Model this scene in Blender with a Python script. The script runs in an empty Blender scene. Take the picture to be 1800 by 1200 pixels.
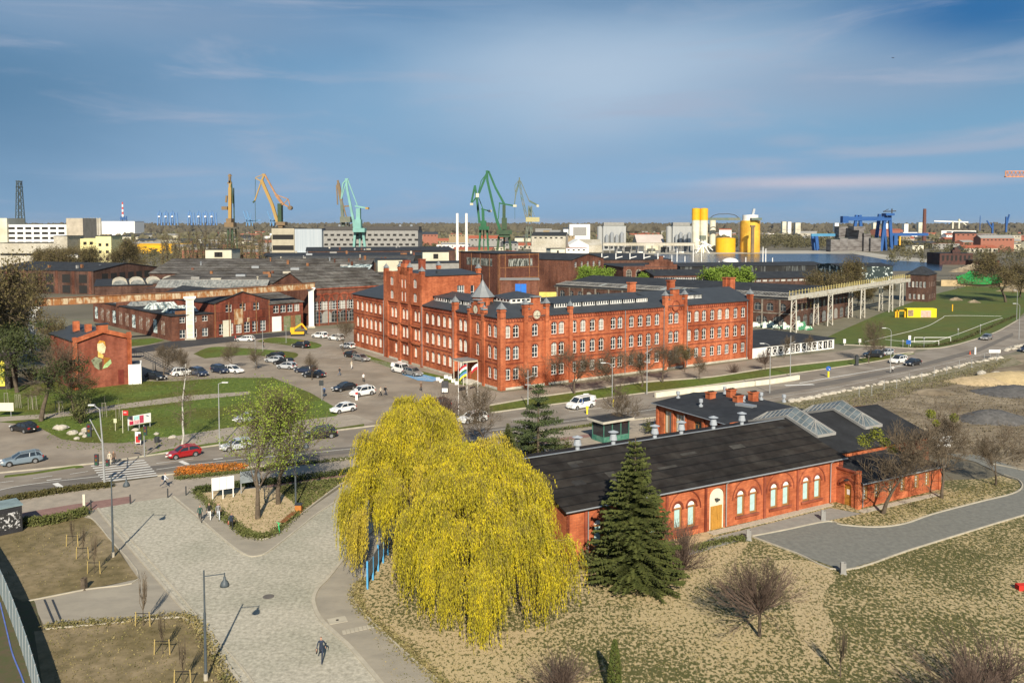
import bpy, math, random
from mathutils import Vector, Matrix
R=math.radians
S=bpy.context.scene; COL=S.collection
# ---------------------------------------------------------------- camera, sky, sun
CZ=30.0; F=1500.0; PITCH=R(3.0); HY=395.0; PYC=HY+F*math.tan(PITCH)
cd=bpy.data.cameras.new('camera'); cam=bpy.data.objects.new('camera',cd); COL.objects.link(cam)
cam.location=(0,0,CZ); cam.rotation_euler=(R(90)-PITCH,0,0)
cd.sensor_width=36; cd.lens=36*F/1800; cd.shift_y=-(600-PYC)/1800; cd.clip_start=.5; cd.clip_end=40000
S.camera=cam
SUN_EL=R(33); SUN_AZ=(0.10,-1.0)      # direction towards the sun in plan
w=bpy.data.worlds.new("World"); S.world=w; w.use_nodes=True
nt=w.node_tree; nt.nodes.clear(); N=nt.nodes.new; LK=nt.links.new
out=N('ShaderNodeOutputWorld'); bg=N('ShaderNodeBackground'); sky=N('ShaderNodeTexSky')
sky.sky_type='NISHITA'; sky.sun_disc=False; sky.sun_elevation=SUN_EL
sky.sun_rotation=math.atan2(SUN_AZ[0],SUN_AZ[1]); sky.altitude=50; sky.air_density=1.0; sky.dust_density=0.15; sky.ozone_density=3.0
tc=N('ShaderNodeTexCoord')
def noise_world(scale,sc,det,off,rough=.55,dist=0.0):
    mp=N('ShaderNodeMapping'); mp.inputs['Scale'].default_value=sc; mp.inputs['Location'].default_value=off
    LK(tc.outputs['Generated'],mp.inputs['Vector'])
    n=N('ShaderNodeTexNoise'); n.inputs['Scale'].default_value=scale; n.inputs['Detail'].default_value=det
    n.inputs['Roughness'].default_value=rough; n.inputs['Distortion'].default_value=dist
    LK(mp.outputs['Vector'],n.inputs['Vector']); return n
def ramp_w(src,a,b,ca=(0,0,0,1),cb=(1,1,1,1)):
    r=N('ShaderNodeValToRGB'); r.color_ramp.elements[0].position=a; r.color_ramp.elements[1].position=b
    r.color_ramp.elements[0].color=ca; r.color_ramp.elements[1].color=cb; r.color_ramp.interpolation='EASE'; LK(src,r.inputs['Fac']); return r
def mixw(fac,a,b,mode='MIX'):
    m=N('ShaderNodeMixRGB'); m.blend_type=mode
    for s,v in (('Fac',fac),('Color1',a),('Color2',b)):
        if isinstance(v,(int,float)): m.inputs[s].default_value=v
        elif isinstance(v,tuple): m.inputs[s].default_value=v
        else: LK(v,m.inputs[s])
    return m
n1=noise_world(1.6,(1,1,3.2),6,(.35,.1,.2),.5,.4); c1=ramp_w(n1.outputs['Fac'],.36,.66)
n2=noise_world(3.2,(1,1,7.0),7,(1.7,3.1,.3),.6,.7); c2=ramp_w(n2.outputs['Fac'],.48,.78)
deep=mixw(1.0,sky.outputs['Color'],(0.50,0.74,0.84,1),'MULTIPLY')
sxw=N('ShaderNodeSeparateXYZ'); LK(tc.outputs['Generated'],sxw.inputs[0])
hz=ramp_w(sxw.outputs['Z'],.0,.30,(1,1,1,1),(0,0,0,1)); hzb=mixw(hz.outputs['Color'],deep.outputs['Color'],(2.9,5.4,8.3,1))
veil=mixw(c1.outputs['Color'],hzb.outputs['Color'],(3.4,5.4,8.0,1))
vm=mixw(.72,hzb.outputs['Color'],veil.outputs['Color'])
c2s=N('ShaderNodeMath'); c2s.operation='MULTIPLY'; c2s.inputs[1].default_value=.75; LK(c2.outputs['Color'],c2s.inputs[0])
def blob(px,py,rx,rz,inner=0.0):     # a soft patch of cloud at a fixed bearing and height in the sky
    v=Vector(((px-900)/1500,1,(395-py)/1500)).normalized(); s=N('ShaderNodeVectorMath'); s.operation='SUBTRACT'; s.inputs[1].default_value=v; LK(tc.outputs['Generated'],s.inputs[0])
    m=N('ShaderNodeVectorMath'); m.operation='MULTIPLY'; m.inputs[1].default_value=(1/rx,.3,1/rz); LK(s.outputs[0],m.inputs[0])
    a=N('ShaderNodeVectorMath'); a.operation='MULTIPLY_ADD'; a.inputs[1].default_value=(.9,.9,.9); LK(n1.outputs['Color'],a.inputs[0]); LK(m.outputs[0],a.inputs[2])
    o=N('ShaderNodeVectorMath'); o.operation='SUBTRACT'; o.inputs[1].default_value=(.45,.45,.45); LK(a.outputs[0],o.inputs[0])
    l=N('ShaderNodeVectorMath'); l.operation='LENGTH'; LK(o.outputs[0],l.inputs[0]); return ramp_w(l.outputs['Value'],inner,1.0,(1,1,1,1),(0,0,0,1))
def scale_f(src,k): q=N('ShaderNodeMath'); q.operation='MULTIPLY'; q.inputs[1].default_value=k; LK(src,q.inputs[0]); return q.outputs[0]
base=vm
for px,py,rx,rz,colr,k in ((20,160,.34,.16,(1.0,2.6,4.6,1),.75),(1700,20,.20,.07,(.25,1.9,5.0,1),.85),(1080,130,.36,.12,(6.4,8.0,9.9,1),.8),(330,40,.26,.05,(3.6,4.9,6.9,1),.5),(1450,150,.22,.06,(3.8,4.9,6.8,1),.5),(1000,330,.5,.05,(3.9,6.3,9.3,1),.55),(1470,322,.22,.012,(8.2,7.6,8.6,1),.8),(1250,345,.25,.014,(4.2,5.2,7.2,1),.5),(1390,250,.05,.012,(5.0,6.0,7.8,1),.45)):
    base=mixw(scale_f(blob(px,py,rx,rz).outputs['Color'],k),base.outputs['Color'],colr)
cl=mixw(c2s.outputs[0],base.outputs['Color'],(5.2,6.1,7.9,1))
LK(cl.outputs['Color'],bg.inputs['Color']); bg.inputs['Strength'].default_value=.052
LK(bg.outputs['Background'],out.inputs['Surface'])
sd=bpy.data.lights.new('sun','SUN'); sun=bpy.data.objects.new('sun',sd); COL.objects.link(sun)
sd.energy=5.0; sd.angle=R(.5); sd.color=(1,.90,.74)
sv=Vector((SUN_AZ[0],SUN_AZ[1],0)).normalized()*math.cos(SUN_EL)+Vector((0,0,math.sin(SUN_EL)))
sun.rotation_euler=sv.to_track_quat('Z','Y').to_euler(); sun.location=(0,-50,80)
S.view_settings.view_transform='Standard'; S.view_settings.look='None'; S.view_settings.gamma=1; S.view_settings.use_curve_mapping=False
S.view_settings.exposure=0.50
S.cycles.max_bounces=5; S.cycles.transparent_max_bounces=6
# ---------------------------------------------------------------- pixel <-> place
def ray(px,py):
    a=px-900; b=PYC-py
    return Vector((a, F*math.cos(PITCH)+b*math.sin(PITCH), -F*math.sin(PITCH)+b*math.cos(PITCH)))
def P(px,py,z=0.0):
    r=ray(px,py); t=(z-CZ)/r.z; return Vector((r.x*t,r.y*t,z))
def W(px,Y,z=0.0,py=450):
    r=ray(px,py); return Vector((r.x/r.y*Y,Y,z))
def zt(py,Y,px=900):
    r=ray(px,py); return CZ+r.z/r.y*Y
def hgt(base,py): return zt(py,base.y)
def uof(O,d,px,py=560):
    r=ray(px,py); return (O.y*r.x-O.x*r.y)/(d.x*r.y-d.y*r.x)
rnd=random.Random(7)
# ---------------------------------------------------------------- materials
MATS={}
def M(name,c,rough=.85,var=.18,scale=1.0,c2=None,det=5,bump=0,metal=0,stretch=None,spec=.3,big=None,bigs=.05,lo=.35,hi=.65):
    if name in MATS: return MATS[name]
    m=bpy.data.materials.new(name); m.use_nodes=True; t=m.node_tree; b=t.nodes['Principled BSDF']
    b.inputs['Roughness'].default_value=rough; b.inputs['Metallic'].default_value=metal
    b.inputs['Specular IOR Level'].default_value=spec
    tc=t.nodes.new('ShaderNodeTexCoord'); mp=t.nodes.new('ShaderNodeMapping'); t.links.new(tc.outputs['Object'],mp.inputs['Vector'])
    if stretch: mp.inputs['Scale'].default_value=stretch
    n=t.nodes.new('ShaderNodeTexNoise'); n.inputs['Scale'].default_value=scale; n.inputs['Detail'].default_value=det; n.inputs['Roughness'].default_value=.65
    t.links.new(mp.outputs['Vector'],n.inputs['Vector'])
    r=t.nodes.new('ShaderNodeValToRGB'); r.color_ramp.elements[0].position=lo; r.color_ramp.elements[1].position=hi
    if c2 is None:
        ca=tuple(max(0,x*(1-var)) for x in c); cb=tuple(min(1,x*(1+var)) for x in c)
    else: ca,cb=c,c2
    r.color_ramp.elements[0].color=(*ca,1); r.color_ramp.elements[1].color=(*cb,1)
    t.links.new(n.outputs['Fac'],r.inputs['Fac']); colr=r.outputs['Color']
    if big:
        n2=t.nodes.new('ShaderNodeTexNoise'); n2.inputs['Scale'].default_value=bigs; n2.inputs['Detail'].default_value=4
        t.links.new(tc.outputs['Object'],n2.inputs['Vector'])
        r2=t.nodes.new('ShaderNodeValToRGB'); r2.color_ramp.elements[0].position=.42; r2.color_ramp.elements[1].position=.6
        t.links.new(n2.outputs['Fac'],r2.inputs['Fac'])
        mx=t.nodes.new('ShaderNodeMixRGB'); t.links.new(r2.outputs['Color'],mx.inputs['Fac']); t.links.new(colr,mx.inputs['Color1'])
        mm=t.nodes.new('ShaderNodeMixRGB'); mm.blend_type='MULTIPLY'; mm.inputs['Fac'].default_value=1
        t.links.new(colr,mm.inputs['Color1']); mm.inputs['Color2'].default_value=(*big,1)
        t.links.new(mm.outputs['Color'],mx.inputs['Color2']); colr=mx.outputs['Color']
    t.links.new(colr,b.inputs['Base Color'])
    if bump:
        bp=t.nodes.new('ShaderNodeBump'); bp.inputs['Strength'].default_value=min(1,bump); bp.inputs['Distance'].default_value=bump*.1
        t.links.new(n.outputs['Fac'],bp.inputs['Height']); t.links.new(bp.outputs['Normal'],b.inputs['Normal'])
    MATS[name]=m; return m
def MB_(name,c1,c2,mortar,bw=.5,bh=.12,msz=.012,stain=(.58,.48,.46),stains=.13,rough=.9,soot=None):
    """masonry / felt-roll pattern in the object's own coordinates: rows run level"""
    if name in MATS: return MATS[name]
    m=bpy.data.materials.new(name); m.use_nodes=True; t=m.node_tree; b=t.nodes['Principled BSDF']; b.inputs['Roughness'].default_value=rough
    b.inputs['Specular IOR Level'].default_value=.2
    tc=t.nodes.new('ShaderNodeTexCoord'); sx=t.nodes.new('ShaderNodeSeparateXYZ'); t.links.new(tc.outputs['Object'],sx.inputs[0])
    ad=t.nodes.new('ShaderNodeMath'); t.links.new(sx.outputs['X'],ad.inputs[0]); t.links.new(sx.outputs['Y'],ad.inputs[1])
    cb=t.nodes.new('ShaderNodeCombineXYZ'); t.links.new(ad.outputs[0],cb.inputs['X']); t.links.new(sx.outputs['Z'],cb.inputs['Y'])
    br=t.nodes.new('ShaderNodeTexBrick'); t.links.new(cb.outputs[0],br.inputs['Vector'])
    br.inputs['Color1'].default_value=(*c1,1); br.inputs['Color2'].default_value=(*c2,1); br.inputs['Mortar'].default_value=(*mortar,1)
    br.inputs['Scale'].default_value=1; br.inputs['Mortar Size'].default_value=msz; br.inputs['Brick Width'].default_value=bw; br.inputs['Row Height'].default_value=bh
    col=br.outputs['Color']
    for (sc,amt,stt,dt) in ((stains,stain,None,6),(1.6,(.76,.72,.72),None,4),(.9,(.74,.68,.66),(1,1,.13),5)):
        n=t.nodes.new('ShaderNodeTexNoise'); n.inputs['Scale'].default_value=sc; n.inputs['Detail'].default_value=dt
        if stt: mp=t.nodes.new('ShaderNodeMapping'); mp.inputs['Scale'].default_value=stt; t.links.new(tc.outputs['Object'],mp.inputs[0]); t.links.new(mp.outputs[0],n.inputs['Vector'])
        else: t.links.new(tc.outputs['Object'],n.inputs['Vector'])
        r=t.nodes.new('ShaderNodeValToRGB'); r.color_ramp.elements[0].position=.40; r.color_ramp.elements[1].position=.66; t.links.new(n.outputs['Fac'],r.inputs['Fac'])
        mx=t.nodes.new('ShaderNodeMixRGB'); mx.blend_type='MULTIPLY'; t.links.new(r.outputs['Color'],mx.inputs['Fac']); t.links.new(col,mx.inputs['Color1']); mx.inputs['Color2'].default_value=(*amt,1); col=mx.outputs['Color']
    t.links.new(col,b.inputs['Base Color'])
    MATS[name]=m; return m
def Mflat(name,c,rough=.5,metal=0,coat=0,spec=.5):
    if name in MATS: return MATS[name]
    m=bpy.data.materials.new(name); m.use_nodes=True; t=m.node_tree; b=t.nodes['Principled BSDF']
    n=t.nodes.new('ShaderNodeTexNoise'); n.inputs['Scale'].default_value=3; n.inputs['Detail'].default_value=3
    tcn=t.nodes.new('ShaderNodeTexCoord'); t.links.new(tcn.outputs['Object'],n.inputs['Vector'])
    r=t.nodes.new('ShaderNodeValToRGB'); r.color_ramp.elements[0].color=(*[x*.88 for x in c],1); r.color_ramp.elements[1].color=(*[min(1,x*1.1) for x in c],1)
    t.links.new(n.outputs['Fac'],r.inputs['Fac']); t.links.new(r.outputs['Color'],b.inputs['Base Color'])
    b.inputs['Roughness'].default_value=rough; b.inputs['Metallic'].default_value=metal; b.inputs['Coat Weight'].default_value=coat; b.inputs['Specular IOR Level'].default_value=spec
    MATS[name]=m; return m
BR=MB_('brick_orange',(.68,.215,.09),(.53,.155,.065),(.30,.13,.08))
BRH=MB_('brick_hall',(.66,.20,.08),(.52,.145,.058),(.33,.15,.09),stain=(.70,.62,.60),stains=.5)
BRD=MB_('brick_dark',(.17,.088,.06),(.105,.06,.045),(.12,.085,.07),stain=(.5,.5,.52),stains=.12)
BRM=MB_('brick_mid',(.25,.10,.06),(.16,.068,.045),(.16,.10,.075),stain=(.48,.46,.46),stains=.15)
BRT=MB_('brick_trim',(.38,.10,.05),(.33,.085,.045),(.28,.12,.08))
BRR=MB_('brick_rust_red',(.29,.085,.05),(.18,.062,.04),(.08,.045,.035),bw=2.2,bh=2.2,msz=.05)
ROOF=M('roof_felt',(.030,.033,.037),rough=.8,var=.25,scale=.8,big=(.75,.75,.78),bigs=.3)
ROOFG=M('roof_sheet_grey',(.040,.047,.055),rough=.6,var=.12,scale=.6,spec=.4)
ROLL=MB_('roof_felt_rolls',(.044,.039,.033),(.028,.026,.024),(.012,.012,.012),bw=5,bh=.36,msz=.022,stain=(.55,.54,.53),stains=.45,rough=.85)
CORR=MB_('roof_weathered_asbestos',(.20,.195,.175),(.12,.115,.105),(.045,.042,.038),bw=4.5,bh=.85,msz=.07,stain=(.5,.47,.43),stains=.16)
RUST=M('rusty_steel',(.30,.13,.045),c2=(.50,.41,.27),scale=.9,lo=.44,hi=.58,stretch=(1,1,.35),rough=.8)
RUSTD=M('rust_dark',(.16,.07,.035),c2=(.30,.14,.06),scale=.7,rough=.9)
CONC=M('concrete_pale',(.48,.45,.38),var=.16,scale=.7,big=(.8,.78,.72))
CONCG=M('concrete_grey',(.27,.265,.25),var=.15,scale=.8)
WHITE=M('white_paint',(.78,.77,.73),var=.06,scale=.5,rough=.6)
CREAM=M('cream_render',(.66,.63,.50),var=.1,scale=.4,big=(.75,.73,.68))
YELP=M('yellow_render',(.72,.66,.34),var=.08,scale=.3)
YEL=M('yellow_paint',(.74,.40,.015),var=.08,scale=.2,rough=.5)
YELW=M('yellow_weathered',(.70,.42,.05),var=.18,scale=.15,rough=.6,big=(.8,.72,.6),bigs=.08)
STEEL=Mflat('galvanised_steel',(.42,.44,.45),.45,.6)
DSTEEL=Mflat('dark_steel',(.05,.055,.06),.5,.3)
GLASS=Mflat('window_glass',(.035,.045,.055),.08,0,0,.8)
BLIND=M('window_blind',(.62,.60,.52),var=.15,scale=2,rough=.6)
WFRAME=Mflat('window_white',(.74,.73,.68),.5)
DARK=Mflat('dark_opening',(.015,.014,.013),.9)
ZINC=Mflat('zinc_sheet',(.23,.245,.25),.5,.2)
TREEB=M('bark',(.10,.078,.055),var=.3,scale=3,rough=.95)
BARKP=M('birch_bark',(.55,.53,.47),c2=(.35,.33,.29),scale=4)
TWIG=M('twigs',(.115,.088,.058),var=.25,scale=.6,rough=.95)
TWIGR=M('twigs_reddish',(.115,.080,.062),var=.25,scale=.6,rough=.95)
g_=GLASS.node_tree; oi=g_.nodes.new('ShaderNodeObjectInfo'); rp=g_.nodes.new('ShaderNodeValToRGB'); rp.color_ramp.interpolation='CONSTANT'
for e_,(p_,c_) in enumerate(((0,(.03,.04,.05)),(.45,(.015,.02,.025)),(.66,(.10,.12,.13)),(.82,(.32,.31,.28)))):
    el=rp.color_ramp.elements[e_] if e_<2 else rp.color_ramp.elements.new(p_); el.position=p_; el.color=(*c_,1)
g_.links.new(oi.outputs['Random'],rp.inputs['Fac']); g_.links.new(rp.outputs['Color'],g_.nodes['Principled BSDF'].inputs['Base Color'])
# ---------------------------------------------------------------- mesh helpers
class MB:
    def __init__(s): s.v=[]; s.f=[]; s.m=[]
    def quad(s,a,b,c,d,m=0): s.poly([a,b,c,d],m)
    def poly(s,pts,m=0):
        n=len(s.v); s.v+= [tuple(p) for p in pts]; s.f.append(tuple(range(n,n+len(pts)))); s.m.append(m)
    def box(s,x0,x1,y0,y1,z0,z1,m=0):
        n=len(s.v); s.v+=[(x0,y0,z0),(x1,y0,z0),(x1,y1,z0),(x0,y1,z0),(x0,y0,z1),(x1,y0,z1),(x1,y1,z1),(x0,y1,z1)]
        for f in ((0,3,2,1),(4,5,6,7),(0,1,5,4),(1,2,6,5),(2,3,7,6),(3,0,4,7)): s.f.append(tuple(n+i for i in f)); s.m.append(m)
    def obox(s,c,ax,ay,hx,hy,z0,z1,m=0):
        n=len(s.v); c=Vector((c[0],c[1],0)); ax=Vector((ax[0],ax[1],0)); ay=Vector((ay[0],ay[1],0))
        for z in (z0,z1):
            for sx,sy in ((-1,-1),(1,-1),(1,1),(-1,1)):
                p=c+ax*hx*sx+ay*hy*sy; s.v.append((p.x,p.y,z))
        for f in ((0,3,2,1),(4,5,6,7),(0,1,5,4),(1,2,6,5),(2,3,7,6),(3,0,4,7)): s.f.append(tuple(n+i for i in f)); s.m.append(m)
    def tube(s,a,b,r0,r1=None,n=6,m=0,cap=True):
        a=Vector(a); b=Vector(b); d=b-a
        if d.length<1e-6: return
        d.normalize(); up=Vector((0,0,1)) if abs(d.z)<.95 else Vector((1,0,0))
        x=d.cross(up).normalized(); y=d.cross(x); r1=r0 if r1 is None else r1; k=len(s.v)
        for p,r in ((a,r0),(b,r1)):
            for i in range(n):
                t=2*math.pi*i/n; q=p+x*(r*math.cos(t))+y*(r*math.sin(t)); s.v.append((q.x,q.y,q.z))
        for i in range(n):
            j=(i+1)%n; s.f.append((k+j,k+i,k+n+i,k+n+j)); s.m.append(m)
        if cap:
            s.f.append(tuple(k+i for i in range(n))); s.m.append(m); s.f.append(tuple(k+n+i for i in reversed(range(n)))); s.m.append(m)
    def bar(s,a,b,w,h=None,m=0):
        """square section beam"""
        a=Vector(a); b=Vector(b); d=(b-a)
        if d.length<1e-6: return
        d.normalize(); h=w if h is None else h
        up=Vector((0,0,1)) if abs(d.z)<.98 else Vector((0,1,0))
        x=d.cross(up).normalized()*(w/2); y=d.cross(x.normalized()).normalized()*(h/2); k=len(s.v)
        for p in (a,b):
            for q in (p-x-y,p+x-y,p+x+y,p-x+y): s.v.append(tuple(q))
        for f in ((0,1,2,3),(7,6,5,4),(0,4,5,1),(1,5,6,2),(2,6,7,3),(3,7,4,0)): s.f.append(tuple(k+i for i in f)); s.m.append(m)
    def lathe(s,c,prof,n=12,m=0,smooth=False):
        k=len(s.v); c=Vector(c)
        for r,z in prof:
            for i in range(n):
                t=2*math.pi*i/n; s.v.append((c.x+r*math.cos(t),c.y+r*math.sin(t),c.z+z))
        for j in range(len(prof)-1):
            for i in range(n):
                a=k+j*n+i; b=k+j*n+(i+1)%n; s.f.append((a,b,b+n,a+n)); s.m.append(m)
        s.f.append(tuple(k+i for i in reversed(range(n)))); s.m.append(m)
        e=k+(len(prof)-1)*n; s.f.append(tuple(e+i for i in range(n))); s.m.append(m)
    def slab(s,pts,th,m=0):
        """thick sheet under the given outline"""
        n=len(pts); k=len(s.v); s.v+=[tuple(p) for p in pts]+[(p[0],p[1],p[2]-th) for p in pts]
        s.f.append(tuple(k+i for i in range(n))); s.m.append(m); s.f.append(tuple(k+n+i for i in reversed(range(n)))); s.m.append(m)
        for i in range(n):
            j=(i+1)%n; s.f.append((k+i,k+n+i,k+n+j,k+j)); s.m.append(m)
    def mesh(s,name,mats,smooth=False):
        me=bpy.data.meshes.new(name); me.from_pydata(s.v,[],s.f)
        for m in (mats if isinstance(mats,(list,tuple)) else [mats]): me.materials.append(m)
        if isinstance(mats,(list,tuple)) and len(mats)>1: me.polygons.foreach_set('material_index',s.m)
        if smooth: me.polygons.foreach_set('use_smooth',[True]*len(me.polygons))
        me.update(); return me
    def build(s,name,mats,parent=None,smooth=False): return link(name,s.mesh(name,mats,smooth),parent)
def link(name,me,parent=None,loc=None,rz=0,sc=None):
    o=bpy.data.objects.new(name,me); COL.objects.link(o)
    if parent: o.parent=parent
    if loc is not None: o.location=loc
    if rz: o.rotation_euler=(0,0,rz)
    if sc: o.scale=(sc,sc,sc) if isinstance(sc,(int,float)) else sc
    return o
def tag(o,label,cat,group=None):
    o['label']=label; o['category']=cat
    if group: o['group']=group
    return o
def thing(name,label,cat,loc=(0,0,0),rz=0,group=None,sc=None):
    return tag(link(name,None,None,loc,rz,sc),label,cat,group)
def kind(o,k='structure'): o['kind']=k; return o
def sm(pts,n=5,closed=False):
    """smooth a pixel or ground polyline"""
    o=[]; L=len(pts); p=[Vector(q) for q in pts]
    for i in range(L-1):
        a=p[max(i-1,0)]; b=p[i]; c=p[i+1]; d=p[min(i+2,L-1)]
        for k in range(n):
            t=k/n; o.append(.5*((2*b)+(c-a)*t+(2*a-5*b+4*c-d)*t*t+(3*b-a-3*c+d)*t**3))
    o.append(p[-1]); return o
LV={}
def ground(name,px,lvl,mat,k='structure',smooth=False):
    pts=sm([(a,b,0) for a,b in px],4) if smooth else [Vector((a,b,0)) for a,b in px]
    mb=MB(); LV[lvl]=LV.get(lvl,0)+1; z=lvl*.007+LV[lvl]*.0009
    g=[P(q.x,q.y,0) for q in pts]; mb.poly([(q.x,q.y,z) for q in g])
    o=mb.build(name,mat); kind(o,k); return o
def ribbon(mb,pts,wid,z0,z1,m=0):
    """kerb or painted line along ground points"""
    n=len(pts); L=[];Rr=[]
    for i,p in enumerate(pts):
        d=(pts[min(i+1,n-1)]-pts[max(i-1,0)]); d.z=0; d.normalize(); s=Vector((-d.y,d.x,0))*(wid/2); L.append(p+s); Rr.append(p-s)
    for i in range(n-1):
        a,b,c,d=L[i],L[i+1],Rr[i+1],Rr[i]
        mb.poly([(d.x,d.y,z1),(c.x,c.y,z1),(b.x,b.y,z1),(a.x,a.y,z1)],m)
        if z1-z0>.02:
            mb.poly([(a.x,a.y,z0),(a.x,a.y,z1),(b.x,b.y,z1),(b.x,b.y,z0)],m); mb.poly([(d.x,d.y,z0),(c.x,c.y,z0),(c.x,c.y,z1),(d.x,d.y,z1)],m)
def G(px,n=5,z=0): return [P(q.x,q.y,z) for q in sm([(a,b,0) for a,b in px],n)]
# ---------------------------------------------------------------- walls with real openings
def arcpts(u0,u1,vs,rise,n=8):
    uc=(u0+u1)/2; r=(u1-u0)/2
    return [(uc+r*math.cos(math.pi*i/n),vs+rise*math.sin(math.pi*i/n)) for i in range(n+1)]
def wall(mb,a,b,z0,z1,ops=(),depth=.25,m=0):
    a=Vector((a[0],a[1])); b=Vector((b[0],b[1])); L=(b-a).length; d=(b-a)/L; n=Vector((d.y,-d.x))
    pt=lambda u,z,off=0:(a.x+d.x*u-n.x*off,a.y+d.y*u-n.y*off,z)
    us=sorted({0,L}|{round(o[0],4) for o in ops}|{round(o[1],4) for o in ops}); zs=sorted({z0,z1}|{round(o[2],4) for o in ops}|{round(o[3],4) for o in ops})
    for j in range(len(zs)-1):
        zc=(zs[j]+zs[j+1])/2; st=None
        row=[o for o in ops if o[2]<zc<o[3]]
        for i in range(len(us)-1):
            uc=(us[i]+us[i+1])/2; free=not any(o[0]<uc<o[1] for o in row)
            if free and st is None: st=us[i]
            if (not free) and st is not None: mb.quad(pt(st,zs[j]),pt(us[i],zs[j]),pt(us[i],zs[j+1]),pt(st,zs[j+1]),m); st=None
        if st is not None: mb.quad(pt(st,zs[j]),pt(L,zs[j]),pt(L,zs[j+1]),pt(st,zs[j+1]),m)
    for o in ops:
        u0,u1,v0,v1=o[:4]; rise=o[4] if len(o)>4 else 0
        if rise:
            vs=v1-rise; arc=arcpts(u0,u1,vs,rise); k=len(arc)//2
            mb.poly([pt(u1,v1)]+[pt(*q) for q in arc[:k+1]][::-1],m)
            mb.poly([pt(u0,v1)]+[pt(*q) for q in arc[k:]][::-1],m)
            outl=[(u0,v0),(u1,v0)]+arc
        else: outl=[(u0,v0),(u1,v0),(u1,v1),(u0,v1)]
        for i in range(len(outl)):
            p,q=outl[i],outl[(i+1)%len(outl)]
            mb.quad(pt(*q),pt(*p),pt(*p,depth),pt(*q,depth),m)
WT={}
def window_mesh(w,h,rise,frame,pane,cols,rows):
    key=(round(w,2),round(h,2),round(rise,2),frame.name,pane.name,cols,rows)
    if key in WT: return WT[key]
    f=.17 if frame.name=='window_brown' else .10
    def outline(i):
        if rise: return [(-w/2+i,i),(w/2-i,i)]+[(x,z) for x,z in arcpts(-w/2+i,w/2-i,h-rise,rise-i)]
        return [(-w/2+i,i),(w/2-i,i),(w/2-i,h-i),(-w/2+i,h-i)]
    A=outline(-.02); B=outline(f); mb=MB(); n=len(A)
    for i in range(n):
        j=(i+1)%n
        mb.quad((A[i][0],0,A[i][1]),(A[j][0],0,A[j][1]),(B[j][0],0,B[j][1]),(B[i][0],0,B[i][1]))
        mb.quad((B[i][0],0,B[i][1]),(B[j][0],0,B[j][1]),(B[j][0],.06,B[j][1]),(B[i][0],.06,B[i][1]))
    bw=.042 if w<1.6 else .05
    for c in range(1,cols):
        x=-w/2+w*c/cols; mb.box(x-bw,x+bw,-.006,.05,f,(h-rise*.15) if rise else h-f)
    for r_ in range(1,rows):
        z=(h-rise)*r_/rows if (rise and rows<3) else h*r_/rows
        if rise and r_==rows-1: z=h-rise
        mb.box(-w/2+f,w/2-f,-.004,.05,z-bw,z+bw)
    pm=MB(); pm.poly([(x,.045,z) for x,z in outline(0)])
    WT[key]=(mb.mesh('window_frame',frame),pm.mesh('pane',pane)); return WT[key]
def put_window(root,a,b,u,v,w,h,rise=0,frame=None,pane=None,cols=2,rows=3,inset=.16,name='window'):
    a=Vector((a[0],a[1])); b=Vector((b[0],b[1])); d=(b-a).normalized(); n=Vector((d.y,-d.x)); p=a+d*u-n*inset
    fm,pm=window_mesh(w,h,rise,frame or WFRAME,pane or GLASS,cols,rows)
    o=link(name,fm,root,(p.x,p.y,v),math.atan2(d.y,d.x)); link('pane',pm,o); return o
def facade(root,mb,a,b,z0,z1,wins,m=0,depth=.25,**kw):
    """wins: (u centre, sill, w, h, rise[, style])"""
    ops=[(x[0]-x[2]/2,x[0]+x[2]/2,x[1],x[1]+x[3],x[4]) for x in wins]
    wall(mb,a,b,z0,z1,ops,depth,m)
    for x in wins:
        k=dict(kw); 
        if len(x)>5: k.update(x[5])
        put_window(root,a,b,x[0],x[1],x[2],x[3],x[4],**k)
# ================================================================ GROUND AND WATER
GR=M('earth_far',(.105,.095,.065),c2=(.17,.15,.11),scale=.02,det=8,lo=.35,hi=.65)
DRY=M('dry_lawn',(.43,.34,.19),c2=(.085,.085,.028),scale=3.6,det=7,lo=.505,hi=.565,stretch=(1,.7,1),bump=.4)
dt_=DRY.node_tree; dn_=[n for n in dt_.nodes if n.type=='TEX_NOISE'][0]; dr_=[n for n in dt_.nodes if n.type=='VALTORGB'][0]; dc_=[n for n in dt_.nodes if n.type=='TEX_COORD'][0]
dx_=dt_.nodes.new('ShaderNodeSeparateXYZ'); dt_.links.new(dc_.outputs['Object'],dx_.inputs[0]); dg_=dt_.nodes.new('ShaderNodeMapRange'); dg_.inputs['From Min'].default_value=16; dg_.inputs['From Max'].default_value=31; dg_.inputs['To Min'].default_value=.03; dg_.inputs['To Max'].default_value=.055; dt_.links.new(dx_.outputs['X'],dg_.inputs['Value'])
dB_=dt_.nodes.new('ShaderNodeTexNoise'); dB_.inputs['Scale'].default_value=.10; dB_.inputs['Detail'].default_value=5; dt_.links.new(dc_.outputs['Object'],dB_.inputs['Vector'])
dm_=dt_.nodes.new('ShaderNodeMath'); dm_.operation='MULTIPLY_ADD'; dm_.inputs[1].default_value=.42; dm_.inputs[2].default_value=-.21; dt_.links.new(dB_.outputs['Fac'],dm_.inputs[0])
da_=dt_.nodes.new('ShaderNodeMath'); dt_.links.new(dm_.outputs[0],da_.inputs[0]); dt_.links.new(dg_.outputs['Result'],da_.inputs[1])
de_=dt_.nodes.new('ShaderNodeMath'); dt_.links.new(da_.outputs[0],de_.inputs[0]); dt_.links.new(dn_.outputs['Fac'],de_.inputs[1]); dt_.links.new(de_.outputs[0],dr_.inputs['Fac'])
SAND=M('sandy_soil',(.50,.385,.23),c2=(.34,.26,.145),scale=1.6,det=9,lo=.4,hi=.62,bump=.3)
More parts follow.
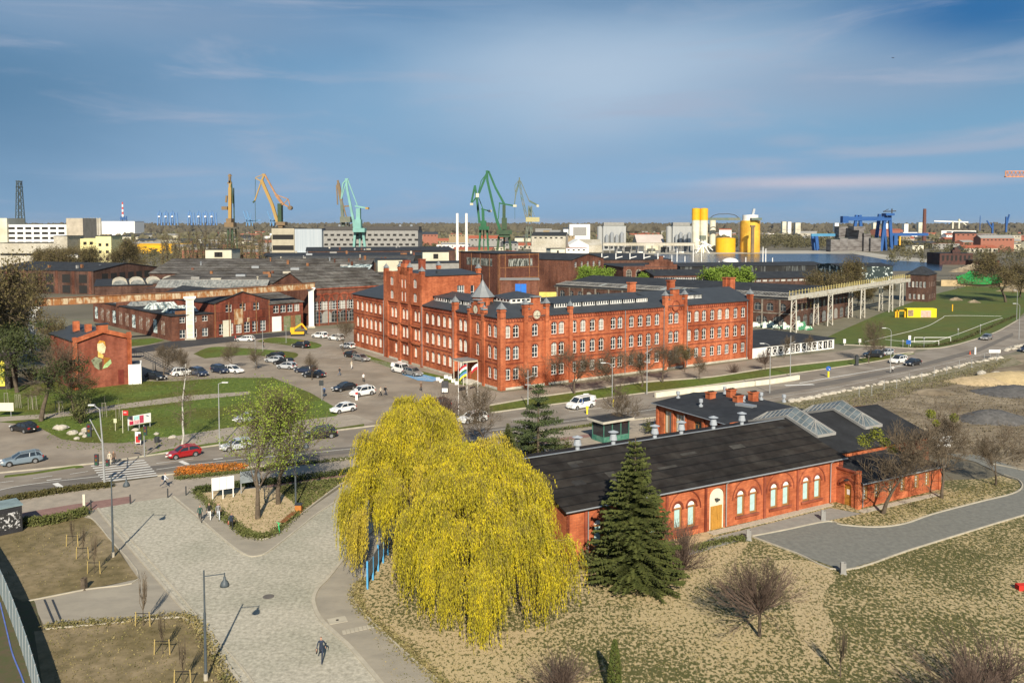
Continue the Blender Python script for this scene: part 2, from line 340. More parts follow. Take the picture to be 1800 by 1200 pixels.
SOIL=M('brown_soil',(.29,.225,.135),c2=(.15,.12,.062),scale=.9,det=8,lo=.35,hi=.65,bump=.6,big=(.72,.72,.6),bigs=.12)
GRASS=M('lawn_green',(.065,.105,.012),c2=(.12,.165,.025),scale=1.5,det=6,stretch=(1,.5,1),big=(.95,.72,.7),bigs=.09)
PITCHM=M('pitch_green',(.055,.085,.014),c2=(.095,.125,.024),scale=.8,stretch=(.3,1.6,1),big=(1.2,.95,1.0),bigs=.04)
ASPH=M('road_asphalt',(.30,.262,.215),c2=(.215,.19,.16),big=(.78,.76,.74),bigs=.16,scale=.35,det=9,stretch=(.5,1.5,1),lo=.3,hi=.7,rough=.92)
LOT=M('lot_asphalt',(.31,.262,.205),c2=(.24,.205,.165),big=(.80,.78,.76),bigs=.12,scale=.3,det=9,rough=.95)
PAVE=M('pavement',(.36,.31,.245),c2=(.27,.235,.19),scale=.8,det=8)
COB=M('cobbles',(.29,.27,.215),c2=(.52,.485,.395),scale=3.2,det=10,lo=.35,hi=.68,bump=.5,big=(.82,.84,.82),bigs=.13)
SLAB=M('stone_slabs',(.33,.295,.235),c2=(.26,.235,.19),scale=.7,det=6,stretch=(.5,1,1))
DRIVE=M('grey_chippings',(.20,.20,.175),c2=(.145,.145,.13),scale=2.0,det=9,bump=.2)
BIKE=M('red_paving',(.20,.115,.10),c2=(.26,.16,.135),scale=1.5)
KERB=M('kerb_stone',(.40,.365,.29),var=.12,scale=1)
PAINT=M('road_paint',(.62,.61,.57),var=.12,scale=2,rough=.7)
WATER=Mflat('harbour_water',(.012,.03,.06),.2,0,0,.6)
t_=WATER.node_tree; n_=t_.nodes.new('ShaderNodeTexNoise'); n_.inputs['Scale'].default_value=.25; n_.inputs['Detail'].default_value=6
tcw=t_.nodes.new('ShaderNodeTexCoord'); mpw=t_.nodes.new('ShaderNodeMapping'); mpw.inputs['Scale'].default_value=(.35,1,1); t_.links.new(tcw.outputs['Object'],mpw.inputs[0]); t_.links.new(mpw.outputs[0],n_.inputs['Vector'])
b_=t_.nodes.new('ShaderNodeBump'); b_.inputs['Strength'].default_value=.8; b_.inputs['Distance'].default_value=1.5; t_.links.new(n_.outputs['Fac'],b_.inputs['Height']); t_.links.new(b_.outputs['Normal'],t_.nodes['Principled BSDF'].inputs['Normal'])
mb=MB(); E=26000; xs=[-E,-4000,-800,-200,0,200,800,4000,E]; ys=[-300,60,200,600,1500,4000,E]
for i in range(len(xs)-1):
    for j in range(len(ys)-1): mb.poly([(xs[i],ys[j],-.03),(xs[i+1],ys[j],-.03),(xs[i+1],ys[j+1],-.03),(xs[i],ys[j+1],-.03)])
kind(mb.build('ground',GR))
ground('water',[(1150,476),(1300,477),(1655,476),(1658,461),(1560,455),(1540,446),(1500,443.5),(1330,444),(1150,445)],1,WATER)
ground('quay',[(1100,447),(1330,446),(1500,446),(1560,457),(1660,463),(1665,458),(1570,450),(1500,440),(1100,441)],2,M('quay_concrete',(.36,.34,.29),scale=.02,var=.15))
ground('yard_ground',[(-300,640),(-100,560),(420,560),(900,500),(1500,490),(1800,500),(1900,520),(1900,700),(900,760),(0,700)],1,M('yard_earth',(.20,.18,.13),c2=(.13,.125,.08),scale=.15,det=8))
ground('dry_grass',[(560,1320),(600,1150),(625,1010),(700,880),(900,860),(1240,880),(1500,850),(1760,840),(1900,850),(2100,900),(2300,1330)],2,DRY)
WSM=M('worn_soil',(.44,.345,.20),c2=(.11,.10,.035),scale=3.6,det=7,lo=.525,hi=.60,stretch=(1,.7,1))
for w_ in ([(650,1062),(700,1100),(800,1110),(900,1108),(980,1095),(1040,1062),(1100,1045),(1000,1080),(930,1120),(860,1150),(770,1140),(700,1125)],[(1190,1010),(1240,972),(1312,952),(1290,985),(1240,1010),(1200,1050),(1130,1062),(1150,1035)],[(1360,985),(1420,985),(1470,1012),(1445,1050),(1465,1110),(1430,1170),(1400,1110),(1385,1040)]): ground('worn_track',w_,3,WSM,smooth=True)
ground('bare_lot',[(1381,704),(1456,692),(1615,659),(1709,636),(1761,626),(1900,610),(2100,640),(2100,860),(1900,850),(1740,815),(1640,800),(1540,770),(1400,740)],3,M('rubble_soil',(.36,.295,.205),c2=(.19,.155,.105),scale=.5,det=10,lo=.35,hi=.62,bump=.8,stretch=(.6,1.3,1),big=(.6,.58,.55),bigs=.07))
ground('verge',[(1381,704),(1456,692),(1615,659),(1709,636),(1775,624),(1800,640),(1720,652),(1600,680),(1500,700),(1390,725),(1370,722)],4,M('scrub_verge',(.13,.125,.06),c2=(.27,.23,.16),scale=.9,det=9,lo=.4,hi=.6))
ground('park_lawn',[(-120,700),(0,682),(180,660),(400,658),(485,655),(560,690),(640,700),(640,745),(480,776),(250,806),(100,790),(-60,745)],3,GRASS)
ground('parking_lot',[(180,612),(300,601),(440,590),(560,578),(640,575),(640,600),(822,676),(882,690),(1050,670),(1320,633),(1470,618),(1580,601),(1612,612),(1605,622),(1450,643),(1250,667),(1050,692),(870,716),(760,738),(690,760),(580,742),(600,722),(545,690),(480,664),(400,664),(300,670),(220,670),(215,640)],4,LOT)
ground('green_island',[(450,600),(485,593),(540,599),(566,607),(545,613),(500,606)],5,GRASS,smooth=True)
ground('green_island',[(340,622),(372,610),(430,612),(520,620),(505,632),(440,624),(360,630)],5,GRASS,smooth=True)
ground('green_strip',[(637,621),(692,640),(760,657),(825,672),(822,677),(800,675),(700,652),(640,630)],5,GRASS)
ground('yard_grass',[(220,598),(270,594),(290,598),(260,606),(222,610)],5,GRASS)
ground('dark_lane',[(222,614),(300,600),(420,590),(540,580),(540,586),(430,598),(330,610),(230,622)],5,M('fresh_asphalt',(.045,.045,.048),var=.2,scale=.5))
ground('side_road',[(262,786),(300,768),(400,752),(560,735),(620,728),(660,742),(560,757),(430,770),(330,786),(260,800)],5,PAVE)
ground('entrance_court',[(-80,738),(0,742),(62,748),(108,772),(150,778),(215,779),(290,768),(330,775),(262,800),(160,817),(-60,840)],5,LOT)
ground('footpath',[(-60,738),(0,733),(90,727),(200,712),(320,696),(440,688),(440,693),(335,704),(210,719),(100,734),(0,741),(-60,745)],6,PAVE)
road=[(-80,842),(0,832),(160,817),(250,804),(390,783),(480,772),(600,757),(700,745),(800,733),(871,726),(960,713),(1050,702),(1150,689),(1250,677),(1450,649),(1550,634),(1605,621),(1640,613),(1703,600),(1751,584),(1789,563),(1822,540),(1990,580),(1900,598),(1800,614),(1761,625),(1709,635),(1615,658),(1456,691),(1381,704),(1250,722),(1057,744),(867,769),(700,795),(620,805),(420,822),(312,832),(277,836),(175,851),(0,884),(-80,900)]
ground('road',road,7,ASPH)
ground('road_tracks',[(-80,878),(0,861),(175,832),(277,818),(400,804),(620,785),(867,752),(1057,728),(1250,704),(1450,671),(1615,640),(1720,612),(1780,585),(1782,590),(1722,618),(1615,647),(1450,679),(1250,713),(1057,737),(867,762),(620,797),(400,816),(277,831),(175,846),(0,877),(-80,893)],8,M('road_worn_dark',(.115,.105,.095),c2=(.175,.155,.13),scale=.5,stretch=(.3,2,1)))
ground('median_grass',[(860,714),(940,700),(1012,690),(1122,674),(1250,664),(1354,648),(1500,632),(1605,620),(1608,622),(1550,633),(1450,648),(1250,676),(1050,701),(960,712),(862,725)],8,GRASS)
ground('verge_grass',[(250,801),(300,789),(430,771),(560,758),(640,745),(640,751),(600,756),(480,770),(390,781),(252,803)],8,GRASS)
ground('sports_field',[(1430,604),(1470,585),(1545,552),(1640,518),(1700,503),(1800,506),(1820,530),(1788,562),(1751,583),(1703,599),(1660,610),(1608,613),(1500,605),(1480,605)],6,PITCHM)
ground('pavement',[(-80,902),(0,886),(175,853),(277,838),(420,824),(620,807),(867,771),(1057,746),(1200,728),(1260,724),(1240,760),(1057,790),(867,800),(700,830),(640,838),(560,850),(340,868),(180,893),(0,930),(-80,950)],4,PAVE)
ground('cycle_path',[(-80,925),(0,908),(120,888),(230,872),(232,886),(175,897),(100,906),(0,926),(-80,942)],5,BIKE)
ground('cycle_path',[(470,853),(640,828),(867,786),(1057,760),(1057,765),(867,793),(640,836),(470,861)],5,BIKE)
ground('plaza',[(172,894),(230,884),(320,870),(345,880),(430,960),(470,960),(560,890),(640,845),(705,850),(705,900),(680,930),(620,975),(572,1018),(553,1045),(560,1078),(600,1120),(640,1160),(700,1240),(440,1240),(372,1130),(300,1045)],5,COB)
ground('side_paving',[(130,905),(174,894),(302,1045),(374,1130),(452,1240),(404,1240),(350,1110),(320,1087),(80,1105),(55,1055),(150,1038),(242,1018),(205,960),(160,915)],6,SLAB)
ground('planting_bed',[(-80,960),(0,930),(130,905),(162,913),(190,945),(244,1018),(150,1036),(40,1058),(0,1035),(-100,1060)],7,SOIL)
ground('planting_bed',[(60,1110),(200,1096),(320,1086),(352,1112),(380,1165),(412,1240),(80,1240)],7,SOIL)
ground('fence_foot_soil',[(-100,1020),(0,955),(30,990),(62,1060),(110,1240),(-100,1240)],6,M('dark_soil',(.10,.075,.045),c2=(.07,.08,.03),scale=1.5,det=8))
def walkway(name,px,lvl,mat): return ground(name,px,lvl,mat)
walkway('sidewalk',[(300,873),(345,866),(360,885),(392,911),(425,937),(442,947),(476,946),(527,907),(562,882),(610,850),(690,832),(690,838),(640,852),(560,902),(530,926),(475,968),(455,978),(432,977),(400,955)],8,SLAB)
walkway('sidewalk',[(703,880),(692,900),(660,928),(617,967),(577,1016),(558,1036),(551,1058),(562,1087),(590,1115),(617,1140),(700,1240),(812,1240),(772,1200),(737,1170),(687,1125),(642,1082),(622,1056),(621,1042),(640,1018),(690,945),(720,900)],8,SLAB)
ground('tree_bed',[(345,868),(392,910),(425,935),(442,944),(475,943),(525,904),(600,850),(640,836),(560,843),(480,856),(400,863)],9,SAND)
ground('grey_drive',[(1322,943),(1454,916),(1480,922),(1540,926),(1590,920),(1640,903),(1720,882),(1780,867),(1796,856),(1790,845),(1765,836),(1715,812),(1660,797),(1720,800),(1800,826),(1900,850),(2000,880),(1900,888),(1800,906),(1482,1003)],5,DRIVE)
ground('hall_path',[(1180,985),(1200,972),(1250,946),(1460,893),(1515,903),(1454,917),(1324,943),(1240,968)],6,M('path_slabs',(.27,.26,.23),c2=(.22,.21,.19),scale=1.2))
ground('hall_gravel',[(1020,1010),(1245,934),(1250,947),(1030,1030)],5,SAND)
mb=MB(); ribbon(mb,G([(1248,938),(1350,914),(1460,886)],4),.9,0,.056); ribbon(mb,G([(1512,900),(1580,884),(1650,868)],4),.8,0,.058); kind(mb.build('gravel_strip',M('pale_gravel',(.50,.45,.36),c2=(.3,.27,.22),scale=6)))
ground('annex_bed',[(1456,915),(1514,904),(1650,872),(1700,852),(1752,836),(1765,838),(1788,846),(1794,856),(1778,866),(1718,881),(1638,902),(1588,919),(1540,925),(1482,921)],6,DRY)
# kerbs and edgings
mb=MB()
for pts,wd,h in (([(172,894),(200,930),(300,1045),(372,1130),(450,1240)],.22,.06),([(190,905),(290,1015),(360,1100),(430,1180),(470,1240)],.12,.05),
    ([(305,873),(340,902),(400,954),(433,976),(455,977),(476,967),(530,925),(562,900),(640,851)],.16,.05),
    ([(700,884),(660,928),(617,967),(577,1016),(558,1036),(551,1058),(562,1087),(590,1115),(617,1140),(660,1190),(700,1240)],.3,.07),
    ([(690,945),(640,1018),(621,1042),(622,1056),(642,1082),(687,1125),(737,1170),(772,1200),(812,1240)],.14,.08),
    ([(346,867),(392,911),(425,937),(442,946),(476,945),(527,906),(600,851),(640,836)],.14,.07),
    ([(1322,943),(1380,932),(1454,917),(1480,923),(1540,927),(1590,921),(1640,904),(1720,883),(1780,868),(1797,856),(1790,844),(1765,835)],.13,.07),
    ([(1322,944),(1400,973),(1482,1003),(1600,967),(1700,936),(1800,906),(1900,880)],.13,.07),
    ([(1740,815),(1800,827),(1900,851)],.13,.07),
    ([(0,832),(160,816),(250,803),(390,782),(480,771),(600,756),(700,744)],.2,.12),([(864,726),(960,713),(1050,702),(1150,689),(1250,677),(1450,649),(1550,634),(1605,621)],.2,.12),
    ([(860,713),(940,699),(1012,689),(1122,673),(1250,663),(1354,647),(1500,631),(1605,619)],.2,.12),
    ([(1480,606),(1560,610),(1610,613),(1660,611),(1703,600),(1751,584),(1789,563)],.25,.12),
    ([(277,837),(312,833),(420,823),(620,806),(867,770),(1057,745),(1250,723)],.2,.10),([(0,885),(90,866),(175,852)],.2,.1),
    ([(10,920),(130,904),(162,913),(190,945),(244,1018),(150,1037),(50,1057)],.1,.06),([(81,1106),(200,1096),(320,1086),(352,1112)],.1,.06)):
    ribbon(mb,G(pts,4),wd,0,h+.07)
kind(mb.build('kerbs',KERB))
# painted markings
mb=MB(); z=.086
for i in range(8):     # zebra crossing: stripes run with the road
    t=i/7; a=P(160+20*t*1.1,820+27*t); b=P(254+24*t,809.5+26.5*t); ribbon(mb,[Vector((a.x,a.y,0)),Vector((b.x,b.y,0))],.42,z,z)
for pts in ([(-60,880),(0,862),(60,851),(175,838)],[(275,826),(380,812),(620,789),(867,757),(1057,733),(1300,698)],[(275,815),(340,807)],):
    ribbon(mb,G(pts,4),.16,z,z)
for pts in ([(0,849),(24,846)],[(58,842),(92,837)],[(123,834),(155,829)],[(330,803),(355,799)],[(390,797),(420,794)],[(900,738),(960,730)],[(1000,724),(1060,717)]):
    ribbon(mb,G(pts,2),.14,z,z)
for pts in ([(97,850),(114,862)],[(317,811),(330,817)]):
    ribbon(mb,G(pts,2),.6,z,z)
ribbon(mb,G([(380,844-2),(108,843)] if False else [(82,845),(108,842)],2),.25,z,z); ribbon(mb,G([(375,808),(392,806)],2),.3,z,z)
ribbon(mb,G([(1405,674),(1480,661),(1540,651),(1600,640)],3),.35,z,z); ribbon(mb,G([(1380,678),(1430,676)],2),1.0,z,z)
ribbon(mb,G([(1250,716),(1381,696),(1456,684),(1615,650),(1709,628),(1790,605)],4),.1,z,z)
for i in range(11):    # bays in the car park
    a=(640+i*8.6,631+i*3.2); ribbon(mb,[P(a[0],a[1]),P(a[0]+40,a[1]+6.5)],.12,z,z)
for i in range(9):
    a=(560+i*7,676+i*3.2); ribbon(mb,[P(a[0],a[1]),P(a[0]+34,a[1]-3)],.12,z,z)
for i in range(9):
    a=(480+i*17,604+i*4.3); ribbon(mb,[P(a[0],a[1]),P(a[0]+26,a[1]-2)],.12,z,z)
kind(mb.build('road_markings',PAINT))
o=ground('blue_bay_marking',[(706,658),(742,658),(776,666),(760,671),(735,669)],10,M('blue_road_paint',(.10,.27,.50),c2=(.2,.36,.55),scale=1))
mb=MB()
for a,b in (((712,662),(745,659)),((722,666),(758,662)),((738,669),(770,665))): ribbon(mb,[P(*a),P(*b)],.12,.092,.092)
kind(mb.build('bay_lines',PAINT))
mb=MB(); ribbon(mb,G([(8,838),(60,832),(130,821),(140,823)],3),.9,0,.09); kind(mb.build('kerb_island_grass',GRASS))
for px,s,l in (((472,1049),.45,'round iron manhole lid in the cobbles left of the pavement bend'),((625,944),.45,'round iron manhole lid in the cobbles below the hanging willow twigs')):
    mb=MB(); c=P(*px); mb.lathe((c.x,c.y,.045),[(s,0),(s,.02),(s*.8,.026)],20); tag(mb.build('manhole_cover',M('cast_iron',(.12,.11,.10))),l,'manhole cover','manhole covers')
mb=MB(); c=P(593,1091); mb.obox((c.x,c.y),(.9,.4),(-.4,.9),.7,.5,.03,.085); mb.lathe((c.x,c.y,.085),[(.12,0),(.12,.012)],10,1)
tag(mb.build('access_slab',[KERB,DARK]),'pale square concrete access slab with a hole set in the pavement','manhole cover')
mb=MB(); 
for i in range(8): a=P(605+i*7.2,1112-i*1.6); mb.obox((a.x,a.y),(.95,.3),(-.3,.95),.13,.3,.03,.08)
kind(mb.build('paving_drain',KERB))

# ================================================================ MAIN RED BRICK BUILDING
C0=P(881,686.5); E1=P(1320,630); ex=(E1-C0); LR=ex.length; ex.normalize(); ey=Vector((-ex.y,ex.x,0)); LLn=uof(C0,ey,622,600)
ang=math.atan2(ex.y,ex.x)
MBD=thing('brick_office_building','long three storey orange red brick office building with stepped gables, clock and pointed corner turret','building',(C0.x,C0.y,0),ang)
TG=hgt(C0,558.7)   # eaves
ur=lambda px,py=600:uof(C0,ex,px,py)
ul=lambda px,py=600:uof(C0,ey,px,py)
zr=lambda u,py:zt(py,(C0+ex*u).y)
a_=(0,0); b_=(LR,0)
zE=TG
rows=[(1.75,2.15,.30),(5.45,2.45,.55),(9.45,2.3,.55)]
pr=[892,907,974,987,1009,1025,1041.5,1057,1078,1090,1110,1125.5,1140,1155,1179,1189,1211,1224.5,1237.5,1252,1265,1278,1292.6,1306]
wr=[]
for (v,h,r) in rows:
    for p in pr: wr.append((ur(p,575),v,1.3,h,r))
    wr.append((ur(940.5,575),v,1.35,h,r))
mb=MB(); facade(MBD,mb,a_,b_,0,zE,wr)
# left facade (runs back from the corner)
pl=[629.3,637.3,645.3,652.8,660.5,668.5,675.6, 690,696,709.8,715.8,730.5,737.3, 751,761,771,781,790.8, 809.6,817.8, 839.4, 860.5,870.3]
wl=[]
aL=(0,LLn); bL=(0,0)
BLD=dict(pane=BLIND)
for ri,(v,h,r) in enumerate(rows):
    for i,p in enumerate(pl):
        if ri==0 and i in (7,12): continue
        if ri==0 and i==20: continue
        wd=1.25 if not 7<=i<=12 else 1.1
        wl.append((LLn-ul(p),v,wd,h,r,BLD if i<20 else {}))
for i in (8,11): pass
facade(MBD,mb,aL,bL,0,zE,wl)
wall(mb,(LR,0),(LR,14),0,zE); wall(mb,(LR,14),(14,14),0,zE); wall(mb,(14,14),(14,LLn),0,zE); wall(mb,(14,LLn),(0,LLn),0,zE)
mb.build('wall',BR,MBD)
# tall gabled block on the left facade
yT0=ul(744.5); yT1=ul(677.5); zT=19.3
mb=MB(); wt=[]
u_=lambda px,py=500:yT1-ul(px,py)
PB=.35
for px,wd in ((691,1.5),(731.7,1.5)): wt+= [(u_(px),13.6,wd,1.9,.5,dict(cols=3,rows=2)),(u_(px),16.6,wd,1.9,.5,dict(cols=3,rows=2))]
for px in (709,714.6): wt+=[(u_(px),13.4,.7,2.2,.35),(u_(px),16.3,.7,2.0,.35)]
wall_a=(-PB,yT1); wall_b=(-PB,yT0)
facade(MBD,mb,wall_a,wall_b,zE-.3,zT,wt)
# lower part of the block stands proud as piers
for (p0,p1) in ((677.5,684),(702,705.5),(720,724),(741,744.5)):
    y1,y0=ul(p0),ul(p1); mb.box(-PB,-.02,y0,y1,0,zE-.3)
mb.box(-PB,0,yT0,yT1,4.55,5.0); mb.box(-PB,0,yT0,yT1,8.3,8.6)
fr=[(yT0-.0,14.1)]
wall(mb,(-PB,yT0),(14,yT0),zE-.3,zT,[(9.1-.9+PB,9.1+.9+PB,14.6,17.0,0),(12.0-.45+PB,12.0+.45+PB,14.0,16.9,0)])
put_window(MBD,(-PB,yT0),(14,yT0),9.1+PB,14.6,1.8,2.4,0,cols=3,rows=2); put_window(MBD,(-PB,yT0),(14,yT0),12+PB,14.0,.9,2.9,0,cols=1,rows=2)
wall(mb,(14,yT0),(14,yT1),zE-.3,zT); wall(mb,(14,yT1),(-PB,yT1),zE-.3,zT)
# stepped crown over the middle bay
ym=ul(711.5)
for hw,z1 in ((2.6,zT+.7),(1.7,zT+1.5),(1.0,zT+2.3)): mb.box(-PB-.04,.5,ym-hw,ym+hw,zT-.1,z1)
mb.box(-PB-.02,.45,yT0,yT1,zT-.05,zT+.35)
mb.build('tower_block_wall',BR,MBD)
mb=MB(); mb.slab([(-.1+.5,yT0-.25,zT+.1),(14.3,yT0-.25,zT+.1),(14.3,(yT0+yT1)/2,zT+.8),(.4,(yT0+yT1)/2,zT+.8)],.18)
mb.slab([(.4,(yT0+yT1)/2,zT+.8),(14.3,(yT0+yT1)/2,zT+.8),(14.3,yT1+.25,zT+.1),(.4,yT1+.25,zT+.1)],.18)
mb.box(4.5,5.2,yT0+2,yT0+2.8,zT+.2,zT+.9)
mb.build('tower_block_roof',ROOFG,MBD)
# balcony terrace at the tall block
mb=MB(); mb.box(7.6,13.4,yT0-2.6,yT0-.02,14.0,14.15)
for i in range(14): x=7.7+i*.43; mb.box(x,x+.04,yT0-2.6,yT0-2.56,14.15,15.1)
mb.box(7.6,13.4,yT0-2.62,yT0-2.56,15.1,15.16); mb.build('balcony',DSTEEL,MBD)
# pinnacles: (x,y,z0,z1,size)
def pinnacle(x,y,z0,z1,s,zc=ZINC):
    m=MB(); m.box(x-s,x+s,y-s,y+s,z0,z1); m.box(x-s-.1,x+s+.1,y-s-.1,y+s+.1,z1-.5,z1-.25)
    p=m.build('pinnacle',BR,MBD)
    c=MB(); q=s+.16; ap=(x,y,z1+1.25*s+.5); k=[(x-q,y-q,z1),(x+q,y-q,z1),(x+q,y+q,z1),(x-q,y+q,z1)]
    for i in range(4): c.poly([k[i],k[(i+1)%4],ap])
    c.poly(k[::-1]); c.tube(ap,(ap[0],ap[1],ap[2]+.35),.04,.02,5); c.build('cap',zc,p)
for yy in (ul(680),ul(742.3),ul(703.5,470),ul(720.5,470)):
    pinnacle(-PB+.35,yy,zT-1.6 if yy in (0,) else zT-2,zT+(1.0 if abs(yy-ym)>4 else 1.6),.42)
for xx,yy,zz in ((13.7,yT0+.3,zT+1.3),(13.7,yT1-.3,zT+1.2),(9.2,yT1-.3,zT+1.2)): pinnacle(xx,yy,zT-1,zz,.4)
m=MB(); m.box(8.2,9.6,yT1-1.6,yT1-.6,zT,zT+2.6); m.box(8.1,9.7,yT1-1.7,yT1-.5,zT+2.6,zT+2.8); m.box(-.1,1.2,ym-.7,ym+.7,zT+2.2,zT+3.0); m.build('chimney',BRT,MBD)
# gabled projections
def gable_bay(u0,u1,side,zc,clock=False,ring=False,wins=()):
    m=MB(); o=.32
    um=(u0+u1)/2; hw=(u1-u0)/2
    def bx(ua,ub,z0,z1,off=o,back=.5):
        if side=='r': m.box(ua,ub,-off,back,z0,z1)
        else: m.box(-off,back,ua,ub,z0,z1)
    bx(u0,u0+.75,0,zE+1.5); bx(u1-.75,u1,0,zE+1.5)          # piers
    bx(u0+.75,u1-.75,zE-.35,zE+1.3,o-.06); bx(um-hw*.55,um+hw*.55,zE+1.3,zE+2.2,o-.06); bx(um-hw*.3,um+hw*.3,zE+2.2,zE+(3.4 if side=='r' else 2.6),o-.06)
    bx(u0+.75,u1-.75,4.5,4.9,.12); bx(u0+.75,u1-.75,8.55,8.8,.12)
    m.build('gable_bay',BR,MBD)
    t=MB()
    def tb(ua,ub,z0,z1):
        if side=='r': t.box(ua,ub,-o-.14,.6,z0,z1)
        else: t.box(-o-.14,.6,ua,ub,z0,z1)
    tb(um-hw*.55-.12,um-hw*.3,zE+2.2,zE+2.32); tb(um+hw*.3,um+hw*.55+.12,zE+2.2,zE+2.32); tb(um-hw*.3-.15,um+hw*.3+.15,zE+(3.4 if side=='r' else 2.6),zE+(3.6 if side=='r' else 2.8))
    tb(u0+.8,um-hw*.55,zE+1.3,zE+1.42); tb(um+hw*.55,u1-.8,zE+1.3,zE+1.42); t.build('coping',ZINC,MBD)
    for uu in (u0+.38,u1-.38):
        if side=='r': pinnacle(uu,-.0,zE-1.2,zE+2.2,.42)
        else: pinnacle(-.0,uu,zE-1.2,zE+1.0,.38)
    if clock or ring:
        c=MB(); r=.85 if clock else .95; n=24
        def pc(r_,t_,off):
            x=um+r_*math.cos(t_); z=zc+r_*math.sin(t_); return (x,-off,z) if side=='r' else (-off,um-r_*math.cos(t_),z)
        for i in range(n):
            t0,t1=2*math.pi*i/n,2*math.pi*(i+1)/n
            c.poly([pc(r*1.18,t0,o+.06),pc(r*1.18,t1,o+.06),pc(r*.95,t1,o+.08),pc(r*.95,t0,o+.08)],0)
            c.poly([pc(r*1.18,t0,o-.1),pc(r*1.18,t1,o-.1),pc(r*1.18,t1,o+.06),pc(r*1.18,t0,o+.06)],0)
        if clock:
            c.poly([pc(r*.96,2*math.pi*i/n,o+.03) for i in range(n)],1)
            for h in range(12):
                t0=math.pi*h/6; c.poly([pc(r*.9,t0-.05,o+.04),pc(r*.9,t0+.05,o+.04),pc(r*.72,t0+.05,o+.04),pc(r*.72,t0-.05,o+.04)],2)
            for t0,l in ((math.radians(62),.5),(math.radians(-65),.68)):
                c.poly([pc(.06,t0+1.57,o+.05),pc(.06,t0-1.57,o+.05),pc(r*l,t0-.04,o+.05),pc(r*l,t0+.04,o+.05)],2)
            c.build('clock',[BRT,CREAM,DARK],MBD)
        else:
            c.poly([pc(r*.96,2*math.pi*i/n,o-.02) for i in range(n)],1); c.build('roundel',[BRT,BR],MBD)
gable_bay(ur(920,560),ur(963,560),'r',zr(ur(941),552.5),clock=True)
gable_bay(ur(1167,540),ur(1205.5,540),'r',zr(ur(1185),537),ring=True)
gable_bay(ul(853),ul(825),'l',zE+.9,clock=True)
gable_bay(ur(1312,540)-.2,LR+.1,'r',zE,ring=False) if False else None
for uu,s in ((.35,.55),(ur(1002,550),.38),(ur(1318.5,530)-.1,.5)): pinnacle(uu if s!=.55 else .2,-.05 if s!=.55 else .2,0,zE+(1.6 if s==.55 else 1.4),s)
pinnacle(-.02,ul(800.5,550),0,zE+1.7,.5)
# string courses, cornice with small brick brackets, plinth
mb=MB()
for z0,z1 in ((4.6,4.85),(8.55,8.75),(zE-1.0,zE-.88)):
    mb.box(0,LR,-.09,-.003,z0,z1); mb.box(-.09,-.003,0,LLn,z0,z1)
mb.box(-.12,LR+.1,-.22,-.004,zE-.28,zE-.02); mb.box(-.22,-.004,-.1,LLn,zE-.28,zE-.02)
mb.build('string_course',BRT,MBD)
mb=MB(); n=int(LR/.62)
for i in range(n): u=.3+i*.62; mb.box(u,u+.26,-.16,-.005,zE-.85,zE-.28)
mb.build('bracket_frieze',BRT,MBD); mb=MB()
for i in range(int(LLn/.62)): u=.3+i*.62; mb.box(-.16,-.005,u,u+.26,zE-.85,zE-.28)
mb.build('bracket_frieze',BRT,MBD)
mb=MB(); mb.box(0,LR,-.1,-.003,0,.42); mb.box(-.1,-.003,0,LLn,0,.42); mb.build('plinth',CONC,MBD)
mb=MB()
for px in (1098,1102+64,1207,1000,1312): u=ur(px,580); mb.tube((u,-.2,.3),(u,-.2,zE-.3),.07,n=6)
for px in (745.5,800.5,678): u=ul(px); mb.tube((-.5,u,.3),(-.5,u,zE-.3),.07,n=6)
mb.build('downpipe',ZINC,MBD)
# arched hood over each window row
mb=MB()
def hood(p,q,u,v,wd,h,r):
    p=Vector(p);q=Vector(q);d=(q-p).normalized();n=Vector((d.y,-d.x)); A=arcpts(u-wd/2-.02,u+wd/2+.02,v+h-r,r+.02); B=arcpts(u-wd/2-.2,u+wd/2+.2,v+h-r,r+.22)
    f=lambda s,o:(p.x+d.x*s[0]+n.x*o,p.y+d.y*s[0]+n.y*o,s[1])
    for i in range(len(A)-1):
        mb.poly([f(A[i],.05),f(B[i],.05),f(B[i+1],.05),f(A[i+1],.05)]); mb.poly([f(B[i],.05),f(B[i],0),f(B[i+1],0),f(B[i+1],.05)])
    mb.poly([f((u-wd/2-.12,v-.14),.1),f((u+wd/2+.12,v-.14),.1),f((u+wd/2+.12,v),.1),f((u-wd/2-.12,v),.1)]); mb.poly([f((u-wd/2-.12,v),.1),f((u+wd/2+.12,v),.1),f((u+wd/2+.12,v),0),f((u-wd/2-.12,v),0)])
for x in wr: hood(a_,b_,*x[:5])
for x in wl: hood(aL,bL,*x[:5])
mb.build('window_surrounds',BRT,MBD)
# roofs
zR=15.8; o=.35
mb=MB()
mb.slab([(-o,-o,zE),(LR+o,-o,zE),(LR+o,7,zR),(7,7,zR)],.15)
mb.slab([(LR+o,7,zR),(LR+o,14+o,zE),(14,14+o,zE),(7,7,zR)],.15)
mb.slab([(-o,yT0,zE),(-o,-o,zE),(7,7,zR),(7,yT0,zR)],.15); mb.slab([(7,yT0,zR),(7,7,zR),(14,14,zE),(14+o,yT0,zE)],.15)
mb.slab([(-o,LLn+o,zE),(-o,yT1,zE),(7,yT1,zR),(7,LLn-5,zR)],.15); mb.slab([(7,yT1,zR),(14+o,yT1,zE),(14+o,LLn+o,zE),(7,LLn-5,zR)],.15); mb.slab([(-o,LLn+o,zE),(7,LLn-5,zR),(14+o,LLn+o,zE)],.15)
mb.build('roof',ROOFG,MBD)
mb=MB(); mb.poly([(LR,0,zE),(LR,14,zE),(LR,7,zR)]); mb.build('gable_wall',BR,MBD)
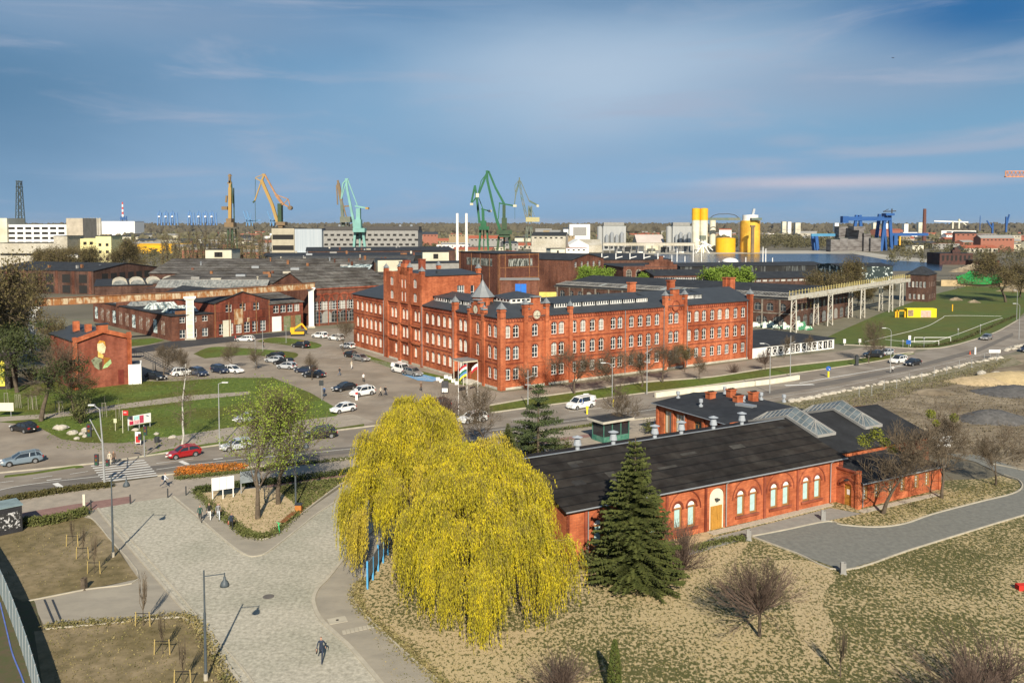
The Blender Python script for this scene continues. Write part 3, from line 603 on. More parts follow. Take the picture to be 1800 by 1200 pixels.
def dormer(side,u0,u1,d0=2.3,h=.95,groups=4,per=3):
    """a long low dormer: zinc cheeks, flat roof running back, strip of white windows"""
    z0=zE+(zR-zE)*d0/7
    m=MB(); zt_=z0+h; d1=8.2
    def q(u,d,z): return (u,d,z) if side=='r' else (d,u,z)
    m.slab([q(u0-.15,d0-.2,zt_+.05),q(u1+.15,d0-.2,zt_+.05),q(u1+.15,d1,zt_+.45),q(u0-.15,d1,zt_+.45)][::1],.14)
    m.poly([q(u0,d0,z0-.05),q(u0,d0,zt_),q(u0,d1,zt_+.3),q(u0,7,zR-.1)]); m.poly([q(u1,d0,z0-.05),q(u1,7,zR-.1),q(u1,d1,zt_+.3),q(u1,d0,zt_)])
    dm=m.build('dormer',ROOFG,MBD)
    L=u1-u0; gw=L/groups
    for g in range(groups):
        w_=gw*.86; f=MB(); c=u0+gw*(g+.5)
        a0=c-w_/2; a1=c+w_/2
        def fb(ua,ub,z0_,z1_,off,m_=0):
            if side=='r': f.box(ua,ub,d0-off,d0+.05,z0_,z1_,m_)
            else: f.box(d0-off,d0+.05,ua,ub,z0_,z1_,m_)
        fb(a0,a1,z0+.03,zt_-.06,.03,0)
        for k in range(per*2-1 if per>2 else per):
            n_=per*2-1 if per>2 else per; cw=w_/n_
            fb(a0+cw*k+cw*.24,a0+cw*(k+1)-cw*.18,z0+.2,zt_-.2,.045,1)
        f.build('dormer_window',[WFRAME,GLASS],dm)
dormer('r',ur(985,530),ur(1153,530),groups=7)
dormer('r',ur(1206,525),ur(1248,525),groups=3)
dormer('l',ul(822,545),yT0-.4,groups=3)
m=MB(); m.box(4.5,9.5,yT1+4,yT1+8,zR-.7,zR+.3); m.build('roof_light',WFRAME,MBD)
# corner lantern box and octagonal turret
m=MB(); m.box(5.5,12.5,5.2,11.5,zR-1.5,zR+.35); 
for k in range(6): m.box(5.9+k*1.1,6.6+k*1.1,5.16,5.22,zR-.35,zR+.05,1)
for k in range(5): m.box(5.46,5.52,5.7+k*1.1,6.4+k*1.1,zR-.35,zR+.05,1)
m.build('roof_lantern',[WFRAME,GLASS],MBD)
m=MB(); k=[(5.2,4.9,zR+.35),(12.8,4.9,zR+.35),(12.8,11.8,zR+.35),(5.2,11.8,zR+.35)]; ap=(9,8.3,zR+1.4)
for i in range(4): m.poly([k[i],k[(i+1)%4],ap])
m.build('lantern_roof',ROOFG,MBD)
O2=C0+ex*3.4; yq=uof(O2,ey,848.5,520); Pq=O2+ey*yq; zs0=zt(521,Pq.y); zs1=zt(491.5,Pq.y)
m=MB(); m.lathe((3.4,yq,0),[(2.05,zE-.5),(2.05,zs0-.5),(2.15,zs0-.45),(2.15,zs0)],8)
tw=m.build('turret',BR,MBD)
m=MB(); m.lathe((3.4,yq,0),[(2.45,zs0),(1.5,zs0+1.1),(.75,zs0+2.1),(.05,zs1)],8); m.tube((3.4,yq,zs1),(3.4,yq,zs1+1.0),.05,.03,5); m.build('spire',ZINC,tw)
m=MB()
for k in range(8):
    t=math.pi/4*k+math.pi/8; x,y=3.4+2.0*math.cos(t),yq+2.0*math.sin(t); m.tube((x,y,zE+.4),(x,y,zs0-.9),.28,n=8)
m.build('turret_opening',DARK,tw)
# more chimneys seen over the ridge
for px,uu,dd in ((1110,0,10),(1179,0,10.5),(1277,0,10.5),(1285,0,9.5)):
    O3=C0+ey*dd; u=uof(O3,ex,px,510); m=MB(); m.box(u-.8,u+.8,dd-.5,dd+.5,14.2,zR+1.6); m.box(u-.95,u+.95,dd-.65,dd+.65,zR+1.6,zR+1.85); m.build('chimney',BR,MBD)
# entrance: steps, timber door, canopy
dy=ul(833.5,650); m=MB(); m.box(-.12,-.01,dy-.8,dy+.8,.6,3.3); m.build('door',M('timber_door',(.28,.10,.03)),MBD)
m=MB()
for k in range(4): m.box(-1.0-.35*k,-.02,dy-1.4,dy+1.4,0,.6-.15*k)
m.build('steps',CONC,MBD)
m=MB(); m.box(-3.6,-.35,dy-1.9,dy+1.9,4.35,4.6); m.box(-3.65,-.4,dy-1.95,dy+1.95,4.6,4.72,1); m.box(-3.5,-3.4,dy-1.8,dy-1.7,.0,4.35); m.box(-3.5,-3.4,dy+1.7,dy+1.8,0,4.35); m.build('canopy',[CREAM,ZINC],MBD)

# ================================================================ FOREGROUND BRICK HALL
H0=P(1247.5,932.5); H1=P(1478.5,879.5); hx=(H1-H0).normalized(); hy=Vector((-hx.y,hx.x,0)); hang=math.atan2(hx.y,hx.x)
HO=H1.copy()                                    # origin: right end of the long hall's front wall
uh=lambda px,py=850:uof(HO,hx,px,py)
HL=thing('brick_hall','long single storey orange brick hall with black felt roof and boarded arched windows','building',(HO.x,HO.y,0),hang)
zh=4.9; zhr=7.25; D=8.6; X0=-35.6
mb=MB(); wins=[]; arches=[]
BRN=Mflat('window_brown',(.30,.15,.05),.5)
pairs=[(1192,1216),(1302.5,1324.5),(1361,1382),(1417,1437)]
step=uh(1371.5)-uh(1313.5)
pairs_u=[(uh(a),uh(b)) for a,b in pairs]; u0=pairs_u[0][0]; gap=pairs_u[0][1]-u0
for k in range(1,6):
    if u0-step*k>X0+1.2: pairs_u.append((u0-step*k,u0-step*k+gap))
SHUT=M('pale_blue_board',(.40,.58,.56),var=.15,scale=1.5,rough=.6)
for a,b in pairs_u:
    for u in (a,b): wins.append((u-X0,.85,1.0,2.55,.48,dict(frame=BRN,pane=SHUT,cols=1,rows=1,inset=.12,name='boarded_window')))
du=uh(1260,900)-X0
ops=[(x[0]-.5,x[0]+.5,.85,.85+2.55,.48) for x in wins]+[(du-.95,du+.95,0,4.15,.9)]
wall(mb,(X0,0),(0,0),0,zh,ops,.22)
for x in wins: put_window(HL,(X0,0),(0,0),x[0],x[1],x[2],x[3],x[4],**x[5])
wall(mb,(0,0),(0,1.2),0,zh); wall(mb,(0,2*D),(X0,2*D),0,zh); wall(mb,(X0,2*D),(X0,0),0,zh)
mb.poly([(X0,0,zh),(X0,D,zhr),(X0,2*D,zh)]); mb.poly([(0,0,zh),(0,2*D,zh),(0,D,zhr)])
mb.build('wall',BRH,HL)
# white fanlights above each board, sills, hood arches, piers
fan=MB(); trim=MB(); bx_=MB()
for a,b in pairs_u:
    fan=MB(); trim=MB(); bx_=MB()
    for u in (a,b):
        A=arcpts(u-.4,u+.4,.85+2.1,.38); fan.poly([(p[0],.09,p[1]) for p in A])
        bx_.box(u-.5,u+.5,.05,.12,.85+1.93,.85+2.10)
        Ao=arcpts(u-.72,u+.72,.85+2.07,.70); Ai=arcpts(u-.51,u+.51,.85+2.07,.49)
        for i in range(8): trim.poly([(Ai[i][0],-.03,Ai[i][1]),(Ao[i][0],-.03,Ao[i][1]),(Ao[i+1][0],-.03,Ao[i+1][1]),(Ai[i+1][0],-.03,Ai[i+1][1])]); trim.poly([(Ao[i][0],-.03,Ao[i][1]),(Ao[i][0],0,Ao[i][1]),(Ao[i+1][0],0,Ao[i+1][1]),(Ao[i+1][0],-.03,Ao[i+1][1])])
        for s in (-1,1): trim.box(u+s*.62-.12,u+s*.62+.12,-.10,-.002,2.78,2.9)
    c=(a+b)/2; trim.box(a-.75,b+.75,-.16,-.002,.62,.85)
    Ao=arcpts(c-2.05,c+2.05,2.55,2.05,12); Ai=arcpts(c-1.93,c+1.93,2.55,1.93,12)
    for i in range(12): trim.poly([(Ai[i][0],-.07,Ai[i][1]),(Ao[i][0],-.07,Ao[i][1]),(Ao[i+1][0],-.07,Ao[i+1][1]),(Ai[i+1][0],-.07,Ai[i+1][1])]); trim.poly([(Ai[i][0],-.07,Ai[i][1]),(Ai[i][0],0,Ai[i][1]),(Ai[i+1][0],0,Ai[i+1][1]),(Ai[i+1][0],-.07,Ai[i+1][1])])
    fan.build('fanlight',WHITE,HL); bx_.build('transom',BRN,HL); trim.build('brick_hood',BRT,HL)
for px in (1240,1343,1401): m=MB(); u=uh(px,880); m.box(u-.13,u+.13,-.14,-.003,0,zh-.25); m.build('pier',BRT,HL)
m=MB()
for k in range(1,6):
    u=max(X0+.15,uh(1240,880)-step*k-.2); m.box(u-.13,u+.13,-.14,-.003,0,zh-.25)
m.box(X0,0,-.18,-.003,zh-.3,zh-.05); m.box(-.45,0,-.16,-.003,0,zh-.3); m.build('pier',BRT,HL)
m=MB(); m.box(X0+du-.95,X0+du+.95,.12,.18,0,4.1); m.build('door_surround',CREAM,HL)
m=MB(); m.box(X0+du-.72,X0+du+.72,.04,.12,0,2.35)
for s in (-1,1):
    for z0,z1 in ((.15,.8),(.95,1.5),(1.6,2.2)): m.box(X0+du+s*.36-.27,X0+du+s*.36+.27,.01,.04,z0,z1)
dr=m.build('door',M('ochre_timber',(.42,.21,.035),var=.2,scale=2,stretch=(6,6,.6)),HL)
m=MB(); m.box(X0+du-.2,X0+du+.15,-.3,.12,2.95,3.1); m.build('wall_lamp',DSTEEL,HL)
m=MB(); o=.45
m.slab([(X0-.3,-o,zh-.08),(.35,-o,zh-.08),(.35,D,zhr),(X0-.3,D,zhr)],.13); m.slab([(X0-.3,D,zhr),(.35,D,zhr),(.35,2*D+o,zh-.08),(X0-.3,2*D+o,zh-.08)],.13)
m.build('roof',ROLL,HL)
m=MB(); m.tube((X0-.3,-o-.02,zh-.16),(.35,-o-.02,zh-.16),.08,n=6)
for px in (1274.5,1457): u=uh(px,880); m.tube((u,-.2,.2),(u,-.2,zh-.5),.055); m.tube((u,-.2,zh-.5),(u+.15,-o,zh-.2),.055)
u=uh(1032,940); m.tube((u,-.2,.2),(u,-.2,zh-.5),.055)
m.box(X0-.3,.35,D-.08,D+.12,zhr,zhr+.06); m.build('gutter',STEEL,HL)
for i,(px,py) in enumerate(((1015,788),(1078,777),(1151,765),(1197.5,757),(1254,747),(1304,739))):
    O3=HO+hy*(D+.2); u=uof(O3,hx,px,py); m=MB(); m.lathe((u,D+.2,zhr-.1),[(.22,0),(.22,.45),(.42,.6),(.42,.62),(.30,1.2),(.16,1.25),(.16,1.35),(.55,1.42),(.05,1.6)],12)
    m.build('roof_ventilator',M('vent_grey_blue',(.33,.36,.39),var=.1,scale=3,rough=.5),HL,smooth=False)
q=random.Random(12)
for i in range(9):
    x=q.uniform(-33,-2); y=q.uniform(.6,7.0); a_z=lambda v:zh-.08+(zhr-zh+.08)*(v+.45)/(D+.45)+.012; w_,h_=q.uniform(.8,2.6),q.uniform(.35,.9)
    m=MB(); m.slab([(x,y,a_z(y)),(x+w_,y,a_z(y)),(x+w_,y+h_,a_z(y+h_)),(x,y+h_,a_z(y+h_))],.01); m.build('felt_patch',M('felt_patch_%d'%(i%3),((.045,.042,.037),(.026,.025,.024),(.052,.049,.043))[i%3],var=.3),HL)
# right-hand extension, same ridge, two saddle skylights
EX=16.4; sb=1.2; ze=5.05
m=MB(); wall(m,(0,sb),(EX,sb),0,ze); wall(m,(EX,sb),(EX,2*D),0,ze); wall(m,(EX,2*D),(0,2*D),0,ze); m.poly([(EX,sb,ze),(EX,2*D,ze),(EX,D,zhr)]); m.box(EX-.5,EX+.08,sb-.1,sb+.2,0,ze)
m.build('extension_wall',BRH,HL)
m=MB(); m.slab([(.36,sb-.4,ze-.06),(EX+.45,sb-.4,ze-.06),(EX+.45,D,zhr+.02),(.36,D,zhr+.02)],.13); m.slab([(.36,D,zhr+.02),(EX+.45,D,zhr+.02),(EX+.45,2*D+.4,zh-.1),(.36,2*D+.4,zh-.1)],.13)
m.box(EX+.3,EX+.5,sb-.4,sb,ze-.1,ze); m.build('extension_roof',M('roof_felt_black',(.022,.023,.025),var=.3,scale=.5,rough=.85),HL)
SKG=M('skylight_glass',(.07,.09,.10),c2=(.15,.18,.19),scale=.8,rough=.25,spec=.6)
for uc in (uof(HO+hy*D,hx,1398,722),uof(HO+hy*D,hx,1480,706)):
    w_=1.5; y0,y1=4.0,14.6; rt=zhr+.02
    zr_=lambda y:rt-(abs(y-D)/(D-sb))*(rt-ze)
    m=MB(); f=MB(); hgt_=1.05
    ridge=[(uc,y0+1.6,zr_(y0+1.6)+hgt_),(uc,D,rt+hgt_+.1),(uc,y1-1.6,zr_(y1-1.6)+hgt_)]
    lf=[(uc-w_,y0,zr_(y0)+.22),(uc-w_,D,rt+.25),(uc-w_,y1,zr_(y1)+.22)]; rg=[(uc+w_,p[1],p[2]) for p in lf]
    m.poly([lf[0],ridge[0],ridge[1],lf[1]]); m.poly([lf[1],ridge[1],ridge[2],lf[2]]); m.poly([rg[1],ridge[1],ridge[0],rg[0]]); m.poly([rg[2],ridge[2],ridge[1],rg[1]]); m.poly([lf[0],rg[0],ridge[0]]); m.poly([rg[2],lf[2],ridge[2]])
    for sgn,e in ((-1,lf),(1,rg)):
        for k in range(15):
            y=y0+.3+k*(y1-y0-.6)/14; zb=zr_(y)+.25; yr=min(max(y,y0+1.6),y1-1.6); zt2=zr_(yr)+hgt_+.05; f.bar((uc+sgn*w_,y,zb),(uc,yr if y0+1.6<y<y1-1.6 else yr,zt2),.07)
        for a,b in ((e[0],e[1]),(e[1],e[2])): f.bar(a,b,.16,.3)
        for q in (.5,):
            f.bar(tuple((Vector(e[0])+Vector(ridge[0]))/2),tuple((Vector(e[1])+Vector(ridge[1]))/2),.06); f.bar(tuple((Vector(e[2])+Vector(ridge[2]))/2),tuple((Vector(e[1])+Vector(ridge[1]))/2),.06)
    for k in range(4):
        x=-w_+2*w_*k/3; f.bar((uc+x,y0,zr_(y0)+.25),ridge[0],.06)
    f.bar(ridge[0],ridge[1],.12); f.bar(ridge[1],ridge[2],.12); f.bar(lf[0],rg[0],.16,.3)
    s_=m.build('skylight',SKG,HL); f.build('glazing_bars',CONCG,s_)
# rear wing
HO3=HO; xa=uof(HO+hy*32,hx,1154,708); ya=32.0; xb=xa+14.5; zw=zt(708,(HO+hx*xa+hy*32).y)
ww=[]
m=MB()
yy=[(29.5,1.6,3.3,0),(27.2,1.6,3.3,0),(23.4,1.5,3.1,.5),(21.0,1.2,3.0,.5)]
ops=[(32-y-.0-w_/2,32-y+w_/2,.9,.9+h_,r_) for y,w_,h_,r_ in yy]
wall(m,(xa,32),(xa,2*D),0,zw,ops,.25)
for (y,w_,h_,r_) in yy: put_window(HL,(xa,32),(xa,2*D),32-y,.9,w_,h_,r_,frame=BRN,pane=(CREAM if y>25 else GLASS),cols=2,rows=1 if y>25 else 3)
wall(m,(xa,2*D),(xa,2*D+.01),0,zw); wall(m,(xb,2*D),(xb,32),0,zw); wall(m,(xb,32),(xa,32),0,zw)
for y in (31.7,28.35,25.8,22.2,19.5): m.box(xa-.18,xa,y-.2,y+.2,0,zw-.4)
m.box(xa-.1,xa,17.3,32,.55,.8); m.build('rear_wing_wall',BRH,HL)
m=MB(); xm=(xa+xb)/2; m.slab([(xa-.5,32.5,zw+.02),(xa-.5,2*D-.2,zw+.02),(xm,2*D-.2,zw+.75),(xm,32.5,zw+.75)],.14); m.slab([(xm,32.5,zw+.75),(xm,2*D-.2,zw+.75),(xb+.5,2*D-.2,zw+.02),(xb+.5,32.5,zw+.02)],.14)
m.build('rear_wing_roof',ROOF,HL)
m=MB(); m.tube((xa-.52,32.5,zw-.06),(xa-.52,2*D-.2,zw-.06),.07); m.tube((xa-.25,25.8,.2),(xa-.25,25.8,zw-.5),.06); m.build('gutter',STEEL,HL)
def onroof(px,py,z):   # a roof point in the hall frame
    q=P(px,py,z)-HO; return q.dot(hx),q.dot(hy)
for px,py in ((1249,702),(1285,697),(1297,708),(1324,702)):
    x,y=onroof(px,py,zw+.5); m=MB(); m.box(x-.55,x+.55,y-.45,y+.45,zw+.2,zw+1.45); m.box(x-.65,x+.65,y-.55,y+.55,zw+1.45,zw+1.6)
    for k in (-.3,.05,.4): m.box(x+k-.1,x+k+.1,y-.2,y+.2,zw+1.6,zw+1.75,1)
    m.build('chimney',[BRH,DARK],HL)
for px,py in ((1192,698),(1232,712),(1274,690),(1338,700),(1378,704),(1307,706)):
    x,y=onroof(px,py,zw+.5); m=MB(); m.lathe((x,y,zw+.3),[(.3,0),(.3,.25),(.14,.3),(.14,.6),(.28,.62),(.28,1.05),(.1,1.1)],10); m.build('roof_ventilator',MATS['vent_grey_blue'],HL)
x,y=onroof(1311,716,zw+.5); m=MB(); m.obox((x,y),(0.96,.28),(-.28,.96),.6,1.3,zw+.3,zw+.95); m.build('roof_hatch',STEEL,HL)
# porch annex at the right end
AX=uh(1512,890); 
A0=P(1511,893.5)-HO; ax0=A0.dot(hx); ay0=A0.dot(hy); A1=P(1647,858.5)-HO; ax1=A1.dot(hx)
AN=HL
za=2.75; m=MB(); zp=3.75
n_=6; wz=[]; L_=ax1-ax0
for px in (1521,1541.5,1566,1586.5,1611,1629.5): wz.append((uof(HO+hy*ay0,hx,px,860)-ax0,.75,.85,1.55,0,dict(frame=BRN,pane=M('hatched_blue_board',(.42,.58,.60),c2=(.60,.68,.66),scale=6,lo=.45,hi=.55),cols=3,rows=4,inset=.08,name='grated_window')))
facade(AN,m,(ax0,ay0),(ax1,ay0),0,za,wz)
wall(m,(ax1,ay0),(ax1,sb),0,za)
for w in wz:
    pass
m.box(ax1-.3,ax1+.1,ay0-.12,ay0+.2,0,za-.1); u=uof(HO+hy*ay0,hx,1598,865); m.box(u-.12,u+.12,ay0-.1,ay0,0,za-.15)
# portal wall, faces the path
XP=-.82
wall(m,(XP,-.003),(XP,ay0),0,zp,[(1.0,1.95,0,2.35,0)],.3)
m.box(XP+.003,ax0,ay0+.003,-.003,zp-.5,zp-.003); m.box(XP+.003,ax0,ay0,ay0+.3,0,zp-.003); m.box(XP-.12,ax0+.05,ay0-.14,ay0+.2,0,zp+.3)
m.build('annex_wall',BRH,AN)
m=MB(); A=arcpts(-1.15,1.15,2.0,1.15,12); B=arcpts(-.98,.98,2.0,.98,12); yc=ay0/2-.05
for i in range(12):
    m.poly([(XP-.09,yc-A[i][0],A[i][1]),(XP-.09,yc-A[i+1][0],A[i+1][1]),(XP-.09,yc-B[i+1][0],B[i+1][1]),(XP-.09,yc-B[i][0],B[i][1])])
    m.poly([(XP-.09,yc-B[i][0],B[i][1]),(XP-.09,yc-B[i+1][0],B[i+1][1]),(XP,yc-B[i+1][0],B[i+1][1]),(XP,yc-B[i][0],B[i][1])])
m.box(XP-.1,XP+.3,ay0-.1,.0,zp,zp+.14); m.build('portal_arch',BRT,AN)
m=MB(); m.box(XP+.15,XP+.22,-1.96,-.99,.0,2.33); m.box(XP+.12,XP+.15,-1.65,-1.3,1.2,1.75,1); m.build('door',[MATS['ochre_timber'],WHITE],AN)
m=MB(); m.box(XP-.5,XP,-1.6,-1.35,2.75,2.9); m.build('wall_lamp',DSTEEL,AN)
m=MB(); zt3=4.25
m.slab([(ax0-.1,ay0-.4,za+.02),(ax1+.45,ay0-.4,za+.02),(ax1-3.2,sb,zt3),(ax0-.1,sb,zt3)],.12); m.slab([(ax1+.45,ay0-.4,za+.02),(ax1+.45,sb,za+.02),(ax1-3.2,sb,zt3)],.12)
m.build('annex_roof',MATS['roof_felt_black'],AN)
m=MB(); m.tube((ax0-.1,ay0-.43,za-.05),(ax1+.45,ay0-.43,za-.05),.07); m.tube((ax0+.35,ay0-.12,.1),(ax0+.35,ay0-.12,za-.1),.05); m.build('gutter',STEEL,AN)
x,y=onroof(1582,801,3.6); m=MB(); m.lathe((x,y,3.2),[(.3,0),(.2,.25),(.25,.5),(.1,.55)],8); m.build('roof_ventilator',WHITE,HL)
# ================================================================ GENERIC BUILDINGS
WB={}
def panel(root,a,b,u,v,w,h,mat,name='window',off=.06):
    k=(round(w,2),round(h,2),mat.name)
    if k not in WB:
        m=MB(); m.box(-w/2,w/2,-off,.02,0,h); WB[k]=m.mesh(name,mat)
    a=Vector((a[0],a[1])); b=Vector((b[0],b[1])); d=(b-a).normalized(); p=a+d*u
    return link(name,WB[k],root,(p.x,p.y,v),math.atan2(d.y,d.x))
def block(name,label,cat,p0,p1,depth,h,roof='flat',rise=2,wm=None,rm=None,front=(),left=(),right=(),group=None,real=False,ov=.3,parapet=.0,wmat=None,fr=None):
    """p0->p1 is the base of the side facing the camera; rows: (count, sill, w, h, rise[, margin])"""
    p0=Vector(p0);p1=Vector(p1); d=p1-p0; d.z=0; L=d.length; a=math.atan2(d.y,d.x); t=thing(name,label,cat,(p0.x,p0.y,p0.z),a,group)
    m=MB(); wm=wm or BRD; rm=rm or ROOF
    sides=(((0,0),(L,0),front,L),((L,0),(L,depth),right,depth),((L,depth),(0,depth),(),L),((0,depth),(0,0),left,depth))
    for A,B,rows,SL in sides:
        if real and rows:
            ws=[]
            for r in rows:
                n,v,w,hh,ri=r[:5]; mg=r[5] if len(r)>5 else .08*SL
                for i in range(n): ws.append((mg+(SL-2*mg)*(i+.5)/n,v,w,hh,ri,dict(frame=fr or WFRAME,cols=max(2,round(w/.9)),rows=max(2,round(hh/1.0)))))
            facade(t,m,A,B,0,h,ws)
        else:
            wall(m,A,B,0,h)
            for r in rows:
                n,v,w,hh,ri=r[:5]; mg=r[5] if len(r)>5 else .04*SL
                for i in range(n): panel(t,A,B,mg+(SL-2*mg)*(i+.5)/n,v,w,hh,wmat or DARK)
    r=MB(); o=ov
    if roof=='flat':
        if parapet:
            m.box(0,L,-.04,.25,h-.001,h+parapet); m.box(0,.25,.25,depth,h-.001,h+parapet); m.box(L-.25,L,.25,depth,h-.001,h+parapet); m.box(.25,L-.25,depth-.25,depth,h-.001,h+parapet); o=-.26
        r.slab([(-o,-o,h+.15),(L+o,-o,h+.15),(L+o,depth+o,h+.15),(-o,depth+o,h+.15)],.15)
    elif roof=='gable_x':
        c=depth/2; r.slab([(-o,-o,h),(L+o,-o,h),(L+o,c,h+rise),(-o,c,h+rise)],.2); r.slab([(-o,c,h+rise),(L+o,c,h+rise),(L+o,depth+o,h),(-o,depth+o,h)],.2)
        m.poly([(0,0,h),(0,c,h+rise-.1),(0,depth,h)]); m.poly([(L,0,h),(L,depth,h),(L,c,h+rise-.1)])
    elif roof=='gable_y':
        c=L/2; r.slab([(-o,-o,h),(c,-o,h+rise),(c,depth+o,h+rise),(-o,depth+o,h)],.2); r.slab([(c,-o,h+rise),(L+o,-o,h),(L+o,depth+o,h),(c,depth+o,h+rise)],.2)
        m.poly([(0,0,h),(L,0,h),(c,0,h+rise-.1)]); m.poly([(0,depth,h),(c,depth,h+rise-.1),(L,depth,h)])
    elif roof=='hip':
        c=min(L,depth)/2
        q=[(-o,-o,h),(L+o,-o,h),(L+o,depth+o,h),(-o,depth+o,h)]
        if L>=depth: e,f=(c,depth/2,h+rise),(L-c,depth/2,h+rise); r.slab([q[0],q[1],f,e],.2); r.slab([q[2],q[3],e,f],.2); r.slab([q[1],q[2],f],.2); r.slab([q[3],q[0],e],.2)
        else: e,f=(L/2,c,h+rise),(L/2,depth-c,h+rise); r.slab([q[0],q[1],e],.2); r.slab([q[1],q[2],f,e],.2); r.slab([q[2],q[3],f],.2); r.slab([q[3],q[0],e,f],.2)
    elif roof=='shed':
        r.slab([(-o,-o,h),(L+o,-o,h),(L+o,depth,h+rise),(-o,depth,h+rise)],.2); m.poly([(0,0,h),(0,depth,h+rise-.2),(0,depth,h)]); m.poly([(L,0,h),(L,depth,h),(L,depth,h+rise-.2)]); wall(m,(L,depth),(0,depth),h,h+rise-.2)
    elif roof=='barrel':
        n=8
        for i in range(n):
            t0,t1=math.pi*i/n,math.pi*(i+1)/n; f0=(depth/2-depth/2*math.cos(t0),h+rise*math.sin(t0)); f1=(depth/2-depth/2*math.cos(t1),h+rise*math.sin(t1))
            r.poly([(0,f0[0],f0[1]),(L,f0[0],f0[1]),(L,f1[0],f1[1]),(0,f1[0],f1[1])]); m.poly([(0,f0[0],h-.05),(0,f1[0],h-.05),(0,f1[0],f1[1]),(0,f0[0],f0[1])]); m.poly([(L,f0[0],h-.05),(L,f1[0],h-.05),(L,f1[0],f1[1]),(L,f0[0],f0[1])])
    m.build('wall',wm,t); r.build('roof',rm,t); t['L']=L
    return t
def bl(t,fn,name,mat):   # extra part in a block's frame
    m=MB(); fn(m); return m.build(name,mat,t)
GRAF=M('graffiti_paint',(.55,.62,.60),c2=(.08,.12,.13),scale=.55,det=3,lo=.48,hi=.53)
GRAF2=M('graffiti_wall',(.20,.12,.085),c2=(.42,.42,.38),scale=.9,det=4,lo=.54,hi=.60)
# -- left shipyard halls
S_=lambda px,py:P(px,py)
def sawlight(t,x,y,w,d,h,mg,name='sawtooth_skylight'):
    m=MB(); m.poly([(x,y,0),(x+w,y,0),(x+w,y+d*.55,h),(x,y+d*.55,h)],0); m.poly([(x,y+d*.55,h),(x+w,y+d*.55,h),(x+w,y+d,0),(x,y+d,0)],1); m.poly([(x,y,0),(x,y+d*.55,h),(x,y+d,0)],1); m.poly([(x+w,y,0),(x+w,y+d,0),(x+w,y+d*.55,h)],1)
    s=m.build(name,mg,t); f=MB(); n=int(w/1.1)
    for i in range(n+1): X=x+w*i/n; f.bar((X,y-.02,.05),(X,y+d*.55,h+.05),.16)
    f.bar((x,y,.06),(x+w,y,.06),.2); f.bar((x,y+d*.55,h+.05),(x+w,y+d*.55,h+.05),.2); f.build('glazing_bars',CONCG,s); return s
# graffiti hall with black roof and skylights
g0=P(303,600); g1=P(378,593); hh=hgt(g0,556)
A_=block('graffiti_hall','brown brick workshop hall with black roof, three long skylights and graffiti along its left wall','building',g0,g1,62,hh,'flat',0,BRM,ROOF,front=[(3,hh-1.9,1.5,1.5,0,1.2),(3,.6,1.6,2.2,0,1.2)],real=True)
for k in range(11): panel(A_,(0,62),(0,0),3+k*5.3,1.2,2.4,3.6,GRAF2 if k%3 else GRAF,'painted_bay')
for k in range(4):
    m=MB(); x0=1.5; y0=6+k*13
    m.poly([(x0,y0,hh+.2),(x0+8.2,y0,hh+.2),(x0+7.4,y0+2.4,hh+1.9),(x0+.8,y0+2.4,hh+1.9)]); m.poly([(x0,y0+5,hh+.2),(x0,y0,hh+.2),(x0+.8,y0+2.4,hh+1.9)]); m.poly([(x0+8.2,y0,hh+.2),(x0+8.2,y0+5,hh+.2),(x0+7.4,y0+2.4,hh+1.9)]); m.poly([(x0+8.2,y0+5,hh+.2),(x0,y0+5,hh+.2),(x0+.8,y0+2.4,hh+1.9),(x0+7.4,y0+2.4,hh+1.9)])
    s=m.build('skylight',GRAF if k<2 else M('dirty_glass',(.10,.11,.11),c2=(.30,.31,.29),scale=.8,rough=.3),A_)
    f=MB()
    for i in range(9): X=x0+8.2*i/8; f.bar((X,y0,hh+.25),(x0+.8+6.6*i/8,y0+2.4,hh+1.95),.12)
    f.build('glazing_bars',CONCG,s)
# tall rust-red gabled front
g2=P(378,593.5); g3=P(474,583.5); hh=hgt(g2,533)
B_=block('red_gabled_workshop','rust red steel framed brick workshop with broad low gable and white windows','building',g2,g3,34,hh,'gable_y',hgt(g2,515)-hh,BRR,ROOF,front=[(3,hh-2.6,1.8,2.0,0,2.0),(6,.6,1.7,2.9,0,.8)],real=True)
bl(B_,lambda m:m.box(2.3,4.6,-.12,-.01,.0,4.4),'gate',CREAM); bl(B_,lambda m:(m.box(5.6,8.2,-.10,-.01,3.0,7.2),m.box(9.5,10.2,-.10,-.01,3.4,4.6)),'rusty_patch',RUST)
bl(B_,lambda m:[m.bar((x,-.06,0),(x,-.06,hh),.22) for x in (.1,B_['L']/4,B_['L']/2,B_['L']*.75,B_['L']-.1)],'steel_frame',RUSTD)
g4=P(474.5,583.5); g5=P(533,577.5); hh=hgt(g4,534)
B2=block('low_red_workshop','low red workshop with corrugated grey roof and a green double gate','building',g4,g5,24,hh,'shed',3.4,BRR,CORR,front=[(4,hh-2.7,1.7,2.1,0,.9)],real=True)
bl(B2,lambda m:m.box(.7,3.6,-.12,-.01,0,4.2),'gate',WHITE); bl(B2,lambda m:(m.box(4.4,6.6,-.1,-.01,0,4.1),m.box(8.2,10.0,-.1,-.01,0,4.1)),'gate',M('green_gate',(.10,.16,.06),c2=(.25,.22,.14),scale=.8)); bl(B2,lambda m:m.box(6.7,8.1,-.1,-.01,0,4.1),'gate',RUSTD)
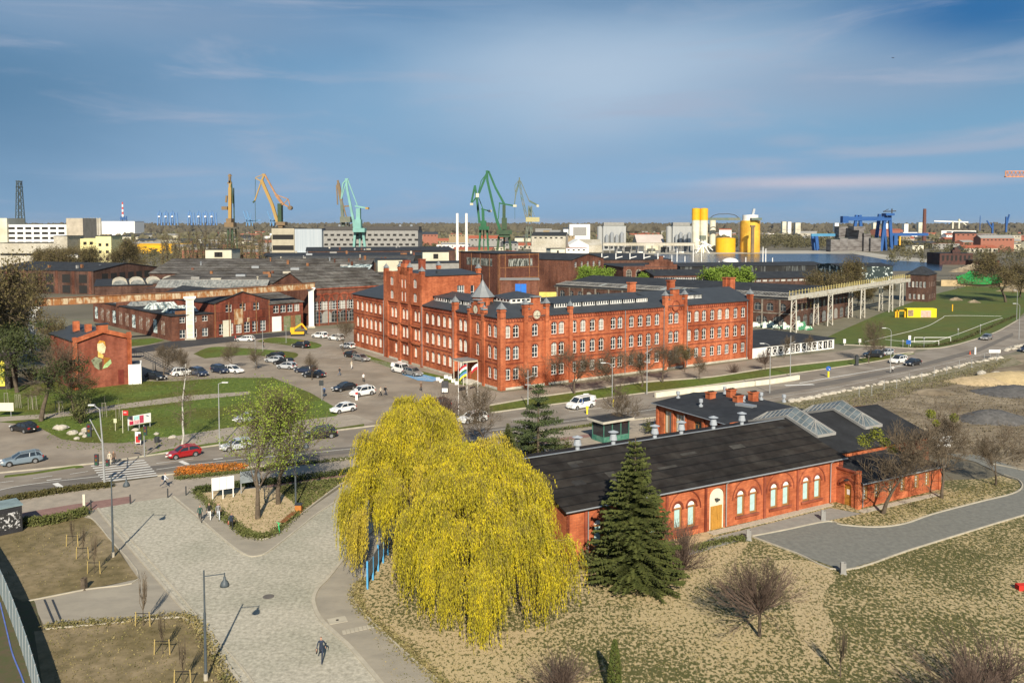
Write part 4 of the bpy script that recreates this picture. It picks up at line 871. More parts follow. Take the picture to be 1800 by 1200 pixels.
# arched brick hall beside the office
g6=P(547,574); g7=P(690,562); hh=hgt(g6,507)
B3=block('arched_brick_hall','red brick hall with row of big blind arches and weathered grey roof','building',g6,g7,26,hh,'gable_x',4.2,BRM,CORR,front=[(9,hh-6.6,3.3,2.6,0,.6)],real=True)
def arches(m):
    L=B3['L']; n=9
    for i in range(n):
        c=.6+(L-1.2)*(i+.5)/n; A=arcpts(c-2.5,c+2.5,hh-4.0,2.5,10); Bq=arcpts(c-1.95,c+1.95,hh-4.0,1.95,10)
        for k in range(10): m.poly([(A[k][0],-.12,A[k][1]),(A[k+1][0],-.12,A[k+1][1]),(Bq[k+1][0],-.12,Bq[k+1][1]),(Bq[k][0],-.12,Bq[k][1])]); m.poly([(Bq[k][0],-.12,Bq[k][1]),(Bq[k+1][0],-.12,Bq[k+1][1]),(Bq[k+1][0],0,Bq[k+1][1]),(Bq[k][0],0,Bq[k][1])])
        m.box(c-2.62,c-2.3,-.12,-.004,0,hh-4)
    m.box(0,L,-.3,-.004,hh-.5,hh-.1)
bl(B3,arches,'brick_arches',BRT)
for i in range(9):
    c=.6+(B3['L']-1.2)*(i+.5)/9; put_window(B3,(0,0),(B3['L'],0),c,.8,2.9,3.6,1.2,cols=3,rows=3,inset=-.08,frame=CONCG)
# two-storey brown hall, left of the shed roofs
b0=W(163,366); b1=W(275,404); hh=hgt(b0,476)
B4=block('brown_brick_hall','brown two storey brick hall with low black gabled roof and tall dark windows','building',b0,b1,56,hh-b0.z,'gable_y',2.6,BRD,ROOF,front=[(6,5.8,3.6,2.9,0,4)],left=[(6,4.9,4.2,3.6,0,1),(6,.4,4.2,3.4,0,1)],real=False)
bl(B4,lambda m:[m.box(-.12,-.01,y,y+1.4,0,hh) for y in (1,10,19,28,37,46,54)],'pier',BRM)
# black roof with row of arched glass lights below it
b0=W(165,318); b1=W(365,335); 
B5=block('skylight_hall','low black roofed hall with six slanted white glazed skylights behind the rusty girder','building',b0,b1,44,7.0,'flat',0,BRD,ROOF)
for k in range(6):
    m=MB(); x=6+k*6.2; n=6; f=MB()
    for i in range(n):
        t0,t1=math.pi*i/n,math.pi*(i+1)/n; r=2.6
        q=lambda t,e:(x+r-r*math.cos(t),e,7.15+1.7*math.sin(t)); m.poly([q(t0,4),q(t1,4),q(t1,26),q(t0,26)])
    m.poly([(x+2.6-2.6*math.cos(math.pi*i/8),4,7.15+1.7*math.sin(math.pi*i/8)) for i in range(9)])
    s=m.build('skylight',MATS['dirty_glass'],B5)
    for e in range(4,27,3):
        for i in range(n): t0,t1=math.pi*i/n,math.pi*(i+1)/n; f.bar((x+2.6-2.65*math.cos(t0),e,7.15+1.75*math.sin(t0)),(x+2.6-2.65*math.cos(t1),e,7.15+1.75*math.sin(t1)),.13)
    f.build('glazing_bars',CONC,s)
# the big weathered shed roofs
def longshed(label,q0,q1,depth,h,rise,wm,rm,roof='shed',**k): return block('long_shed',label,'shed',q0,q1,depth,h,roof,rise,wm,rm,**k)
C1=longshed('front long shipyard shed with patched grey roof sloping towards the glazed sawtooth rows',W(268,322),W(688,322),30,8.0,2.6,BRD,CORR)
C2=longshed('rear long shipyard shed with grey weathered roof and graffiti at its right end',W(262,362),W(640,362),26,9.5,5.2,BRD,CORR,ov=.4)
bl(C2,lambda m:[m.slab([(79,3,10.15+.0),(92.5,3,10.15),(92.5,15,12.55),(79,15,12.55)],.01)],'painted_roof_panel',GRAF)
for k in range(9):
    s=sawlight(C1,3+k*4.6,-5,4.4,7.5,2.6,[MATS['dirty_glass'],CORR]); s.location=(0,0,6.6)
bl(C1,lambda m:m.box(0,46,-9,-.1,0,6.6),'lean_to_wall',BRD)
C3=longshed('dark long shed with black clerestory band, topmost of the stacked roofs',W(455,455),W(770,470),34,13.2,.8,M('black_clerestory',(.02,.019,.018),c2=(.07,.065,.06),scale=.25,lo=.5,hi=.56,stretch=(1.2,1,.05)),ROOF)
C4=longshed('middle dark grey lean to shed roof in front of the clerestory',W(462,420),W(725,425),26,11.4,2.2,BRD,M('roof_dark_slate',(.05,.05,.05),c2=(.085,.085,.08),scale=.8,stretch=(1,.1,1)))
C5=longshed('long dark shed roof running behind the clerestory shed, right half',W(538,520),W(800,540),30,14.0,1.6,BRD,ROOF)
block('cream_plant_room','small cream block with dirty patches standing in front of the dark shed','building',W(664,372),W(716,375),14,zt(457,372),'flat',0,CREAM,ROOF)
block('cream_plant_room','cream box with one dark window right of the dark shed','building',W(743,430),W(789,432),12,zt(443,430),'flat',0,CREAM,ROOF,front=[(1,zt(455,430),2.5,2.5,0,6)])
block('low_glazed_workshop','low workshop with strip of white windows behind the office gable','building',W(716,330),W(850,340),16,zt(463,330),'flat',0,CONCG,ROOF,front=[(9,10.2,2.2,2.2,0,1)],wmat=BLIND)
block('small_flat_block','small cream building with two dark windows above the shed roofs','building',W(361,440),W(407,440),14,zt(439,440),'flat',0,CREAM,ROOF,front=[(2,zt(452,440)-0,2.4,2.6,0,5)],wmat=DARK)
def rooftop(t,n,h,d,sd,rise=0.0):
    q=random.Random(sd); L=t['L']
    for i in range(n):
        x,y=q.uniform(2,L-2),q.uniform(1.5,d-1.5); z=h+rise*y/d; k=q.choice((0,0,1,2)); m=MB()
        if k==0: m.box(x-.5,x+.5,y-.4,y+.4,z-.3,z+q.uniform(.8,1.8))
        elif k==1: m.lathe((x,y,z-.3),[(.3,0),(.3,1.5),(.55,1.6),(.1,2.0)],8)
        else: m.box(x-q.uniform(1,2.5),x+1.5,y-.7,y+.7,z-.3,z+.8)
        m.build(('roof_vent','roof_cowl','roof_hatch')[0 if k==0 else k],q.choice((CONC,CONCG,BRM,RUSTD,STEEL)),t)
rooftop(C1,14,8.0,30,1,2.6); rooftop(C2,14,9.5,26,2,5.2); rooftop(C3,10,13.2,34,3,.8); rooftop(C4,8,11.4,26,4,2.2); rooftop(C5,9,14,30,5,1.6); rooftop(A_,6,6.6,60,6); rooftop(B4,6,11.2,50,7)
# -- upper left: offices
b0=W(-30,610); b1=W(14,610)
block('office_tower_end','beige concrete stair tower at the left end of the white office block','building',b0,b1,22,zt(385,610),'flat',0,CREAM,ROOF,right=[(1,22,1.2,1.5,0),(1,16,1.2,1.5,0)],parapet=.6)
b0=W(15,612); b1=W(131,612); hh=zt(396,612)
B6=block('white_office_block','long white office block with three rows of dark ribbon windows','building',b0,b1,20,hh,'flat',0,WHITE,ROOF,parapet=.5)
for r in range(4):
    for i in range(8): panel(B6,(0,0),(B6['L'],0),B6['L']*(i+.5)/8,hh-3.0-r*3.5,4.4,1.7,DARK)
bl(B6,lambda m:[m.box(B6['L']*i/8-.15,B6['L']*i/8+.15,-.3,-.01,0,hh) for i in range(1,8)],'pier',WHITE)
block('office_tower_end','beige concrete tower with flat top at right end of the white office block','building',W(118,600),W(147,600),20,zt(385,600),'flat',0,M('beige_concrete',(.42,.37,.29),var=.15,scale=.3),ROOF,parapet=.6,front=[(2,10,1.2,1.8,0)])
block('concrete_annex','weathered concrete annex with a dark strip in front of the white office','building',W(0,500),W(112,500),14,zt(427,500),'flat',0,CONC,ROOF,front=[(10,12,6,1.2,0)])
block('concrete_annex','pale grey stepped concrete block between the white office and yellow block','building',W(95,470),W(119,470),18,zt(415,470),'flat',0,CONC,ROOF,front=[(2,12,3,2,0),(2,6,3,2,0)])
Y0=W(119,480); Y1=W(186,492); hh=zt(421,480)
B7=block('yellow_apartment_block','pale yellow apartment block with five rows of small dark windows','building',Y0,Y1,16,hh,'flat',0,YELP,ROOF,parapet=.4)
for r in range(5):
    for i in range(6): panel(B7,(0,0),(B7['L'],0),2.4+i*3.3,hh-3.0-r*4.1,1.7,1.6,DARK)
block('yellow_apartment_block','taller narrow pale yellow stair block at right end of the yellow apartments','building',W(169,478),W(196,478),14,zt(415,478),'flat',0,YELP,ROOF,front=[(2,18,1.6,1.6,0),(2,14,1.6,1.6,0),(2,10,1.6,1.6,0)])
block('white_house','small white two storey house in front of the yellow apartment block','building',W(119,415),W(137,415),12,zt(447,415),'flat',0,WHITE,ROOF,front=[(2,9,1.3,1.3,0),(2,5,1.3,1.3,0)])
# -- concrete multi-storey works
b0=W(478,640); b1=W(518,640); hh=zt(401,640)
t=block('concrete_works_end','sand coloured concrete works end with two dark window bands','building',b0,b1,30,hh,'flat',0,M('sand_concrete',(.40,.36,.27),var=.12,scale=.2),ROOF)
for z in (hh-8.5,hh-16.5): panel(t,(0,0),(t['L'],0),t['L']/2,z,t['L']-1.2,3.6,DARK,'window_band')
t=block('grey_clad_block','pale blue grey ribbed metal clad block between the concrete works','building',W(518.5,638),W(566,638),34,zt(402,638),'flat',0,M('ribbed_cladding',(.33,.38,.42),c2=(.42,.46,.49),scale=1.2,stretch=(3,3,.02),lo=.4,hi=.6),ROOF)
bl(t,lambda m:m.box(2,18,-3,-.01,0,8),'white_base',WHITE)
b0=W(566.5,644); b1=W(735,644); hh=zt(405,644)
t=block('concrete_works','long grey concrete works with chequer pattern of dark window slots','building',b0,b1,30,hh,'flat',0,CONCG,ROOF)
for r in range(6):
    for i in range(15): panel(t,(0,0),(t['L'],0),3+i*4.7+(2.3 if r%2 else 0),hh-4.2-r*3.6,2.7,1.5,DARK)
bl(t,lambda m:m.box(0,t['L'],6,26,hh+.15,hh+3),'roof_storey',M('dark_clad',(.08,.075,.07)))
for px in (592,617,700,720): bl(t,lambda m,px=px:m.lathe(((px-566)*.43,10,hh+3),[(1.1,0),(1.1,1.3),(.2,1.6)],8),'roof_vent',STEEL)
# -- brown tower hall behind the office
BRW=MB_('brick_brown',(.19,.075,.05),(.125,.052,.036),(.09,.05,.04),stain=(.5,.48,.48))
b0=W(877.5,300); b1=W(947,310); hh=zt(446,300)
t=block('brown_tower_hall','tall brown brick hall with boarded upper window band behind the corner turret','building',b0,b1,27,hh,'flat',0,BRW,ROOF)
panel(t,(0,0),(t['L'],0),t['L']*.53,hh-4.6,10.4,2.7,M('broken_panes',(.04,.045,.04),c2=(.35,.36,.32),scale=1.3,det=2,lo=.5,hi=.56,stretch=(2,2,.3)),'window_band')
panel(t,(0,27),(0,0),14,hh-4.6,17,2.7,MATS['broken_panes'],'window_band')
bl(t,lambda m:[m.box(x,x+.3,-.14,-.01,0,hh) for x in (0,2.4,13,t['L']-.3)]+[m.box(0,t['L'],-.1,-.01,z,z+.25) for z in (hh-.6,hh-5.1,hh-8.8)]+[m.box(-.14,-.01,y,y+.3,0,hh) for y in (.4,6,12,18,26)],'steel_frame',RUSTD)
bl(t,lambda m:m.box(1.2,t['L']-.6,-.3,-.02,hh-12.5,hh-9.2),'clad_panel',M('grey_boarding',(.10,.10,.09),c2=(.20,.195,.175),scale=1.5,stretch=(4,4,.1)))
blue=tag(MB().build('x',WHITE),'x','x') if False else None
m=MB(); c=W(915.5,262); m.box(-1.7,-.04,-.1,.1,0,3.7); m.box(.04,1.7,-.1,.1,0,3.7); g=m.build('blue_gate',M('blue_gate_paint',(.02,.15,.55),var=.08,rough=.5)); g.location=(c.x,c.y,zt(520,262)); tag(g,'bright blue double gate panel beside the brown tower hall','gate')
block('ruined_annex','roofless pink brick annex ruin around the bright blue gate','building',W(880,262),W(947,262),8,zt(492,262),'flat',0,BRM,CONCG)
m=MB(); c0=W(948,262); c1=W(978,262); m.bar((c0.x,c0.y,8.4),(c1.x,c1.y,8.4),1.2,1.8); tag(m.build('yellow_container',M('pale_yellow',(.62,.48,.12),var=.15)),'pale yellow container lying behind the office roof','container')
# brown windowed building and gable
b0=W(948,372); b1=W(1001,380); hh=zt(456,372)
t=block('brown_factory_wing','brown two storey factory wing with white windows and tall stair glazing','building',b0,b1,30,hh,'flat',0,BRM,ROOF,real=True,front=[(3,hh-3.6,1.9,1.9,0,.3),(3,hh-8.4,1.9,2.6,0,.3)])
panel(t,(0,0),(t['L'],0),6.3,hh-9.2,3.0,7.6,BLIND,'stair_window')
b0=W(1004,352); b1=W(1061,372); hh=zt(455,362)
block('gabled_factory','brown brick factory with a shallow gable front behind the small green trees','building',b0,b1,40,hh,'gable_y',zt(447,352)-hh,BRM,ROOF,real=True,front=[(5,hh-3.2,1.6,2.2,0,1)])
block('rooftop_hut','cream rooftop hut with a dark window above the factory wing','building',W(968,380,hh+1),W(993,382,hh+1),6,2.8,'flat',0,CREAM,ROOF,front=[(1,.8,.9,1.2,0,.5)])
# low sheds toward the water
t=block('dark_yard_shed','broad dark shed roof with white pipes, behind the gabled factory','shed',W(1040,440),W(1180,445),60,12,'shed',1.2,BRD,ROOF,ov=.4)
for k in range(5): bl(t,lambda m,k=k:(m.tube((6+k*7.5,3,12),(6+k*7.5,3,15.2),.28),m.tube((6+k*7.5,3,12.6),(9.6+k*7.5,3.5,13.4),.25)),'vent_pipe',WHITE)
b0=W(1096,398); b1=W(1190,404); hh=zt(470,398)
t=block('brick_gable_hall','brown brick hall with stepped gable and three round arched windows','building',b0,b1,40,hh,'flat',0,BRM,ROOF)
def gab(m):
    L=t['L']; x0=L*.40; x1=L*1.0; c=(x0+x1)/2
    m.slab([(0,0,0)]*0 or [(x0,-.05,hh)]*0 or [(x0,-.05,.1),(x1,-.05,.1),(x1,-.04,.1)],.02)
    for (a,b,z) in ((x0,x1,hh+1.2),(x0+2,x1-2,hh+2.4),(x0+4.5,x1-4.5,hh+3.5),(c-1.0,c+1.0,hh+5.2)): m.box(a,b,-.3+.02*z/20,.4,hh-1,z)
    m.box(0,x0,-.2,.3,hh-.5,hh+.5)
bl(t,gab,'stepped_gable',BRM)
for x in (.52,.70,.88): put_window(t,(0,0),(t['L'],0),t['L']*x,hh-6.4,3.2,5.6,1.6,cols=3,rows=4,inset=-.09,pane=DARK,frame=CONC)
for x in (.10,.28): put_window(t,(0,0),(t['L'],0),t['L']*x,hh-5.0,2.6,4.0,1.3,cols=3,rows=3,inset=-.09,pane=DARK,frame=CONC)
block('long_low_workshop','long low brick workshop with strip windows left of the round green tree','building',W(1150,318),W(1252,322),20,zt(484,318),'gable_x',1.6,BRM,ROOF,real=True,front=[(8,zt(484,318)-2.0,3.2,1.2,0,.5)])
block('long_low_workshop','long low workshop roof with chimneys right of the round green tree','building',W(1316,330),W(1448,340),22,zt(489,330),'gable_x',1.8,BRD,ROOF,real=True,front=[(12,zt(489,330)-1.4,2.0,.8,0,.5)])
block('black_long_shed','very long black shed with glazed wall strip beside the water','shed',W(1196,415),W(1452,430),24,zt(468,415),'gable_x',1.2,M('black_glazed_wall',(.02,.02,.02),c2=(.10,.11,.11),scale=.6,stretch=(1,1,.1),lo=.5,hi=.6),ROOF)
block('black_long_shed','dark shed with white graffiti letters along its wall near the water','shed',W(1478,395),W(1570,400),20,zt(468,395),'gable_x',1.0,M('graffiti_black',(.03,.045,.045),c2=(.55,.62,.6),scale=.5,det=2,lo=.56,hi=.6),ROOF)
m=MB(); c=W(1283.5,560); 
for k in range(1): m.lathe((0,0,0),[(9,0),(8.2,2.2),(6.2,4),(3.2,5),(.2,5.4)],20)
o=m.build('white_dome_tent',WHITE,smooth=True); o.location=(c.x,c.y,zt(461,560)); o.scale=(.62,.6,.55); tag(o,'white dome shaped tent roof at the edge of the blue water','tent')
# long ruined hall running back from the right of the office
r0=Vector((15,300,0)); r1=Vector((81,244.2,0)); hh=8.6
RH=block('ruined_long_hall','long ruined brick hall with broken glass roof lights and graffiti covered base','building',r0,r1,48,hh,'gable_x',2.6,BRD,ROOF,real=True,front=[(22,4.9,2.1,2.3,.9,1.5),(16,.4,3.4,3.0,1.0,2)],right=[(13,4.9,2.1,2.3,.9,1),(9,.3,3.4,3.4,1.0,1)],fr=CONCG)
L=RH['L']; m=MB(); f=MB(); lc=random.Random(3)
for i in range(int(L/.95)):
    x=.5+i*.95; f.bar((x,1.0,8.75+.4),(x,6.3,9.8),.09 if i%6 else .2)
    if lc.random()<.9: m.poly([(x+.1,1.0,9.12),(x+.85,1.0,9.12),(x+.85,6.3,9.72),(x+.1,6.3,9.72)],0 if lc.random()<.9 else 1)
f.bar((0,.9,9.1),(L,.9,9.1),.3); f.bar((0,6.4,9.75),(L,6.4,9.75),.3)
s=m.build('roof_glazing',[M('black_broken_glass',(.012,.013,.014),c2=(.09,.10,.10),scale=.7,rough=.85,spec=.1,lo=.5,hi=.6),M('pale_dusty_glass',(.33,.40,.40),var=.2,scale=1)],RH); f.build('glazing_bars',CONCG,s)
bl(RH,lambda m:[m.box(x,x+.5,-.16,-.01,0,hh-.1) for x in [1+k*5.4 for k in range(int(L/5.4))]]+[m.box(0,L,-.12,-.01,4.1,4.4),m.box(0,L,-.25,-.01,hh-.35,hh-.05)],'pier',M('sooty_render',(.30,.27,.22),c2=(.13,.10,.08),scale=.8))
panel(RH,(0,0),(L,0),L-17,.2,4.2,3.9,WHITE,'white_gate')
for k in range(7):
    m=MB(); a=P(1322+k*16,574+k*1.0); h=1.4+(k%3)*.6; q=random.Random(k)
    for _ in range(5):
        x,y=q.uniform(-1.6,1.6),q.uniform(-1,1); m.poly([(x-1.2,y-.3,0),(x+1.0,y-.2,q.uniform(0,.5)),(x+.5,y+.5,h*q.uniform(.5,1)),(x-.7,y+.6,h*q.uniform(.4,1))]); m.poly([(x-1.2,y-.3,0),(x-.7,y+.6,h*.8),(x-.2,y+1.2,0)])
    o=m.build('painted_concrete_slab',[M('green_white_graffiti',(.55,.60,.52),c2=(.05,.20,.10),scale=.5,det=3,lo=.5,hi=.55)]); o.location=a; tag(o,'jumble of green and white painted concrete slabs in front of the ruined hall','slab','painted concrete slabs along the ruined hall')
# white low building with black panels
w0=P(1322,630); w1=P(1466,612.5)
WBD=block('white_low_building','long low white building with black lettered panels and a wide dark roof','building',w0,w1,21,hgt(w0,611),'flat',0,WHITE,ROOF)
L=WBD['L']; GL=M('panel_black',(.03,.03,.03),var=.1)
glyph='?GDANSKWALL33'
ltr=list('AQODESORONI3')
def fontmesh(ch,size,mat,name,ext=.02):
    c=bpy.data.curves.new('t','FONT'); c.body=ch; c.size=size; c.extrude=ext; c.align_x='CENTER'; o=bpy.data.objects.new('t',c); COL.objects.link(o)
    dg=bpy.context.evaluated_depsgraph_get(); me=bpy.data.meshes.new_from_object(o.evaluated_get(dg)); bpy.data.objects.remove(o); me.name=name; me.materials.clear(); me.materials.append(mat); return me
def letters(parent,txt,size,loc,rz,mat,name='lettering',par_rot=None):
    o=link(name,fontmesh(txt,size,mat,name),parent,loc); o.rotation_euler=(R(90),0,rz); return o
for i,px in enumerate((1352,1361.5,1372,1382.5,1393,1402,1413,1422,1431.5,1441.5,1450.5,1459)):
    u=uof(w0,(w1-w0).normalized(),px,618); p=panel(WBD,(0,0),(L,0),u,.35,1.35,1.75,GL,'panel'); letters(p,ltr[i],1.75,(0,-.10,.22),0,WHITE,'letter')
# right brick building, two storeys
b0=P(1592,529); b1=P(1631,531); hh=hgt(b1,483); 
t=block('red_brown_villa','dark red two storey brick building with black hipped roof by the crane runway','building',b0,b1,14,hh,'hip',3.0,BRD,ROOF,real=True,front=[(5,5.6,.9,2.3,.3,.6),(4,1,.9,2,.3,.8)],right=[(4,5.6,.9,2.3,.3,1),(4,1,.9,2,.3,1)])
# dark castle-like ruin by the water
b0=W(1652,640); b1=W(1710,640); hh=zt(445,640)
t=block('dark_ruined_mill','dark red ruined brick mill with raised middle gable beside the water','building',b0,b1,20,hh,'flat',0,M('ruin_brick',(.10,.045,.035),c2=(.05,.03,.028),scale=.4),ROOF,front=[(7,3,1.6,4,0,1)])
bl(t,lambda m:(m.box(t['L']*.38,t['L']*.62,-.2,3,hh-1,hh+2.4),m.box(t['L']*.44,t['L']*.56,-.2,3,hh+2.4,hh+4.2)),'gable',MATS['ruin_brick'])
t=block('dark_ruined_mill','low red brick ruin with bare roof trusses right of the dark mill','building',W(1716,600),W(1757,600),14,zt(458,600),'flat',0,BRM,ROOF,front=[(5,2,1.6,3,0,1)])
# green tarpaulin and sand walls
m=MB(); c=P(1727,503); 
pts=[(-12,0,2.6),(-11.5,3,4.4),(-6,5,5.6),(-3,6,7.2),(0,7,6.6),(6,6,5.6),(14,5,5.2),(11,1,3.0),(6,-1,2.2),(0,-1.4,2.0),(-7,-1,2.2)]
ctr=(0,2.5,5.4)
for i in range(len(pts)): m.poly([pts[i],pts[(i+1)%len(pts)],ctr])
for i in range(len(pts)): a,b=pts[i],pts[(i+1)%len(pts)]; m.poly([a,(a[0],a[1],a[2]-1.2),(b[0],b[1],b[2]-1.2),b])
o=m.build('green_tarpaulin',M('green_sheet',(.02,.22,.05),var=.25,scale=.25,rough=.5)); o.location=(c.x,c.y,.2); tag(o,'bright green tarpaulin stretched over the walls of an excavation','tarpaulin')
m=MB(); m.box(-20,16,.5,1.2,0,3.0); m.box(-20,-19,1.2,9,0,2.2); o=m.build('sand_wall',M('ochre_wall',(.42,.32,.18),var=.2,scale=.4)); o.location=(c.x,c.y,0); tag(o,'ochre retaining wall below the green tarpaulin','wall')
for px,py,s,l in ((1690,478,1.0,'heap of brown rubble left behind the green tarpaulin'),(1712,474,1.3,'pale rubble heap right behind the green tarpaulin'),(1795,512,1.4,'long rubble heap at the right edge beyond the sports field'),(1770,500,1.0,'rubble heap right of the green tarpaulin'),(1680,528,.4,'heap of dark debris near the brick villa'),(1712,532,.35,'scattered debris heap at the top of the sports field')):
    q=random.Random(px); m=MB(); c=P(px,py); n=14; rings=[(1,0),(.7,.45),(.35,.8),(.08,1)]
    for (r_,z_) in rings:
        for i in range(n): t_a=2*math.pi*i/n; k=(.8+.4*q.random()); m.v.append((9*r_*k*math.cos(t_a),4*r_*k*math.sin(t_a),3.0*z_*(.8+.4*q.random()) if z_ else 0))
    for j in range(3):
        for i in range(n): a=j*n+i; b=j*n+(i+1)%n; m.f.append((a,b,b+n,a+n)); m.m.append(0)
    o=m.build('rubble_heap',MATS['rubble_soil']); o.location=c; o.scale=(s*.8,s,s); tag(o,l,'rubble')
# ---------------------------------------------------------------- rusty crane girder on two pylons (left) and white runway (right)
def girder(name,label,pts,depthm,th,mats,ends=True):
    m=MB()
    for a,b in zip(pts[:-1],pts[1:]): m.bar(a,b,th,depthm)
    return tag(m.build(name,mats),label,'crane girder')
y0=205.; zg=zt(536,207,62)
ga=W(50,200); gb=W(330,222); gc=W(552,248)
ga.z=zt(532,ga.y); gb.z=zt(518.5,gb.y); gc.z=zt(502,gc.y)
GT=thing('crane_girder','long rusty cream riveted crane girder carried on two tall pylons','girder',(0,0,0))
m=MB()
for a,b in ((ga,gb),(gb,gc)): m.bar(a,b,.5,1.55)
m.build('girder',RUST,GT)
m=MB()
for a,b in ((ga,gb),(gb,gc)): u=Vector((0,0,.85)); m.bar(a+u,b+u,.9,.16); m.bar(a-u,b-u,.9,.16)
k=0
for a,b in ((ga,gb),(gb,gc)):
    n=22
    for i in range(n): q=a.lerp(b,i/n); m.bar(q+Vector((0,-.3,-.77)),q+Vector((0,-.3,.77)),.12)
m.build('flange',RUSTD,GT)
def pylon(label,px,py_base,py_top,Y,wid,mat):
    c=W(px,Y); t=thing('crane_pylon',label,'pylon',(c.x,Y,0),.35); zt_=zt(py_top,Y); zb=0
    m=MB(); m.box(-wid/2,wid/2,-.6,.6,0,zt_)
    p=m.build('shaft',mat,t); m=MB()
    for s in (-1,1): m.box(s*wid/2-.1,s*wid/2+.1,-.7,-.6,0,zt_)
    k=0.6
    while k<zt_-.4: m.box(-wid/2,wid/2,-.66,-.6,k,k+.1); k+=1.15
    m.build('ribs',WHITE,t); m=MB(); m.box(-wid*.9,wid*.9,-1,1,zt_,zt_+.5); m.box(-wid*.75,wid*.75,-.8,.8,zt_-.35,zt_); m.build('cap',WHITE,t); m=MB(); m.box(-wid*.8,wid*.8,-.9,.9,0,.5); m.build('foot',CONC,t); return t
pylon('left steel crane pylon half hidden in the dark trees',51,600,543,200,2.2,M('pylon_grey',(.25,.28,.30),c2=(.45,.47,.46),scale=.5))
pylon('cream ribbed crane pylon standing at the edge of the car park',332,612,524,222,1.7,M('pylon_cream',(.60,.55,.40),c2=(.70,.66,.54),scale=.4))
pylon('white crane pylon at the right end of the rusty girder',545.5,586,508,248,1.3,WHITE)
RW=thing('crane_runway','white steel crane runway on lattice legs with rows of posts along its top','crane runway',(0,0,0))
def runway(q0,q1,z0,z1,legs,name):
    a=Vector(q0);b=Vector(q1);a.z=z0;b.z=z1
    m=MB(); m.bar(a,b,.7,1.1); m.build(name,M('runway_white',(.46,.44,.38),c2=(.34,.28,.20),scale=.6,lo=.5,hi=.7),RW)
    m=MB(); n=46
    for i in range(n+1):
        q=a.lerp(b,i/n); m.bar(q+Vector((0,0,.6)),q+Vector((0,0,2.0)),.14)
    u=Vector((0,0,1.6)); m.bar(a+u,b+u,.1); m.build('posts',M('ochre_posts',(.45,.38,.16),var=.2),RW)
    d=(b-a); d.z=0; d.normalize()
    for f in legs:
        q=a.lerp(b,f); m=MB(); z=q.z-.65; h=1.9; p0=Vector((q.x,q.y,0))-d*h*1.0; p1=Vector((q.x,q.y,0))+d*h*1.0
        t0=Vector((q.x,q.y,z))-d*h*.75; t1=Vector((q.x,q.y,z))+d*h*.75
        m.bar(p0,t0,.32); m.bar(p1,t1,.32); n_=6
        for i in range(n_):
            e0=p0.lerp(t0,i/n_);e1=p1.lerp(t1,i/n_);g0_=p0.lerp(t0,(i+1)/n_);g1_=p1.lerp(t1,(i+1)/n_)
            m.bar(e0,g1_,.13) if i%2 else m.bar(e1,g0_,.13); m.bar(g0_,g1_,.1)
        m.build('leg',MATS['runway_white'],RW)
q0=W(1389,232); q1=W(1590,303)
runway(q0,q1,zt(524,232),zt(491,303),(.03,.30,.58,.86),'girder')
q0=W(1425,250); q1=W(1600,322)
runway(q0,q1,zt(523,250)+.3,zt(492,322),(.05,.35,.66,.9),'girder')
# mural house with dark roof, and white stair box
m0=P(104,706); m1=P(232,678)
e0=P(133,686); e1=P(229,674.5)
hh=hgt(e1,591)+.5
MH=block('mural_house','orange brick gabled house with a mural of a face and leaves','building',e0,e1,16,hh-.5,'gable_y',hgt(e0.lerp(e1,.5),578)-hh+.2,MB_('brick_mural',(.40,.125,.07),(.33,.10,.06),(.28,.14,.10)),ROOFG)
L=MH['L']; um=lambda px,py:uof(e0,(e1-e0).normalized(),px,py); zm=lambda px,py:zt(py,(e0+(e1-e0).normalized()*um(px,py)).y)
rz_=hgt(e0.lerp(e1,.5),578)-hh+.2
bl(MH,lambda m:(m.bar((-.3,-.15,hh-.6),(L/2,-.15,hh-.5+rz_),.5,.75),m.bar((L/2,-.15,hh-.5+rz_),(L+.3,-.15,hh-.6),.5,.75),m.box(L/2-.9,L/2+.9,-.45,.5,hh-.8+rz_,hh+.6+rz_),m.box(L-.4,L+.3,-.3,.4,0,hh+.3),m.box(-.3,.4,-.3,.4,0,hh+.1)),'gable_coping',BRH)
bl(MH,lambda m:m.box(L/2-1.1,L/2+1.1,-.55,.7,hh+.6+rz_,hh+.8+rz_),'coping_cap',DSTEEL)
ms=[('mural_head',(.66,.60,.36),[(171,604),(181,602),(186,610),(184,620),(178,622),(171,616)]),('mural_hair',(.62,.30,.04),[(171,604),(175,598),(184,600),(186,610),(181,602)]),('mural_neck',(.66,.45,.12),[(172,617),(182,624),(181,630),(172,627)]),('mural_leaf',(.22,.24,.15),[(160,633),(168,627),(179,631),(178,642),(174,650),(166,645)]),('mural_leaf',(.30,.13,.02),[(182,627),(194,629),(183,642)]),('mural_leaf',(.35,.50,.22),[(194,631),(196,638),(189,645),(180,648),(183,641)]),('mural_stem',(.10,.06,.03),[(174,638),(180,634),(179,650),(175,650)])]
for i,(n_,c_,q_) in enumerate(ms):
    m=MB(); m.poly([(um(a,b),-.03-.004*i,zm(a,b)) for a,b in q_]); m.build(n_,M('mural_paint_%d'%i,c_,var=.3,scale=1.5),MH)
bl(MH,lambda m:m.box(um(208,670),um(217.5,670),-.1,-.02,.3,2.9),'door',M('door_red',(.16,.03,.02)))
for a,b,hh_ in ((3.5,4,1.0),(2.5,8,1.3)): bl(MH,lambda m,a=a,b=b,hh_=hh_:m.box(a-.5,a+.5,b-.5,b+.5,hh+.2,hh+.9+hh_),'chimney',BRH)
